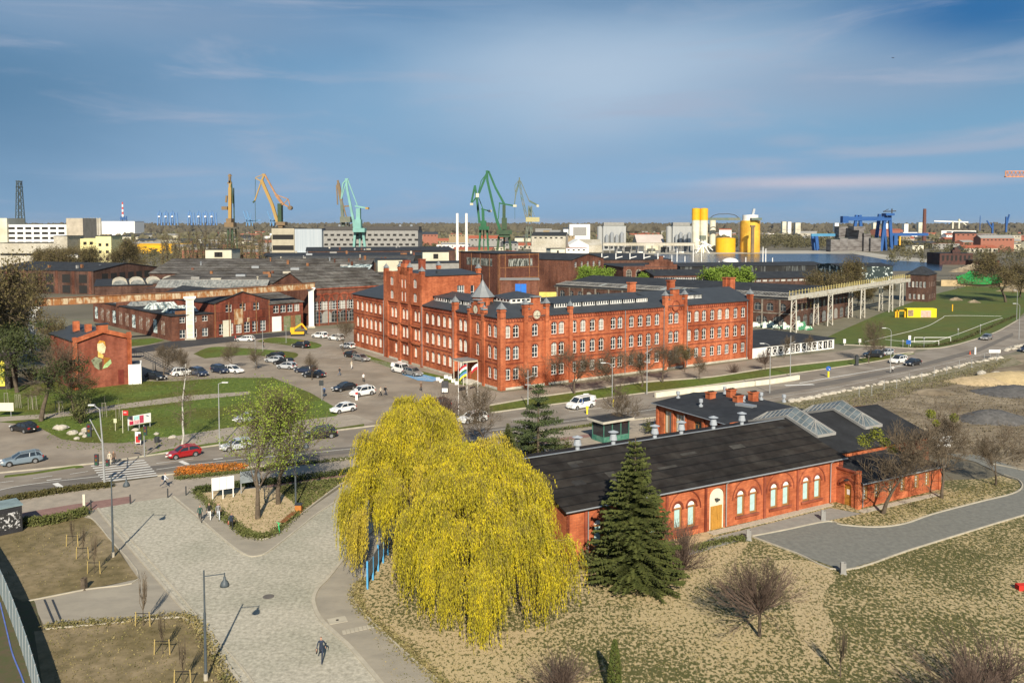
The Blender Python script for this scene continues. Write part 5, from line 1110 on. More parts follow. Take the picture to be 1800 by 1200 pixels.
for x,y in ((1.6,7),(2.2,8.6),(3.2,4),(3.0,6)): bl(MH,lambda m,x=x,y=y:m.slab([(x,y,hh-.35+rz_*x/(L/2)),(x+1.1,y,hh-.35+rz_*(x+1.1)/(L/2)),(x+1.1,y+1.5,hh-.35+rz_*(x+1.1)/(L/2)),(x,y+1.5,hh-.35+rz_*x/(L/2))],.02),'roof_window',DSTEEL)
block('white_box_annex','white rendered box annex beside the mural house','building',P(226,676),P(249,674.5),5,hgt(P(226,676),643),'flat',0,WHITE,ROOFG,parapet=.2)
bs=P(226,671); t=thing('outdoor_stairs','dark steel outdoor stair with railings behind the white box annex','stairs',(bs.x,bs.y+5,0),.1); m=MB()
for k in range(16): m.box(.2+k*.42,.62+k*.42,0,1.6,4.0-k*.24,4.05-k*.24)
for y in (0,1.6): m.bar((.2,y,5.1),(7,y,1.1),.07); m.bar((-2.6,y,5.1),(.2,y,5.1),.07); [m.bar((k*.9-2.4,y,min(4.0,4.0-(k*.9-2.6)*.57)),(k*.9-2.4,y,min(5.1,5.1-(k*.9-2.6)*.57)),.05) for k in range(11)]
m.box(-2.7,.2,0,1.6,3.9,4.05); m.build('stair_flight',DSTEEL,t)
m=MB()
for x,y in ((-2.5,.1),(-2.5,1.5),(2.5,.1),(2.5,1.5)): m.bar((x,y,0),(x,y,3.9 if x<0 else 2.7),.12)
m.build('support',DSTEEL,t)
# advertising kiosk at far left
c=P(10,685); t=thing('advert_kiosk','dark kiosk with bright yellow poster panel at the left edge','kiosk',(c.x-6.0,c.y,0),.1); m=MB(); m.box(0,6.5,0,3,0,hgt(c,628)); m.box(-.2,6.9,-.2,3.2,hgt(c,628),hgt(c,624)); m.build('body',M('kiosk_brown',(.05,.04,.035)),t); m=MB(); m.box(2.4,5.6,-.06,-.01,.6,5.2); m.build('poster',M('poster_yellow',(.72,.62,.08),c2=(.35,.38,.1),scale=.9,det=2,lo=.5,hi=.6),t)
# leaf card
def leafq(m,p,s,q,mi=0,down=False):
    a=Vector((q.uniform(-1,1),q.uniform(-1,1),q.uniform(-1,1))).normalized(); b=a.cross(Vector((q.uniform(-1,1),q.uniform(-1,1),q.uniform(-1,1)))).normalized()
    a*=s; b*=s*.6; k=len(m.v); m.v+=[tuple(p-a),tuple(p+b),tuple(p+a),tuple(p-b)]; m.f.append((k,k+1,k+2,k+3)); m.m.append(mi)
# ================================================================ HARBOUR, CRANES AND THE FAR CITY
def pp(px,py,Y,dy=0): q=W(px,Y); return Vector((q.x,Y+dy,zt(py,Y,px)))
def pxm(Y): return Y/F
class Bars:
    """a crane drawn as real beams standing at distance Y"""
    def __init__(s,name,label,cat,px,Y,group=None):
        c=W(px,Y); s.o=c; s.Y=Y; s.t=thing(name,label,cat,(c.x,Y,0),0,group)
    def loc(s,px,py,dy=0): q=pp(px,py,s.Y,dy); return q-s.t.location
    def part(s,name,mat,bars=(),boxes=(),pairs=(),discs=()):
        m=MB(); k=pxm(s.Y)
        for (a,b,c,d,w,*r) in bars: m.bar(s.loc(a,b,r[0] if r else 0),s.loc(c,d,r[1] if len(r)>1 else (r[0] if r else 0)),w*k*(1.22 if w<4.5 else 1))
        for (a,b,c,d,w,g) in pairs:     # lattice boom: two chords front and back with bracing
            for dy in (-g/2,g/2):
                p,q=s.loc(a,b,dy),s.loc(c,d,dy); n=max(3,int((q-p).length/5)); off=Vector((0,0,1)).cross((q-p).normalized()); dd=(q-p).normalized(); ox=Vector((-dd.z,0,dd.x))*(w*k*.5)
                m.bar(p+ox,q+ox,w*k*.42); m.bar(p-ox,q-ox,w*k*.42)
                for i in range(n): m.bar((p-ox).lerp(q-ox,i/n),(p+ox).lerp(q+ox,(i+1)/n),w*k*.2)
            
        for (x0,x1,y0,y1,dp) in boxes:
            p=s.loc(x0,y1); q=s.loc(x1,y0); m.box(p.x,q.x,-dp/2,dp/2,p.z,q.z)
        for (a,b,r_,dp) in discs: p=s.loc(a,b); m.tube((p.x,-dp/2,p.z),(p.x,dp/2,p.z),r_*k,n=14)
        return m.build(name,mat,s.t)
CYEL=M('crane_ochre',(.42,.25,.06),c2=(.34,.24,.10),scale=.15); CDG=M('crane_dark_green',(.035,.07,.04),c2=(.06,.09,.05),scale=.2)
CGR=M('crane_green',(.03,.12,.06),var=.2,scale=.1); CTQ=M('crane_turquoise',(.19,.38,.34),var=.12,scale=.1); CGY=M('crane_grey_rust',(.08,.14,.11),c2=(.19,.18,.14),scale=.15)
CBL=M('crane_blue',(.025,.09,.27),var=.1,scale=.1); CBR=M('crane_brown',(.16,.12,.08),c2=(.24,.16,.08),scale=.2)
# 1 ochre crane seen end on
c=Bars('harbour_crane','ochre harbour crane seen end on, upright jib, leftmost of the shipyard cranes','crane',405,760,'shipyard cranes')
c.part('portal',CDG,bars=[(400,440,402,402,2),(411,440,409,402,2),(400,440,402,402,2,10),(411,440,409,402,2,10),(400,425,411,425,1.4),(401,410,410,410,1.4)])
c.part('machine_house',CBR,boxes=[(398,414,391,399,9),(401,410,384,392,8)])
c.part('jib',CYEL,bars=[(405.3,390,406.5,330,4.2),(406,335,406.8,318,3)],)
c.part('tower',CDG,bars=[(402,398,403.2,350,3.2,4),(409.5,398,409.5,330,1.4,5),(411,358,409,320,1.5)])
c.part('fly_jib',CBR,bars=[(406,322,406.5,306,3),(402,322,410,322,2),(403,309,410,309,1.4),(399,356,400.5,344,2.5)],boxes=[(392,402,363,369,4)])
# 2 ochre luffing crane
c=Bars('harbour_crane','ochre luffing harbour crane with bent jib reaching left and round counterweight','crane',494,740,'shipyard cranes')
c.part('portal',CDG,bars=[(489,440,491,402,1.6),(500,440,497,402,1.6),(489,440,491,402,1.6,9),(500,440,497,402,1.6,9)])
c.part('tower',CDG,boxes=[(490.5,497,358,394,6)])
c.part('machine_house',CBR,boxes=[(488,504,390,396,9),(492,499,396,401,7)])
c.part('jib',CYEL,bars=[(489,392,480,360,5),(480,360,463.5,321,4),(463.5,321,461,316,4)])
c.part('tie_arm',M('crane_rust',(.34,.19,.10),var=.25,scale=.2),bars=[(467,306,486.5,342,2.2),(486.5,342,499,360,3.6),(486,342,508,350,1.2),(508,350,511,363,1.2),(498,360,508,350,1.2),(496,357,511,365,2)])
c.part('fly_jib',CYEL,bars=[(467,306,461,321,2.6),(462,319,451,313,1.4),(467,306,452,312,1),(461,320,449,354,1.6),(463,306,468,309,1.6)],)
c.part('hook',CDG,bars=[(446,356,450,353,2),(450,356,450,391,.5),(451,313,450,354,.5)])
c.part('counterweight',CBR,discs=[(511.5,365.5,3.6,5)])
# 3 grey crane behind, 4 turquoise crane
c=Bars('harbour_crane','slim grey brown harbour crane close behind the turquoise one','crane',606,800,'shipyard cranes')
c.part('tower',CGY,bars=[(604,398,602,362,5),(602,362,598,338,3.5)])
c.part('machine_house',CGY,boxes=[(600,618,381,391,10)]); c.part('portal',CGY,bars=[(602,440,603,391,1.5),(613,440,611,391,1.5),(602,440,603,391,1.5,9),(613,440,611,391,1.5,9)])
c.part('jib',CBR,bars=[(601,352,596,322,4),(596,322,595,317,2.5),(593,325,594.5,360,1.6),(610,383,600,345,1.6),(603,363,618,362,2)])
c=Bars('harbour_crane','bright turquoise harbour crane standing on four splayed legs','crane',632,640,'shipyard cranes')
c.part('portal',CTQ,bars=[(622,437,624.5,408,3.2),(642,437,638.5,408,3.2),(622,437,624.5,408,3.2,9),(642,437,638.5,408,3.2,9),(631,437,631,408,2.4,4)],boxes=[(622.5,643,401,408,9)])
c.part('tower',CTQ,bars=[(631,403,630.5,368,6)],boxes=[(625,636,386,403,7),(627.5,634.5,366,386,5)])
c.part('jib',CTQ,bars=[(623,402,621,378,2.6),(621.5,386,611,330,3.2),(611,330,610.5,316,3)])
c.part('fly_jib',CTQ,bars=[(611,315,604,323,2),(604,323,601,350,1.8),(611,317,601,350,1.4),(608,315,614,315,2.2)])
c.part('tie_arm',CTQ,bars=[(613,317,629,361,1.4),(624.5,362,646,366,2.2)]); c.part('counterweight',CYEL,boxes=[(644,649,364.5,368,5)])
# blue container cranes in the distance (gantries with raised booms)
for i,px in enumerate((282,293.5,305,335,351,363,374)):
    c=Bars('container_crane','blue skyline container crane with white cab, %s in the row of seven'%('first from the left','second from the left','third from the left','fourth from the left','fifth from the left','sixth from the left','rightmost')[i],'crane',px,3300,'blue container cranes on the skyline')
    c.part('frame',M('crane_far_blue',(.10,.22,.46),var=.1,scale=.01),bars=[(px-3.6,396,px-2.4,374,1.3),(px+3.6,396,px+2.4,374,1.3),(px-3.6,396,px-2.4,374,1.3,30),(px+3.6,396,px+2.4,374,1.3,30),(px-2.4,378,px,370.5,.8),(px+2.4,378,px,370.5,.8),(px-3,383,px+3,383,1.2)])
    c.part('cab',WHITE,boxes=[(px-1.6,px+1.6,379.5,382,14)])
for i,(px,s) in enumerate(((436,-1),(442,-1),(478,-1),(484,-1))):
    c=Bars('quay_crane',('pale blue skyline crane with raised boom, far left of the ochre crane hook','pale blue skyline crane beside the leftmost raised boom','pale blue skyline crane just left of the ochre crane jib','pale blue skyline crane behind the ochre crane jib')[i],'crane',px,3600,'raised boom cranes on the skyline')
    c.part('boom',M('crane_pale_blue',(.12,.27,.48),var=.1,scale=.01),bars=[(px,390,px-7 if i!=3 else px-3,371,1.2),(px-1,390,px+1,374,.8)]); c.part('frame',MATS['crane_pale_blue'],bars=[(px-2,397,px-1,386,1.2),(px+3,397,px+2,386,1.2),(px-3,389,px+18,387,1.2)])
# green pair and the grey-green lattice crane
c=Bars('harbour_crane','smaller dark green harbour crane, left one of the tall green pair','crane',850,690,'shipyard cranes')
c.part('portal',CGR,bars=[(842,440,844,404,2.4),(858,440,856,404,2.4),(842,440,844,404,2.4,10),(858,440,856,404,2.4,10),(850,440,850,404,1.6,5)],boxes=[(842,860,398,404,9)])
c.part('tower',CGR,bars=[(850,402,849,368,4)],boxes=[(845,855,388,400,6)])
c.part('jib',CGR,bars=[(843,392,838,345,3.2),(838,345,835,326,3)]); c.part('fly_jib',CGR,bars=[(835,326,833,340,1.6),(835,326,829,356,2.6),(841,344,829,358,1.2),(838,345,830,357,1.4)]); c.part('tie_arm',CGR,bars=[(839,341,849,367,1.2),(846,367,860,371,1.8)]); c.part('counterweight',CREAM,boxes=[(858.5,864,369,373,5)]); c.part('hook',CREAM,boxes=[(826.5,832,357,361,2)])
c=Bars('harbour_crane','tallest green harbour crane with sharp peaked jib, right one of the green pair','crane',886,670,'shipyard cranes')
c.part('portal',CDG,bars=[(874,440,877,415,3.2),(898,440,895,415,3.2),(874,440,877,415,3.2,11),(898,440,895,415,3.2,11),(886,440,886,415,2.4,5)],boxes=[(873,900,404,412,11),(877,896,412,417,9)])
c.part('tower',CDG,bars=[(886,405,886,360,5.5)],boxes=[(882,891,383,403,7)])
c.part('jib',CGR,bars=[(880,408,873,385,3.8),(874,392,857,318,3.4),(857,318,856,300,3.2)])
c.part('fly_jib',CGR,bars=[(858,300,842,340,3),(857,303,846,318,1.2),(846,318,841,338,1.2)]); c.part('tie_arm',CGR,bars=[(859,301,871,330,3),(871,330,886,358,3.2),(877,357,905,362,2),(878,358,876,385,1.2)])
c.part('counterweight',CREAM,boxes=[(902,908,360,364,5)]); c.part('hook',CREAM,boxes=[(837,842,340,347,4)]); c.part('cable',CDG,bars=[(905,364,905,386,.4)])
c=Bars('harbour_crane','grey green lattice harbour crane with yellow cab, rightmost of the shipyard cranes','crane',930,820,'shipyard cranes')
c.part('portal',CGY,pairs=[(924,432,927,398,3,8),(936,432,933,398,3,8)],bars=[(921,434,927,430,1.5),(939,434,933,430,1.5),(921,440,921,433,1.4),(939,440,939,433,1.4)])
c.part('tower',CGY,pairs=[(931,392,932,362,5,5)],bars=[(931,380,931,365,3)]); c.part('machine_house',M('cab_olive',(.42,.38,.20),var=.15),boxes=[(924,948,382,390,8)])
c.part('jib',CGY,pairs=[(926,385,917,345,3,3),(917,345,913,318,2.4,3)]); c.part('fly_jib',CGY,bars=[(913,316,906,338,1.4),(913,316,905,326,.9),(905,326,906,345,.9),(912,325,906,345,1.3),(906,345,904,362,1.4),(913,312,913,320,1.8)])
c.part('tie_arm',CGY,bars=[(915,318,930,353,1.1),(930,353,945,361,2.4),(932,363,940,381,.6)]); c.part('counterweight',CREAM,discs=[(945,362,2.4,4)])
for i,px in enumerate((804,820)):
    q=W(px,560); m=MB(); m.tube((0,0,0),(0,0,zt(375,560)),1.0,.85,n=10); o=m.build('steel_chimney',WHITE); o.location=q; tag(o,('slim white steel chimney, left one of the pair before the green cranes','slim white steel chimney, right one of the pair before the green cranes')[i],'chimney','pair of white chimneys')
# lattice pylon, red white mast, tower crane jib
q=W(37.5,900); t=thing('lattice_pylon','tall dark lattice electricity pylon behind the white office block','pylon',q); H=zt(318,900); m=MB(); k=pxm(900)
for sx in (-1,1):
    for sy in (-1,1): m.bar((sx*7.5*k,sy*4,0),(sx*3*k,sy*1.5,H),.7)
for i in range(11):
    z0=H*i/11; z1=H*(i+1)/11; w0=(7.5-4.5*i/11)*k; w1=(7.5-4.5*(i+1)/11)*k
    for sy in (-3,3): m.bar((-w0,sy,z0),(w1,sy,z1),.4); m.bar((w0,sy,z0),(-w1,sy,z1),.4); m.bar((-w1,sy,z1),(w1,sy,z1),.4)
m.build('lattice',M('pylon_dark',(.06,.08,.08)),t); m=MB()
for z in (H-1,H-6,H-11): m.bar((-4*k,0,z),(4*k,0,z),.7)
m.build('crossarm',MATS['pylon_dark'],t)
q=W(217.5,2400); t=thing('radio_mast','distant red and white striped mast on a dark blue base','mast',q); k=pxm(2400); zb=zt(396,2400); 
for i in range(6): m=MB(); za=zt(381-4.3*i,2400); m.tube((0,0,za),(0,0,za+4.3*k),(1.7-.1*i)*k,(1.6-.1*i)*k,8); m.build('band',(M('mast_red',(.55,.08,.06)) if i%2 else WHITE),t)
m=MB(); 
for sx in (-1,1): m.bar((sx*5*k,0,0),(sx*3*k,0,zt(380,2400)),2); m.bar((sx*5*k,12,0),(sx*3*k,12,zt(380,2400)),2)
m.bar((-5*k,0,zt(384,2400)),(5*k,0,zt(384,2400)),2.5); m.build('base_frame',CBL,t)
q=W(1905,420); t=thing('tower_crane','orange lattice jib of a tower crane reaching in at the right edge','crane',q); m=MB(); z=zt(311,420,1800); k=pxm(420)
x0=-142*k; h=10*k
for sy in (-.9,.9): m.bar((x0,sy,z),(12,sy,z),.3)
m.bar((x0,0,z+h),(12,0,z+h),.3)
n=26
for i in range(n):
    a=x0+(12-x0)*i/n; b=x0+(12-x0)*(i+1)/n; c_=(a+b)/2
    for sy in (-.9,.9): m.bar((a,sy,z),(c_,0,z+h),.16); m.bar((c_,0,z+h),(b,sy,z),.16)
m.bar((x0,-.9,z),(x0,.9,z),.3); m.bar((x0,0,z+h),(x0,0,z),.3); m.build('jib',M('jib_orange',(.62,.26,.10)),t)
m=MB(); 
for sx in (-1,1):
    for sy in (-1,1): m.bar((sx,sy,0),(sx,sy,z),.3)
for i in range(20): m.bar((-1,-1,z*i/20),(1,-1,z*(i+1)/20),.16); m.bar((-1,1,z*i/20),(-1,-1,z*(i+1)/20),.16)
m.build('mast',MATS['jib_orange'],t)
# silos by the harbour
YS=930; k=pxm(YS)
def cyl(name,label,cat,parts,px,Y,group=None):
    q=W(px,Y); t=thing(name,label,cat,q,0,group)
    for nm,mt,prof,n in parts: m=MB(); m.lathe((0,0,0),prof,n); m.build(nm,mt,t,smooth=False)
    return t
for i,px in enumerate((1222.5,1236.5)):
    z0=0; z1=zt(387,YS); z2=zt(366.5,YS); r=6.9*k
    cyl('cement_silo',('tall cement silo, white with yellow top, left of the touching pair','tall cement silo, white with yellow top and small roof box, right of the pair')[i],'silo',[('shaft',CREAM,[(r,0),(r,z1)],24),('yellow_top',YEL,[(r*1.03,z1),(r*1.03,z2),(.1,z2+.6)],24)],px,YS,'white and yellow cement silos')
cyl('cement_silo','cream cement silo half hidden behind the pair of white and yellow silos','silo',[('shaft',CREAM,[(5.5*k,0),(5.5*k,zt(386,YS)),(.1,zt(386,YS)+1)],20)],1252,YS+25)
t=cyl('storage_silo','big weathered yellow storage silo with a white cap and roof cabin','silo',[('shaft',YELW,[(17*k,0),(17*k,zt(388,YS)),(.1,zt(387,YS))],32),('cap',WHITE,[(13.5*k,zt(388,YS)),(13.5*k,zt(378,YS)),(.2,zt(377.5,YS))],28)],1318,YS)
m=MB(); m.box(-4*k,14*k,-14,-6,zt(387,YS),zt(383,YS)); m.build('roof_cabin',CGY,t); m=MB(); m.bar((4*k,0,zt(378,YS)),(6.5*k,0,zt(367,YS)),2.4); m.build('spout',STEEL,t)
m=MB(); m.bar((-8*k,-27,0),(-8*k,-27,zt(396,YS)),3.0); m.box(-12*k,-4*k,-29,-26,zt(399,YS),zt(396,YS)); m.build('stair_tower',CBR,t)
cyl('white_silo_tower','slim white tower close to the left side of the yellow storage silo','silo',[('shaft',WHITE,[(2.6*k,0),(2.6*k,zt(392,YS)),(.1,zt(391,YS))],16)],1300,YS+10)
cyl('storage_tank','low wide yellow storage tank between the cement silos and the big silo','tank',[('shell',YEL,[(17*k,0),(17*k,zt(418.5,YS)),(.1,zt(417,YS))],32)],1275,YS)
c=Bars('conveyor_bridge','grey conveyor bridge with a bowed arch spanning between yellow silos','bridge',1272,YS); c.part('deck',CGY,bars=[(1242,385,1300,385,3.6)]); c.part('arch',DSTEEL,bars=[(1247,384,1253,379,1),(1253,379,1262,376.5,1),(1262,376.5,1280,376,1),(1280,376,1291,378,1),(1291,378,1299,384,1)])
for (a,b,top,lab,Y) in ((1060,1100,391,'large grey corrugated grain silo block with dark roof cabins, left one',1000),(1182,1216,391,'grey corrugated grain silo block left of the yellow topped silos',990)):
    t=block('grain_silo_block',lab,'silo',W(a,Y),W(b,Y),24,zt(top+6,Y),'flat',0,M('corrugated_grey',(.30,.31,.31),c2=(.40,.41,.40),scale=.6,stretch=(3,3,.05)),CGY)
    m=MB(); L=t['L']; m.box(1,L-2,3,14,zt(top+6,Y)+.16,zt(top,Y)); m.build('roof_cabin',DSTEEL if a==1 else CONCG,t); m=MB(); m.lathe((-3,6,0),[(3.5,0),(3.5,zt(top+8,Y)),(.2,zt(top+6,Y))],14); m.build('round_silo',MATS['corrugated_grey'],t)
    for g in range(4): m=MB(); m.lathe((4+g*L/4.6,-3,0),[(2.2,5),(2.2,17+3*(g%2)),(.2,19+3*(g%2))],12); m.build('dust_filter',STEEL,t)
block('warehouse','pale pink grey pitched warehouse roof between the two grain silo blocks','warehouse',W(1120,1010),W(1168,1010),40,8,'gable_x',10,CREAM,M('pale_roof',(.50,.44,.40),var=.08,scale=.05))
t=block('conveyor_gallery','long white conveyor gallery on legs running along the far quay','gallery',W(1060,905,zt(432,905)),W(1222,905,zt(432,905)),6,zt(427,905)-zt(432,905),'flat',0,CONC,CONC)
for i in range(14): m=MB(); x=t['L']*i/13; z=zt(432,905); m.bar((x,0,0),(x,0,-z),.5); m.bar((x,6,0),(x,6,-z),.5); m.build('leg',CONCG,t)
for i,px in enumerate((1088,1105,1126,1146,1170,1196)): block('quay_plant_shed',('low white plant shed, first from the left under the conveyor gallery','grey plant shed, second from left under the conveyor gallery','white plant shed, third from left under the conveyor gallery','cream plant shed, fourth under the conveyor gallery','dark grey plant shed, fifth under the conveyor gallery','white shed at the right end under the conveyor gallery')[i],'shed',W(px-6,915),W(px+6,915),10,4+2*(i%3),'flat',0,(WHITE,CONCG,WHITE,CREAM,DSTEEL,WHITE)[i],CONCG,group='quay plant sheds')
c=Bars('ship_loader','white ship loader of crossed struts and pipes on the quay below the silos','ship loader',1235,900); c.part('struts',WHITE,bars=[(1222,447,1236,428,1.2),(1248,447,1236,428,1.2),(1222,447,1236,428,1.2,8),(1248,447,1236,428,1.2,8),(1236,446,1236,420,1.2),(1224,420,1250,432,1.6),(1240,428,1253,440,1.0),(1226,432,1246,432,1)]); c.part('hopper',CGY,boxes=[(1230,1240,414,422,5)])
for i,px in enumerate((1181,1190,1204,1218.5,1233,1264,1311,1341,1346,1358)):
    q=W(px,700 if i<5 else 640); m=MB(); m.tube((0,0,0),(0,0,zt((448,437,450,430,436,459,452,434,437,453)[i],q.y)),.42,.3,6); o=m.build('mast_pole',WHITE); o.location=q; tag(o,'thin white pole on the near quay in front of the blue water','pole','thin white quay poles')
# white hall, containers, port buildings mid distance
block('white_port_hall','white port hall with dark grey plant on its facade, left of the grain silos','building',W(1001,1400),W(1037,1400),30,zt(394,1400),'flat',0,WHITE,ROOF,front=[(1,12,22,14,0)],wmat=CONCG)
block('white_gabled_tent','white gabled warehouse tent in front of the containers','warehouse',W(1000,900),W(1035,900),60,zt(431,900),'gable_y',6,WHITE,WHITE)
block('pale_port_shed','long pale grey port shed right of the white gabled tent','warehouse',W(1022,930),W(1058,930),50,zt(431,930),'gable_x',6,CONC,CONC)
def ship(): pass
rr=random.Random(11)
CMATS=[M('cont_red',(.42,.06,.04)),M('cont_orange',(.60,.17,.04)),M('cont_blue',(.05,.15,.35)),CREAM,WHITE]
for i in range(26):
    px=968+rr.uniform(0,58); Y=rr.choice((1050,1090,1130)); q=W(px,Y); m=MB(); m.box(-6,6,-1.2,1.2,0,2.6*rr.choice((1,2,3)))
    mi=rr.choice((0,0,0,1,4)); o=m.build('shipping_container',CMATS[mi]); o.location=q; tag(o,'%s shipping container in the stacks left of the white port hall'%('red','orange','blue','cream','white')[mi],'container','containers left of the port hall (%s)'%('red','orange','blue','cream','white')[mi])
# blue gantry cranes and ship blocks on the right
YG=980
c=Bars('gantry_crane','large blue shipyard gantry crane with A shaped leg on its right end','crane',1525,YG)
c.part('girder',CBL,bars=[(1484,384.5,1564,384.5,7)],boxes=[(1478,1488,380,392,8)])
c.part('leg',CBL,bars=[(1497,441,1504,378,4.5),(1515,441,1510,378,4)]); c.part('leg',CBL,bars=[(1548,441,1555,376,4),(1567,441,1562,378,4),(1548,441,1555,376,4,16),(1567,441,1562,378,4,16)],boxes=[(1552,1567,375,379,12)])
c.part('trolley',DSTEEL,bars=[(1551,372,1573,371,1.6),(1566,376,1566,367,1.4),(1551,372,1560,367.5,.8)])
for i in range(7):
    x0,x1,y0,y1=[(1474,1489,398,442),(1489,1518,401,442),(1518,1530,410,442),(1530,1548,418,442),(1476,1490,418,442),(1500,1520,398,404),(1460,1476,420,440)][i]
    block('hull_section',('grey hull section at left under the blue gantry crane','tall grey ribbed hull section with dark openings under the blue gantry','grey brown hull section, third under the blue gantry','dark hull section by the A leg of the blue gantry','low grey hull section in front of the left hull section','dark deckhouse block on top of the tall hull section','low brown hull section left of the grey ones')[i],'ship section',W(x0,YG-10-i*4,max(0,zt(y1,YG)) if i==5 else 0),W(x1,YG-10-i*4,max(0,zt(y1,YG)) if i==5 else 0),14,(zt(y0,YG)-zt(y1,YG)) if i==5 else zt(y0,YG),'flat',0,M('hull_grey',(.20,.19,.185),c2=(.08,.07,.065),scale=.25,stretch=(.3,.3,2),lo=.42,hi=.6),CGY,group='hull sections')
c=Bars('gantry_crane','lower light blue gantry crane standing left of the grey hull sections','crane',1450,YG); c.part('girder',M('crane_sky_blue',(.07,.24,.40),var=.1,scale=.1),bars=[(1425,413,1500,413,4.5)]); c.part('leg',CBL,bars=[(1437,440,1434,415,5),(1437,440,1434,415,5,12)]); c.part('leg',CTQ,bars=[(1493,441,1487,415,3)],boxes=[(1478,1494,440,443,8)])
c=Bars('gantry_crane','dark blue goliath gantry crane right of the A leg of the large gantry','crane',1590,1000); c.part('girder',CBL,bars=[(1567,412,1630,412,4)]); c.part('leg',CBL,bars=[(1573,431,1573,413,6)],); c.part('leg',YELW,bars=[(1581,431,1581,413,2)])
for i,(px,py0,py1) in enumerate(((1743,410,388),(1767,408,377),(1721,405,379))):
    c=Bars('harbour_crane',('small dark blue skyline crane with jib leaning left, at the right','dark skyline crane with jib leaning right, near the right edge','thin skyline mast crane right of the brick chimney')[i],'crane',px,1500,'small cranes on the right skyline'); c.part('mast',CBL,bars=[(px,py0,px,py1+4,2.2 if i<2 else .8)]); c.part('jib',CBL,bars=[(px,py0-8,px-10 if i==0 else px+5 if i==1 else px,py1,1.6 if i<2 else .6)])
c=Bars('floating_crane','long white and red boom crane lying along the skyline beside the chimney','crane',1680,1900); c.part('boom',WHITE,bars=[(1640,388.5,1700,390.5,1.6)]); c.part('tower',CREAM,bars=[(1673,402,1673,389,2),(1684,402,1684,385,2),(1684,386,1697,396,1.2)])
q=W(1623.5,1150); m=MB(); k=pxm(1150); m.lathe((0,0,0),[(3.6*k,0),(2.6*k,zt(367,1150)),(2.2*k,zt(367,1150))],16); o=m.build('brick_chimney',M('chimney_brown',(.14,.06,.045))); o.location=q; tag(o,'tall tapering dark brown brick chimney on the right skyline','chimney')
q=W(40,900)
block('white_terminal_hall','long low white terminal hall below the striped mast','warehouse',W(180,2300),W(238,2300),60,zt(389,2300)+0,'flat',0,WHITE,WHITE)
for i in range(6): q=W(151+i*5.2,1900); m=MB(); m.lathe((0,0,0),[(2.5*pxm(1900),0),(2.5*pxm(1900),zt(384,1900)),(.5,zt(383,1900))],14); o=m.build('grain_silo',CONC); o.location=q; tag(o,'round pale concrete grain silo in the row of six left of the white terminal hall','silo','row of six grain silos')
block('excavator_house','long yellow shed roof with pale walls in the freight yard at left','shed',W(242,900),W(345,900),12,zt(430,900),'gable_x',1.2,YEL,YEL)
# scattered far city: each house a thing
CM=[(WHITE,'white'),(CREAM,'cream'),(CONC,'pale grey'),(CONCG,'grey'),(M('brick_far',(.30,.12,.08)),'red brick'),(M('ochre_render',(.33,.25,.15)),'ochre')]
RM=[(ROOF,'black'),(M('roof_red_tile',(.30,.09,.05)),'red tiled'),(CONCG,'grey'),(ROOFG,'slate')]
n_=0
for i in range(230):
    band=rr.random()
    if band<.5: Y=rr.uniform(1500,3200); px=rr.uniform(-40,1840)
    elif band<.72: Y=rr.uniform(700,1400); px=rr.choice((rr.uniform(230,470),rr.uniform(740,1000)))
    else: Y=rr.uniform(900,1700); px=rr.uniform(1560,1840)
    L=rr.uniform(14,46)*(1 if Y<1500 else 1.7); h=rr.uniform(4,9) if (rr.random()<.8 or px<480) else rr.uniform(12,20)
    (wm,wn),(rm,rn)=rr.choice(CM),rr.choice(RM); fl=rr.random()<.5
    q=W(px,Y); e=q+Vector((L*math.cos(a_:=rr.uniform(-.4,.5)),L*math.sin(a_),0))
    zone='west' if px<470 else 'middle' if px<1000 else 'east'; 
    sz='low' if h<10 else 'tall'
    block('town_building',f'{sz} {wn} {"flat" if fl else "pitched"} roofed building, {rn} roof, far off {"left" if zone=="west" else zone if zone=="middle" else "right"}','building',q,e,rr.uniform(10,20),h,'flat' if fl else 'gable_x',rr.uniform(2,4),wm,rm,group=f'distant town buildings ({sz} {wn} {"flat" if fl else "pitched"} {rn} {zone})',front=((int(L/5),h-2.6,2.2,1.3,0),(int(L/5),1.0,2.2,1.4,0)) if Y<1500 else ())
for i,(px,w_,py,Y) in enumerate(((1378,7,391,2300),(1387,6,391.5,2310),(1402,9,393,2350),(1470,7,393.5,2400),(1540,12,393,2500),(1556,8,394,2520),(1618,9,392.5,2450),(1592,7,395,2000))):
    block('tower_block',('cream high rise, leftmost of the skyline pair right of the yellow silo','cream high rise, right one of the close pair right of the yellow silo','pale wide high rise a little right of the close pair','pale high rise left of the large blue gantry crane','wide pale high rise seen under the blue gantry girder','pale high rise at the A leg of the blue gantry','pinkish high rise left of the brick chimney','low pale high rise right of the blue gantry')[i],'building',W(px-w_/2,Y),W(px+w_/2,Y),14,zt(py-1.5,Y),'flat',0,CREAM if i%2==0 else WHITE,CONC,front=((1,8,w_*pxm(Y)*.8,1.5,0),(1,16,w_*pxm(Y)*.8,1.5,0)),group='pale high rises on the skyline',wmat=CONCG)
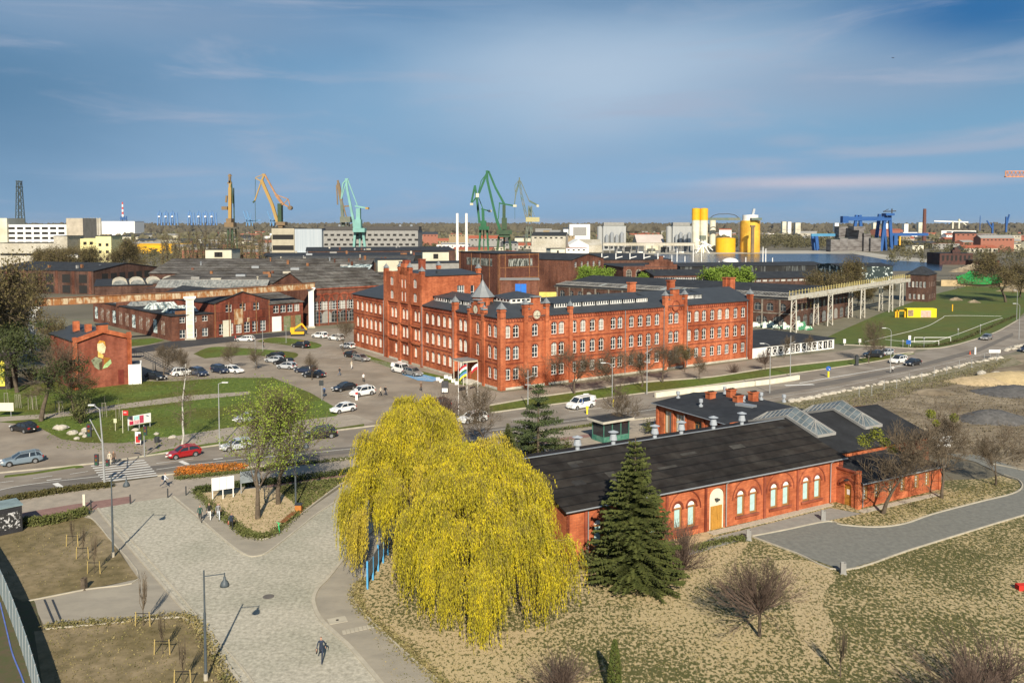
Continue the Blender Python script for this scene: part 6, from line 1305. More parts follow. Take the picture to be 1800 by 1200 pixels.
# far woods: one mass of many small crowns
def woods(name,mat,spec,seed=5,leaf=False):
    q=random.Random(seed); m=MB()
    for (x0,x1,Y0,Y1,n,h0,h1) in spec:
        for i in range(n):
            Y=q.uniform(Y0,Y1); c=W(q.uniform(x0,x1),Y); h=q.uniform(h0,h1); r=h*q.uniform(.35,.75); k=len(m.v); nn=6
            if leaf:
                for _ in range(46):
                    th=q.uniform(0,6.28); u=q.uniform(.12,1); rr2=r*math.sqrt(q.random())*math.sqrt(max(.05,1-(u-.5)**2*3.2)); leafq(m,Vector((c.x+rr2*math.cos(th),c.y+rr2*math.sin(th),h*u)),q.uniform(.5,1.1)*Y/900,q)
                continue
            for (rr_,zz) in ((.6,0),(1,.35),(.8,.75),(.25,1)):
                for j in range(nn): t_=2*math.pi*j/nn+q.random(); m.v.append((c.x+r*rr_*math.cos(t_)*q.uniform(.7,1.25),c.y+r*rr_*math.sin(t_),h*zz*q.uniform(.85,1.1)))
            for a in range(3):
                for j in range(nn): e=k+a*nn+j; f=k+a*nn+(j+1)%nn; m.f.append((e,f,f+nn,e+nn)); m.m.append(0)
            m.f.append(tuple(k+18+j for j in range(nn))); m.m.append(0)
    o=m.build(name,mat); kind(o,'stuff'); return o
WOOD=M('far_wood',(.075,.065,.045),c2=(.11,.095,.06),scale=.02,det=4); WOOD2=M('far_scrub',(.085,.085,.04),c2=(.14,.12,.075),scale=.03,det=4)
woods('distant_woods',WOOD,[(-60,1860,3600,6000,2600,26,40),(-60,1860,2600,3600,900,12,20),(740,1300,2600,3600,500,22,32)])
WOOD3=M('near_scrub',(.06,.058,.024),c2=(.13,.115,.06),scale=.08,det=4)
woods('distant_scrub',WOOD2,[(-60,1860,1500,2600,1300,6,12)],9)
woods('harbour_scrub',WOOD3,[(-60,230,620,1400,200,5,11),(230,480,560,1400,340,4,9),(1330,1600,1050,1500,380,7,14),(1560,1860,640,1500,420,4,9),(740,1000,640,1200,120,3,7),(1040,1330,1100,1500,120,5,10),(1500,1640,1000,1100,50,6,10)],19,True)
# ================================================================ TREES AND PLANTS
def tube3(m,a,b,r0,r1,n,mi=0): m.tube(a,b,r0,r1,n,mi,cap=False)
def grow(tm,cm,q,p,d,L,r,lv,mx,kids,spread,up,tips,shr=.62,tw=1.0,wob=.14):
    seg=4 if lv==0 else 3; pts=[p]; n=7 if lv==0 else 5 if lv==1 else 3; mesh=tm if lv<=1 else cm
    for i in range(seg):
        d=(d+Vector((q.gauss(0,wob),q.gauss(0,wob),q.gauss(0,wob)+up))).normalized(); np_=p+d*(L/seg); ra=r*(1-.75*i/seg); rb=r*(1-.75*(i+1)/seg)
        tube3(mesh,p,np_,max(ra,.012*tw),max(rb,.010*tw),n); p=np_; pts.append(p)
        if lv<mx and (i>0 or lv>0):
            for _ in range(kids[lv] if i<seg-1 else kids[lv]+1):
                ax=Vector((q.uniform(-1,1),q.uniform(-1,1),q.uniform(-.6,1))); ax=(ax-d*ax.dot(d)).normalized(); a=q.uniform(spread*.6,spread*1.2)
                nd=(d*math.cos(a)+ax*math.sin(a)).normalized(); grow(tm,cm,q,p,nd,L*shr*q.uniform(.75,1.15),rb*.62,lv+1,mx,kids,spread,up,tips,shr,tw,wob)
    if lv==mx: tips.append((p,d))
TT={}
def tree_kind(k,seed):
    if (k,seed) in TT: return TT[(k,seed)]
    q=random.Random(seed*31+len(k)); tm,cm,lm=MB(),MB(),MB(); tips=[]; mats=None
    if k=='bare':        # spreading bare deciduous, 10 m
        grow(tm,cm,q,Vector((0,0,0)),Vector((0,0,1)),4.6,.20,0,4,(2,2,2,2),.75,.06,tips,.66,1.2)
        mats=(TREEB,TWIG,None)
    elif k=='budding':   # bare crown with a haze of small green leaves
        grow(tm,cm,q,Vector((0,0,0)),Vector((0,0,1)),5.2,.26,0,4,(2,2,2,1),.62,.07,tips,.64,1.2)
        for p,d in tips:
            for _ in range(4): leafq(lm,p+Vector((q.gauss(0,.25),q.gauss(0,.25),q.gauss(0,.25))),q.uniform(.05,.11),q)
        mats=(TREEB,TWIG,M('spring_leaves',(.15,.22,.02),c2=(.25,.30,.045),scale=.9,rough=.7))
    elif k=='leafy':
        grow(tm,cm,q,Vector((0,0,0)),Vector((0,0,1)),4.2,.25,0,4,(2,2,2,1),.7,.04,tips,.66,1.2)
        for p,d in tips:
            for _ in range(16): leafq(lm,p+Vector((q.gauss(0,.4),q.gauss(0,.4),q.gauss(0,.35))),q.uniform(.12,.24),q)
        mats=(TREEB,TWIG,M('fresh_leaves',(.12,.20,.02),c2=(.19,.27,.04),scale=.8))
    elif k=='darkcrown':   # brownish olive crown
        grow(tm,cm,q,Vector((0,0,0)),Vector((0,0,1)),5.0,.25,0,4,(2,2,2,2),.7,.05,tips,.64,1.3)
        for p,d in tips:
            for _ in range(3): leafq(lm,p+Vector((q.gauss(0,.35),q.gauss(0,.35),q.gauss(0,.35))),q.uniform(.08,.17),q)
        mats=(TREEB,TWIG,M('olive_leaves',(.080,.068,.024),c2=(.14,.11,.045),scale=.6))
    elif k=='round':     # clipped dense globe of twigs on a short stem
        tube3(tm,Vector((0,0,0)),Vector((0,0,2.4)),.16,.12,8)
        for i in range(52):
            t_=q.uniform(0,6.28); e=q.uniform(.05,1.45); d=Vector((math.cos(t_)*math.cos(e),math.sin(t_)*math.cos(e),math.sin(e)*.9)).normalized(); grow(cm,cm,q,Vector((0,0,2.2+q.uniform(0,.3))),d,3.1*q.uniform(.8,1.05),.05,2,4,(0,0,3,2),.33,.02,tips,.5,.8,.05)
        mats=(TREEB,TWIGR,None)
    elif k=='poplar':
        tube3(tm,Vector((0,0,0)),Vector((0,0,9.5)),.18,.03,6)
        for i in range(60):
            z=q.uniform(.8,9.2); t_=q.uniform(0,6.28); d=Vector((math.cos(t_)*.35,math.sin(t_)*.35,1)).normalized(); L=q.uniform(1.2,2.6); p=Vector((0,0,z)); e=p+d*L; tube3(cm,p,e,.04,.012,3)
            for _ in range(3): s=p.lerp(e,q.uniform(.2,.9)); tube3(cm,s,s+Vector((q.uniform(-.5,.5),q.uniform(-.5,.5),q.uniform(.4,1.2))),.02,.01,3)
            for _ in range(6): leafq(lm,p.lerp(e,q.random())+Vector((q.gauss(0,.25),q.gauss(0,.25),0)),.12,q)
        mats=(TREEB,TWIG,M('poplar_buds',(.15,.14,.05),c2=(.22,.2,.09),scale=1))
    elif k=='birch':
        p=Vector((0,0,0)); 
        for i in range(8): n_p=p+Vector((q.gauss(0,.07)-.08,q.gauss(0,.05),1.15)); tube3(tm,p,n_p,.13-.012*i,.118-.012*i,7); p=n_p; 
        for i in range(60):
            z=q.uniform(2.2,9); t_=q.uniform(0,6.28); s=Vector((-.07*z,0,z)); L=q.uniform(.9,2.2)*(1.15-z/14); e=s+Vector((math.cos(t_)*L,math.sin(t_)*L,L*.5)); tube3(cm,s,e,.03,.012,3)
            for _ in range(5):
                u=s.lerp(e,q.uniform(.3,1)); w_=u+Vector((q.uniform(-.3,.3),q.uniform(-.3,.3),-q.uniform(.2,.8))); tube3(cm,u,w_,.012,.008,3)
                leafq(lm,u.lerp(w_,q.random()),.05,q)
        mats=(BARKP,TWIG,M('birch_buds',(.22,.21,.08),c2=(.16,.14,.06),scale=1))
    elif k=='sapling':
        tube3(tm,Vector((0,0,0)),Vector((0,0,1.6)),.04,.03,5)
        for i in range(18):
            t_=q.uniform(0,6.28); r=q.uniform(.08,.33); a=Vector((0,0,1.0+q.uniform(0,.9))); b=a+Vector((math.cos(t_)*r,math.sin(t_)*r,.6)); c=Vector((math.cos(t_)*r*1.1,math.sin(t_)*r*1.1,q.uniform(2.8,3.9))); tube3(cm,a,b,.024,.020,3); tube3(cm,b,c,.020,.012,3)
            for _ in range(3): s=b.lerp(c,q.random()); tube3(cm,s,s+Vector((q.uniform(-.2,.2),q.uniform(-.2,.2),q.uniform(.2,.5))),.008,.005,3)
        mats=(TREEB,TWIG,None)
    elif k=='bush':
        for i in range(84):
            t_=q.uniform(0,6.28); e=q.uniform(.2,1.5); d=Vector((math.cos(t_)*math.cos(e),math.sin(t_)*math.cos(e),math.sin(e))).normalized(); grow(cm,cm,q,Vector((q.gauss(0,.15),q.gauss(0,.15),0)),d,2.0*q.uniform(.6,1.05),.03,3,4,(0,0,0,3),.4,.03,tips,.55,.7,.08)
        tube3(tm,Vector((0,0,0)),Vector((0,0,.8)),.08,.05,6); mats=(TREEB,TWIGR,None)
    elif k=='spruce':    # height 12, irregular tiers
        tube3(tm,Vector((0,0,0)),Vector((0,0,12)),.22,.03,8); H=12
        z=.5
        while z<11.8:
            Rr=3.75*(1-z/12)**.82+.12; nb=int(9+Rr*5)
            for i in range(nb):
                t_=q.uniform(0,6.28); L=Rr*q.uniform(.68,1.10); p=Vector((0,0,z+q.uniform(-.12,.12))); prev=p; ns=max(3,int(L/.24))
                tilt=.28-.5*(1-z/12)+q.uniform(-.08,.08)
                for j in range(1,ns+1):
                    f=j/ns; rr_=L*f; pt=Vector((math.cos(t_)*rr_,math.sin(t_)*rr_,z+tilt*rr_*.6+.25*f*f*L*.3)); 
                    tube3(cm,prev,pt,.03*(1-f)+.012,.012+.02*(1-f),3); 
                    wd=.50*(1-f*.6)*min(1,L*.6)+.10
                    for s in (-1,1):
                        for _ in range(2):
                            g=prev.lerp(pt,q.random()); sd_=Vector((-math.sin(t_)*s,math.cos(t_)*s,0))*wd*q.uniform(.5,1.1)+Vector((math.cos(t_),math.sin(t_),0))*wd*.6+Vector((0,0,q.uniform(-.14,.02))); e=g+sd_
                            up_=Vector((0,0,.09)); w2=Vector((math.cos(t_),math.sin(t_),0))*.09; k_=len(lm.v); lm.v+=[tuple(g-w2),tuple(g+w2+up_),tuple(e)]; lm.f.append((k_,k_+1,k_+2)); lm.m.append(0)
                            k_=len(lm.v); lm.v+=[tuple(g+up_),tuple(g-up_*.8),tuple(e)]; lm.f.append((k_,k_+1,k_+2)); lm.m.append(0)
                    prev=pt
            z+=.26+.02*z
        mats=(TREEB,TREEB,M('spruce_needles',(.050,.066,.016),c2=(.10,.112,.028),scale=2.2))
    elif k=='cedar':     # flat layered pine, height 10
        tube3(tm,Vector((0,0,0)),Vector((0,0,9.6)),.2,.04,8)
        for z,Rr in ((1.6,3.2),(2.6,3.5),(3.4,3.9),(4.6,2.8),(5.6,2.0),(6.6,1.7),(7.6,1.1),(8.6,.8),(9.3,.5)):
            for i in range(9):
                t_=q.uniform(0,6.28); L=Rr*q.uniform(.55,1.1); e=Vector((math.cos(t_)*L,math.sin(t_)*L,z+L*.12)); tube3(cm,Vector((0,0,z-.2)),e,.05,.02,4)
                for _ in range(int(60*L)):
                    c_=Vector((0,0,z-.1)).lerp(e,q.uniform(.3,1.05))+Vector((q.gauss(0,.3),q.gauss(0,.3),q.gauss(0,.10))); leafq(lm,c_,q.uniform(.07,.15),q)
        mats=(TREEB,TREEB,M('pine_needles',(.035,.055,.020),c2=(.07,.09,.03),scale=2))
    elif k=='pine':      # clumpy dark evergreen with bare limbs, 10 m
        grow(tm,tm,q,Vector((0,0,0)),Vector((0,0,1)),6.5,.28,0,2,(1,1,1),.8,.03,tips,.5,1.5)
        for p,d in tips:
            for _ in range(4):
                c_=p+Vector((q.gauss(0,.7),q.gauss(0,.7),q.gauss(0,.5)))
                for _ in range(60): leafq(lm,c_+Vector((q.gauss(0,.45),q.gauss(0,.45),q.gauss(0,.25))),q.uniform(.08,.17),q)
        mats=(TREEB,TREEB,M('dark_pine',(.032,.045,.014),c2=(.06,.07,.02),scale=1.5))
    elif k=='column':
        for i in range(2600):
            z=q.uniform(.05,3.3); r=.42*(1-(z/3.5)**2.4)+.04; t_=q.uniform(0,6.28); leafq(lm,Vector((math.cos(t_)*r*q.uniform(.7,1),math.sin(t_)*r*q.uniform(.7,1),z)),.07,q)
        tube3(tm,Vector((0,0,0)),Vector((0,0,2.8)),.06,.02,6); mats=(TREEB,TREEB,M('thuja',(.05,.075,.015),c2=(.09,.10,.02),scale=3))
    elif k=='shrub':
        for i in range(30):
            t_=q.uniform(0,6.28); e=Vector((math.cos(t_)*q.uniform(.2,.9),math.sin(t_)*q.uniform(.2,.9),q.uniform(.5,1.5))); tube3(tm,Vector((0,0,0)),e,.02,.01,3)
            for _ in range(26): leafq(lm,e*q.uniform(.5,1.05)+Vector((q.gauss(0,.16),q.gauss(0,.16),q.gauss(0,.12))),q.uniform(.05,.10),q)
        mats=(TREEB,TREEB,M('shrub_leaves',(.06,.075,.02),c2=(.11,.11,.035),scale=2))
    r_=[tm.mesh('trunk',mats[0],True) if tm.f else None,cm.mesh('branches',mats[1]) if cm.f else None,lm.mesh('foliage',mats[2]) if (lm.f and mats[2]) else None]
    hts=[v[2] for m_ in (tm,cm,lm) for v in m_.v]; top=max(hts); TT[(k,seed)]=(r_,top); return TT[(k,seed)]
def tree(k,label,px,py,top,seed=1,rz=None,name=None,cat='tree',group=None,fat=1.0,Y=None):
    c=P(px,py) if Y is None else W(px,Y)
    H=zt(top,c.y); (tr,cr,lf),th=tree_kind(k,seed); s=H/th
    t=thing(name or {'spruce':'spruce_tree','cedar':'pine_tree','pine':'pine_tree','birch':'birch_tree','bush':'bare_bush','column':'thuja','sapling':'sapling','shrub':'shrub','poplar':'poplar_tree'}.get(k,'deciduous_tree'),label,cat,(c.x,c.y,0),rnd.uniform(0,6.28) if rz is None else rz,group,(s*fat,s*fat,s))
    for me,nm in ((tr,'trunk'),(cr,'branches'),(lf,'foliage')):
        if me: link(nm,me,t)
    return t
# willow
def willow(label,px,py,top,Rad,seed,nclump,lowfrac,lean=(0,0),trunk2=False):
    q=random.Random(seed); c=P(px,py); H=zt(top,c.y); t=thing('weeping_willow',label,'tree',(c.x,c.y,0)); tm,cm,lm=MB(),MB(),MB()
    fork=Vector((lean[0]*.3,lean[1]*.3,H*.22)); tube3(tm,Vector((0,0,0)),fork,.55,.45,10); 
    nl=nclump//3; LB=[]
    for i in range(nl):
        a=2.39996*i+q.uniform(-.3,.3); u=1-.66*((i+.5)/nl)**1.1; rr_=Rad*math.sqrt(max(.02,1-((u-.30)/.715)**2))*q.uniform(.74,1.08)
        LB.append((a,Vector((math.cos(a)*rr_+lean[0],math.sin(a)*rr_+lean[1],H*u*q.uniform(.95,1.02))),q.choice((0,0,0,0,1,1,2))))
    for i in range(nclump):
        a,e0_,mi_=LB[i%nl]; f_=q.random(); e=e0_+Vector((q.gauss(0,.42)-math.cos(a)*1.1*f_,q.gauss(0,.42)-math.sin(a)*1.1*f_,q.gauss(0,.18)+.25*(1-f_)))
        mid=fork.lerp(e,.5)+Vector((q.gauss(0,.5),q.gauss(0,.5),H*.12)); p=fork; r=.2
        for j in range(1,6):
            f=j/5; pt=(fork*(1-f)**2+mid*2*f*(1-f)+e*f*f); tube3(tm if j<3 else cm,p,pt,r,r*.65,5 if j<3 else 4); p=pt; r*=.62
        od=Vector((math.cos(a),math.sin(a),0))
        ns=q.randint(26,54); 
        for s in range(ns):
            b=q.uniform(-1.1,1.1); dr=Vector((od.x*math.cos(b)-od.y*math.sin(b),od.x*math.sin(b)+od.y*math.cos(b),0)); st=e+Vector((q.gauss(0,.28),q.gauss(0,.28),q.gauss(0,.15)))
            reach=q.uniform(.15,1.15); L=q.uniform(.8,2.5)+(q.uniform(.3,2.4) if q.random()<.28 else 0)+(q.uniform(0,2.2) if e.z<H*.5 else 0); L=min(L,st.z-lowfrac*H*q.uniform(.4,1.6)-.1); 
            if L<.6: continue
            n=int(L/.15); pp_=st; sway=q.uniform(.02,.12)
            for j in range(1,n+1):
                f=j/n; out_=reach*(1-math.exp(-3*f)); pt=st+dr*(out_+sway*f)+Vector((0,0,.45*math.sin(min(1,f*4)*3.14159)*.4-L*f*f**.25)); 
                if j%3==0: tube3(cm,pp_,pt,.010,.008,3); pp_=pt
                for _ in range(2):
                    g=pt+Vector((q.gauss(0,.045),q.gauss(0,.045),q.gauss(0,.05))); w=Vector((q.uniform(-1,1),q.uniform(-1,1),q.uniform(-.3,.3))).normalized()*q.uniform(.016,.036); l=Vector((q.uniform(-.06,.06),q.uniform(-.06,.06),-q.uniform(.15,.30)))
                    k=len(lm.v); lm.v+=[tuple(g-w),tuple(g+w),tuple(g+l)]; lm.f.append((k,k+1,k+2)); lm.m.append(mi_)
    tm.build('trunk',M('willow_bark',(.13,.105,.07),var=.3,scale=3),t,True); cm.build('branches',M('willow_twigs',(.22,.17,.06),var=.2,scale=2),t); lm.build('foliage',[M('willow_leaves',(.62,.50,.014),c2=(.27,.25,.018),scale=.9,rough=.6,det=6,lo=.35,hi=.65),M('willow_leaves_olive',(.50,.42,.016),c2=(.24,.22,.018),scale=.9,rough=.6),M('willow_leaves_pale',(.58,.46,.035),c2=(.36,.29,.03),scale=.9,rough=.6)],t); return t
willow('larger yellow green weeping willow, nearer one of two, in front of the brick hall',846,1066,778,6.0,5,240,.015)
willow('yellow green weeping willow behind and left of the nearer one, long twigs over the cobbles',738,990,708,6.0,8,176,.12,(-.5,0))
tree('spruce','tall dense dark green spruce in front of the brick hall',1115,1022,768,1,fat=1.12)
tree('cedar','dark green pine with flat layered boughs beside the main road',946,806,672,1)
tree('spruce','small dark green spruce left of the layered pine, by the road',893,812,742,1,rz=2)
for i,(a,b,c_,s,k,l) in enumerate(((453,912,664,1,'budding','fresh green budding tree with forked trunk, left one of two in the sandy bed'),(489,886,655,2,'budding','fresh green budding tree, right one of two in the sandy bed, casting a long shadow'))): tree(k,l,a,b,c_,s,fat=1.0)
for a,b,c_,k,s,l,f in ((1335,1118,972,'round',1,'bare round topped tree with dense twigs on the dry lawn, seen with its shadow',1.18),
    (1552,903,722,'bare',1,'tall thin bare tree with mistletoe clumps in front of the porch annex',1.1),(1655,876,688,'bare',2,'bare forked tree with green mistletoe balls right of the annex',.95),(1750,853,742,'bare',3,'bare spreading tree on the tip of the lawn bend at right',1.1),
    (1096,766,668,'bare',4,'bare tree behind the green booth',1.15),(850,790,668,'bare',5,'bare olive tree above the willow, in front of the flagpoles',1.2),(780,735,682,'bush',1,'low bare bush by the parked dark car above the willow',1),
    (1010,692,602,'bare',3,'bare street tree with yellow topped crown in front of the office, first from the corner',1.3),(1082,690,602,'bare',2,'wide bare street tree with yellow tips in front of the office, second from the corner',1.5),(1128,680,596,'bare',6,'bare street tree at the long office facade, third from the corner',1.3),(1165,672,598,'bare',7,'bare forked street tree at the long office facade, fourth from the corner',1.3),
    (1204,654,601,'darkcrown',3,'dense dark round tree in front of the second office gable',.8),(1229,668,612,'bare',2,'small bare tree right of the dense dark round tree',.9),(928,690,636,'bare',3,'small bare reddish tree at the office corner',1),(1345,652,610,'round',1,'small bare pruned tree in front of the white low building',.8),(1378,629,585,'bare',1,'dark bare tree in front of the panels of the white low building',.9),(1425,622,584,'bare',4,'bare tree right of the dark bare one at the white low building',.8),
    (1290,655,636,'bush',1,'bare bush on the verge in front of the office right end',1),(1527,638,560,'bare',5,'bare roadside tree at the tip of the grass median',1.0),
    (603,618,548,'bare',6,'slim bare tree at the left corner of the office, in the car park',.8),(288,664,597,'bare',7,'bare tree with dense twigs beside the outdoor stairs',1.1),(327,660,606,'bare',1,'bare tree in the car park right of the densely twigged one',1.0),(409,650,594,'bare',2,'bare tree behind the parked cars, left one of two',1.0),(449,650,606,'bare',3,'bare tree behind the parked cars, right one of two',1.0),(548,668,616,'bare',4,'thin bare tree between the rows of parked cars',.9),
    (320,784,640,'birch',1,'white barked birch leaning beside the main road',1.0),    (72,740,560,'pine',1,'dark pine with clumpy crown beside the black car, leaning over the lawn',1.0),(131,732,590,'bare',5,'bare pale trunked tree in front of the mural house',1.15),(150,735,650,'pine',2,'small dark evergreen at foot of the mural house tree',.9),(141,745,690,'shrub',1,'dark shrubby tree below the bare pale trunked one',.6),
    (22,640,478,'darkcrown',1,'tall brown green tree at the left edge before the brown hall',.8),(58,620,455,'darkcrown',2,'tall brown green tree beside the left crane pylon',.75),(-10,660,430,'darkcrown',3,'tall dark tree cut by the left edge',.8),(30,690,560,'pine',2,'dark evergreen low at the left edge behind the kiosk',1.2),(5,660,545,'pine',1,'dark evergreen at the left edge above the yellow poster',1.2),(100,662,540,'darkcrown',2,'dark olive tree left of the mural house roof',.8)):
    tree(k,l,a,b,c_,s,fat=f,cat='bush' if k=='bush' else 'tree')
for a,Y,c_,k,s,l,f in ((1265,325,466,'leafy',1,'bright green round tree, left half of the pair behind the ruined hall',1.25),(1305,318,463,'leafy',2,'bright green round tree, right half of the pair behind the ruined hall',1.35),(1475,300,442,'darkcrown',1,'tall brown green tree behind the crane runway, left one',.9),(1497,308,455,'darkcrown',2,'brown green tree behind the crane runway, right one',.9),(1460,290,470,'darkcrown',3,'low olive tree at foot of the tall runway trees',1.1),
    (1028,335,462,'leafy',1,'small yellow green tree before the gabled factory, left',.8),(1070,335,466,'leafy',2,'small yellow green tree before the gabled factory, right',1.0),(1130,325,476,'leafy',1,'small yellow green bush left of the long low workshop',.8),(205,450,409,'darkcrown',1,'tall olive tree right of the yellow apartment block',.9),(180,440,432,'bare',2,'bare tree in front of the yellow apartment block',1.0),(232,480,418,'darkcrown',2,'thin olive tree behind the brown brick hall',.7),
    (1770,330,440,'darkcrown',1,'dark tree at the right edge beyond the rubble',1.3),(1795,350,450,'darkcrown',2,'dark tree cut by the right edge beyond the rubble',1.3),(1510,312,496,'darkcrown',1,'dark scrubby tree under the crane runway, left one',1.2),(1538,330,494,'darkcrown',2,'dark scrubby tree under the crane runway, middle one',1.2),(1566,352,492,'darkcrown',3,'dark scrubby tree under the crane runway, right one',1.2),(1740,600,440,'darkcrown',3,'dark tree behind the red brick ruin',1.2)):
    tree(k,l,a,0,c_,s,fat=f,Y=Y)
q_=random.Random(4)
for i in range(26):
    px=288+i*7.3+q_.uniform(-2,2); tree('poplar','thin bare upright poplar in the long row behind the shipyard roofs',px,0,402+q_.uniform(-6,10),1+i%2,Y=470+q_.uniform(-25,30),group='row of bare poplars',fat=.9)
for i in range(10):
    px=72+i*7; tree('darkcrown','olive brown tree of the belt in front of the white office block',px,0,428+q_.uniform(-3,8),1+i%3,Y=430+q_.uniform(-15,15),group='tree belt before the white office',fat=1.0)
for a,b,c_,l in ((128,960,905,'staked bare sapling, rearmost of the three in the left planting bed'),(146,982,920,'staked bare sapling, middle one of three in the left planting bed'),(166,1008,932,'staked bare sapling, nearest of three in the left planting bed'),(252,1100,1000,'tall staked bare sapling at the kerb of the lower bed'),(286,1150,1070,'staked bare sapling in the middle of the lower bed'),(322,1205,1110,'staked bare sapling nearest the bell lamp in the lower bed')):
    t=tree('sapling',l,a,b,c_,1,fat=.9); c=P(a,b); m=MB()
    for s in (-1,1): m.tube((c.x+s*.55,c.y-.1,0),(c.x+s*.5,c.y-.1,1.15),.04,n=6)
    m.bar((c.x-.6,c.y-.1,1.02),(c.x+.6,c.y-.1,1.02),.045,.045,1); tag(m.build('tree_stake',[M('pale_timber',(.42,.32,.12),var=.2),DARK]),l.replace('staked bare sapling','pair of timber stakes with a crossbar round the bare sapling').replace('tall ','')[:90] if 0 else 'timber stakes and crossbar of the '+l.split('sapling')[1].strip(', ')[:60],'tree stake')
tree('sapling','lone bare sapling standing on the dry lawn at lower right',1477,1190,1098,1,fat=1.4)
tree('bush','large bare reddish bush at the bottom edge right of the willow',985,1215,1142,1,fat=1.25,cat='bush')
tree('bush','huge bare bush filling the bottom right corner',1735,1240,1120,1,fat=1.5,rz=1.1,cat='bush')
tree('round','bare twiggy crown rising at the bottom right edge',1700,1300,1150,1,fat=1.1)
tree('column','narrow dark green thuja at the bottom edge',1080,1215,1122,1,cat='bush')
tree('bush','leafless red brown bush at the foot of the big spruce',1200,1000,905,1,fat=.75,rz=2,cat='bush')
tree('bare','small budding tree beside the boarded windows of the hall',1168,1000,890,6,fat=.7)
tree('shrub','small dark red leaved shrub left of the spruce at the hall wall',1046,1005,950,1,fat=1.0,cat='bush')
for a,b,c_,k,l in ((55,668,640,'shrub','low dark shrub left of the mural house'),(1150,762,735,'shrub','round green hedge shrub right of the green booth'),(935,800,762,'shrub','spreading green shrub under the layered pine'),(990,800,765,'shrub','spreading green shrub right under the layered pine')):
    tree(k,l,a,b,c_,1,fat=1.6,cat='bush')
# hedges, ground cover
def cover(name,label,poly,n,h,mat,s=.10,seed=1,along=False):
    q=random.Random(seed); g=[P(a,b) for a,b in poly]; m=MB()
    if along:
        pts=G(poly,4); tot=len(pts)-1
        for i in range(n):
            f=q.random()*tot; j=int(f); p=pts[j].lerp(pts[min(j+1,tot)],f-j)+Vector((q.gauss(0,.28),q.gauss(0,.28),q.uniform(0,h))); leafq(m,p,q.uniform(.6,1.3)*s,q)
    else:
        xs=[p.x for p in g]; ys=[p.y for p in g]; k=0
        def ins(x,y):
            r_=False; j=len(g)-1
            for i in range(len(g)):
                if (g[i].y>y)!=(g[j].y>y) and x<(g[j].x-g[i].x)*(y-g[i].y)/(g[j].y-g[i].y)+g[i].x: r_=not r_
                j=i
            return r_
        while k<n:
            x,y=q.uniform(min(xs),max(xs)),q.uniform(min(ys),max(ys))
            if ins(x,y): leafq(m,Vector((x,y,q.uniform(0.02,h))),q.uniform(.6,1.3)*s,q); k+=1
    o=m.build(name,mat); kind(o,'stuff'); o['label']=label; return o
HL1=M('hedge_leaves',(.075,.095,.02),c2=(.13,.13,.045),scale=1.5); HL2=M('dry_tussocks',(.30,.24,.11),c2=(.10,.10,.03),scale=1.5)
cover('hedge','low green hedge round the sandy tree bed',[(345,868),(392,910),(425,935),(442,944),(475,943),(525,904)],5200,.5,HL1,.10,1,True)
cover('hedge','dark hedge behind the notice boards',[(345,866),(400,858),(480,850),(560,840),(640,828)],5200,.7,M('hedge_dark',(.035,.05,.012),c2=(.06,.075,.02),scale=1.5),.12,2,True)
cover('ground_cover','green ground cover in the rear of the tree bed',[(480,858),(560,846),(636,838),(600,850),(530,900),(510,880)],5200,.3,HL1,.11,3)
cover('flower_bed','orange flowering bed beside the zebra crossing',[(304,838),(312,826),(350,822),(415,818),(440,821),(420,829),(360,836)],4200,.55,M('orange_flowers',(.52,.16,.02),c2=(.20,.10,.02),scale=1.2,lo=.4,hi=.6),.10,4)
cover('flower_bed_edge','green edge of the orange flower bed',[(312,842),(360,838),(420,831),(470,826)],2200,.4,HL1,.1,5,True)
cover('hedge','low hedge between road and pavement at left',[(4,882),(60,873),(130,862),(195,855)],4800,.6,M('hedge_olive',(.06,.06,.018),c2=(.10,.085,.03),scale=1.5),.12,6,True)
cover('hedge','dark hedge at the edge of the cycle path',[(40,925),(80,922),(120,914),(150,905)],4200,.9,HL1,.11,7,True)
cover('bed_edge_plants','tufted plants edging the lower planting bed',[(82,1104),(150,1098),(220,1094),(320,1084),(350,1108),(375,1150),(400,1200),(415,1240)],3600,.35,HL2,.09,8,True)
cover('pavement_edge_grass','dry tufted grass along the curved pavement',[(640,1020),(625,1045),(640,1078),(690,1122),(740,1168),(790,1215)],3600,.3,HL2,.09,9,True)
cover('median_weeds','grass strip between road and pavement right of the crossing',[(470,822),(560,813),(700,797),(867,773),(1000,754),(1057,746)],3600,.35,HL1,.12,10,True)
cover('lawn_tufts','short grass tufts on the park lawn',[(0,690),(180,668),(400,662),(480,662),(590,730),(480,772),(250,800),(100,788)],5000,.16,M('grass_tufts',(.08,.115,.02),c2=(.13,.16,.035),scale=1),.13,11)
cover('dry_tufts','tussocks of dry grass on the brown lawn',[(640,1080),(900,1000),(1250,960),(1320,950),(1480,1005),(1800,912),(1900,1240),(700,1240)],24000,.09,M('lawn_tussocks',(.26,.21,.10),c2=(.075,.08,.02),scale=1.2,lo=.45,hi=.55),.07,12)
cover('bed_tufts','dry weeds in the left planting beds',[(5,1030),(20,940),(160,915),(240,1015),(150,1034)],700,.12,HL2,.07,13)
cover('bed_tufts','dry weeds in the lower planting bed',[(85,1110),(320,1090),(400,1210),(100,1215)],1500,.12,HL2,.07,14)
cover('hall_edge_plants','low green plants at the end of the hall path',[(1220,968),(1260,955),(1306,948)],1400,.4,HL1,.1,15,True)
cover('field_edge_scrub','dark scrub on the bank between sports field and road',[(1605,612),(1660,606),(1700,594),(1745,574),(1785,556)],3600,.5,M('scrub_dark',(.05,.055,.02),c2=(.085,.08,.03),scale=.7),.2,16,True)
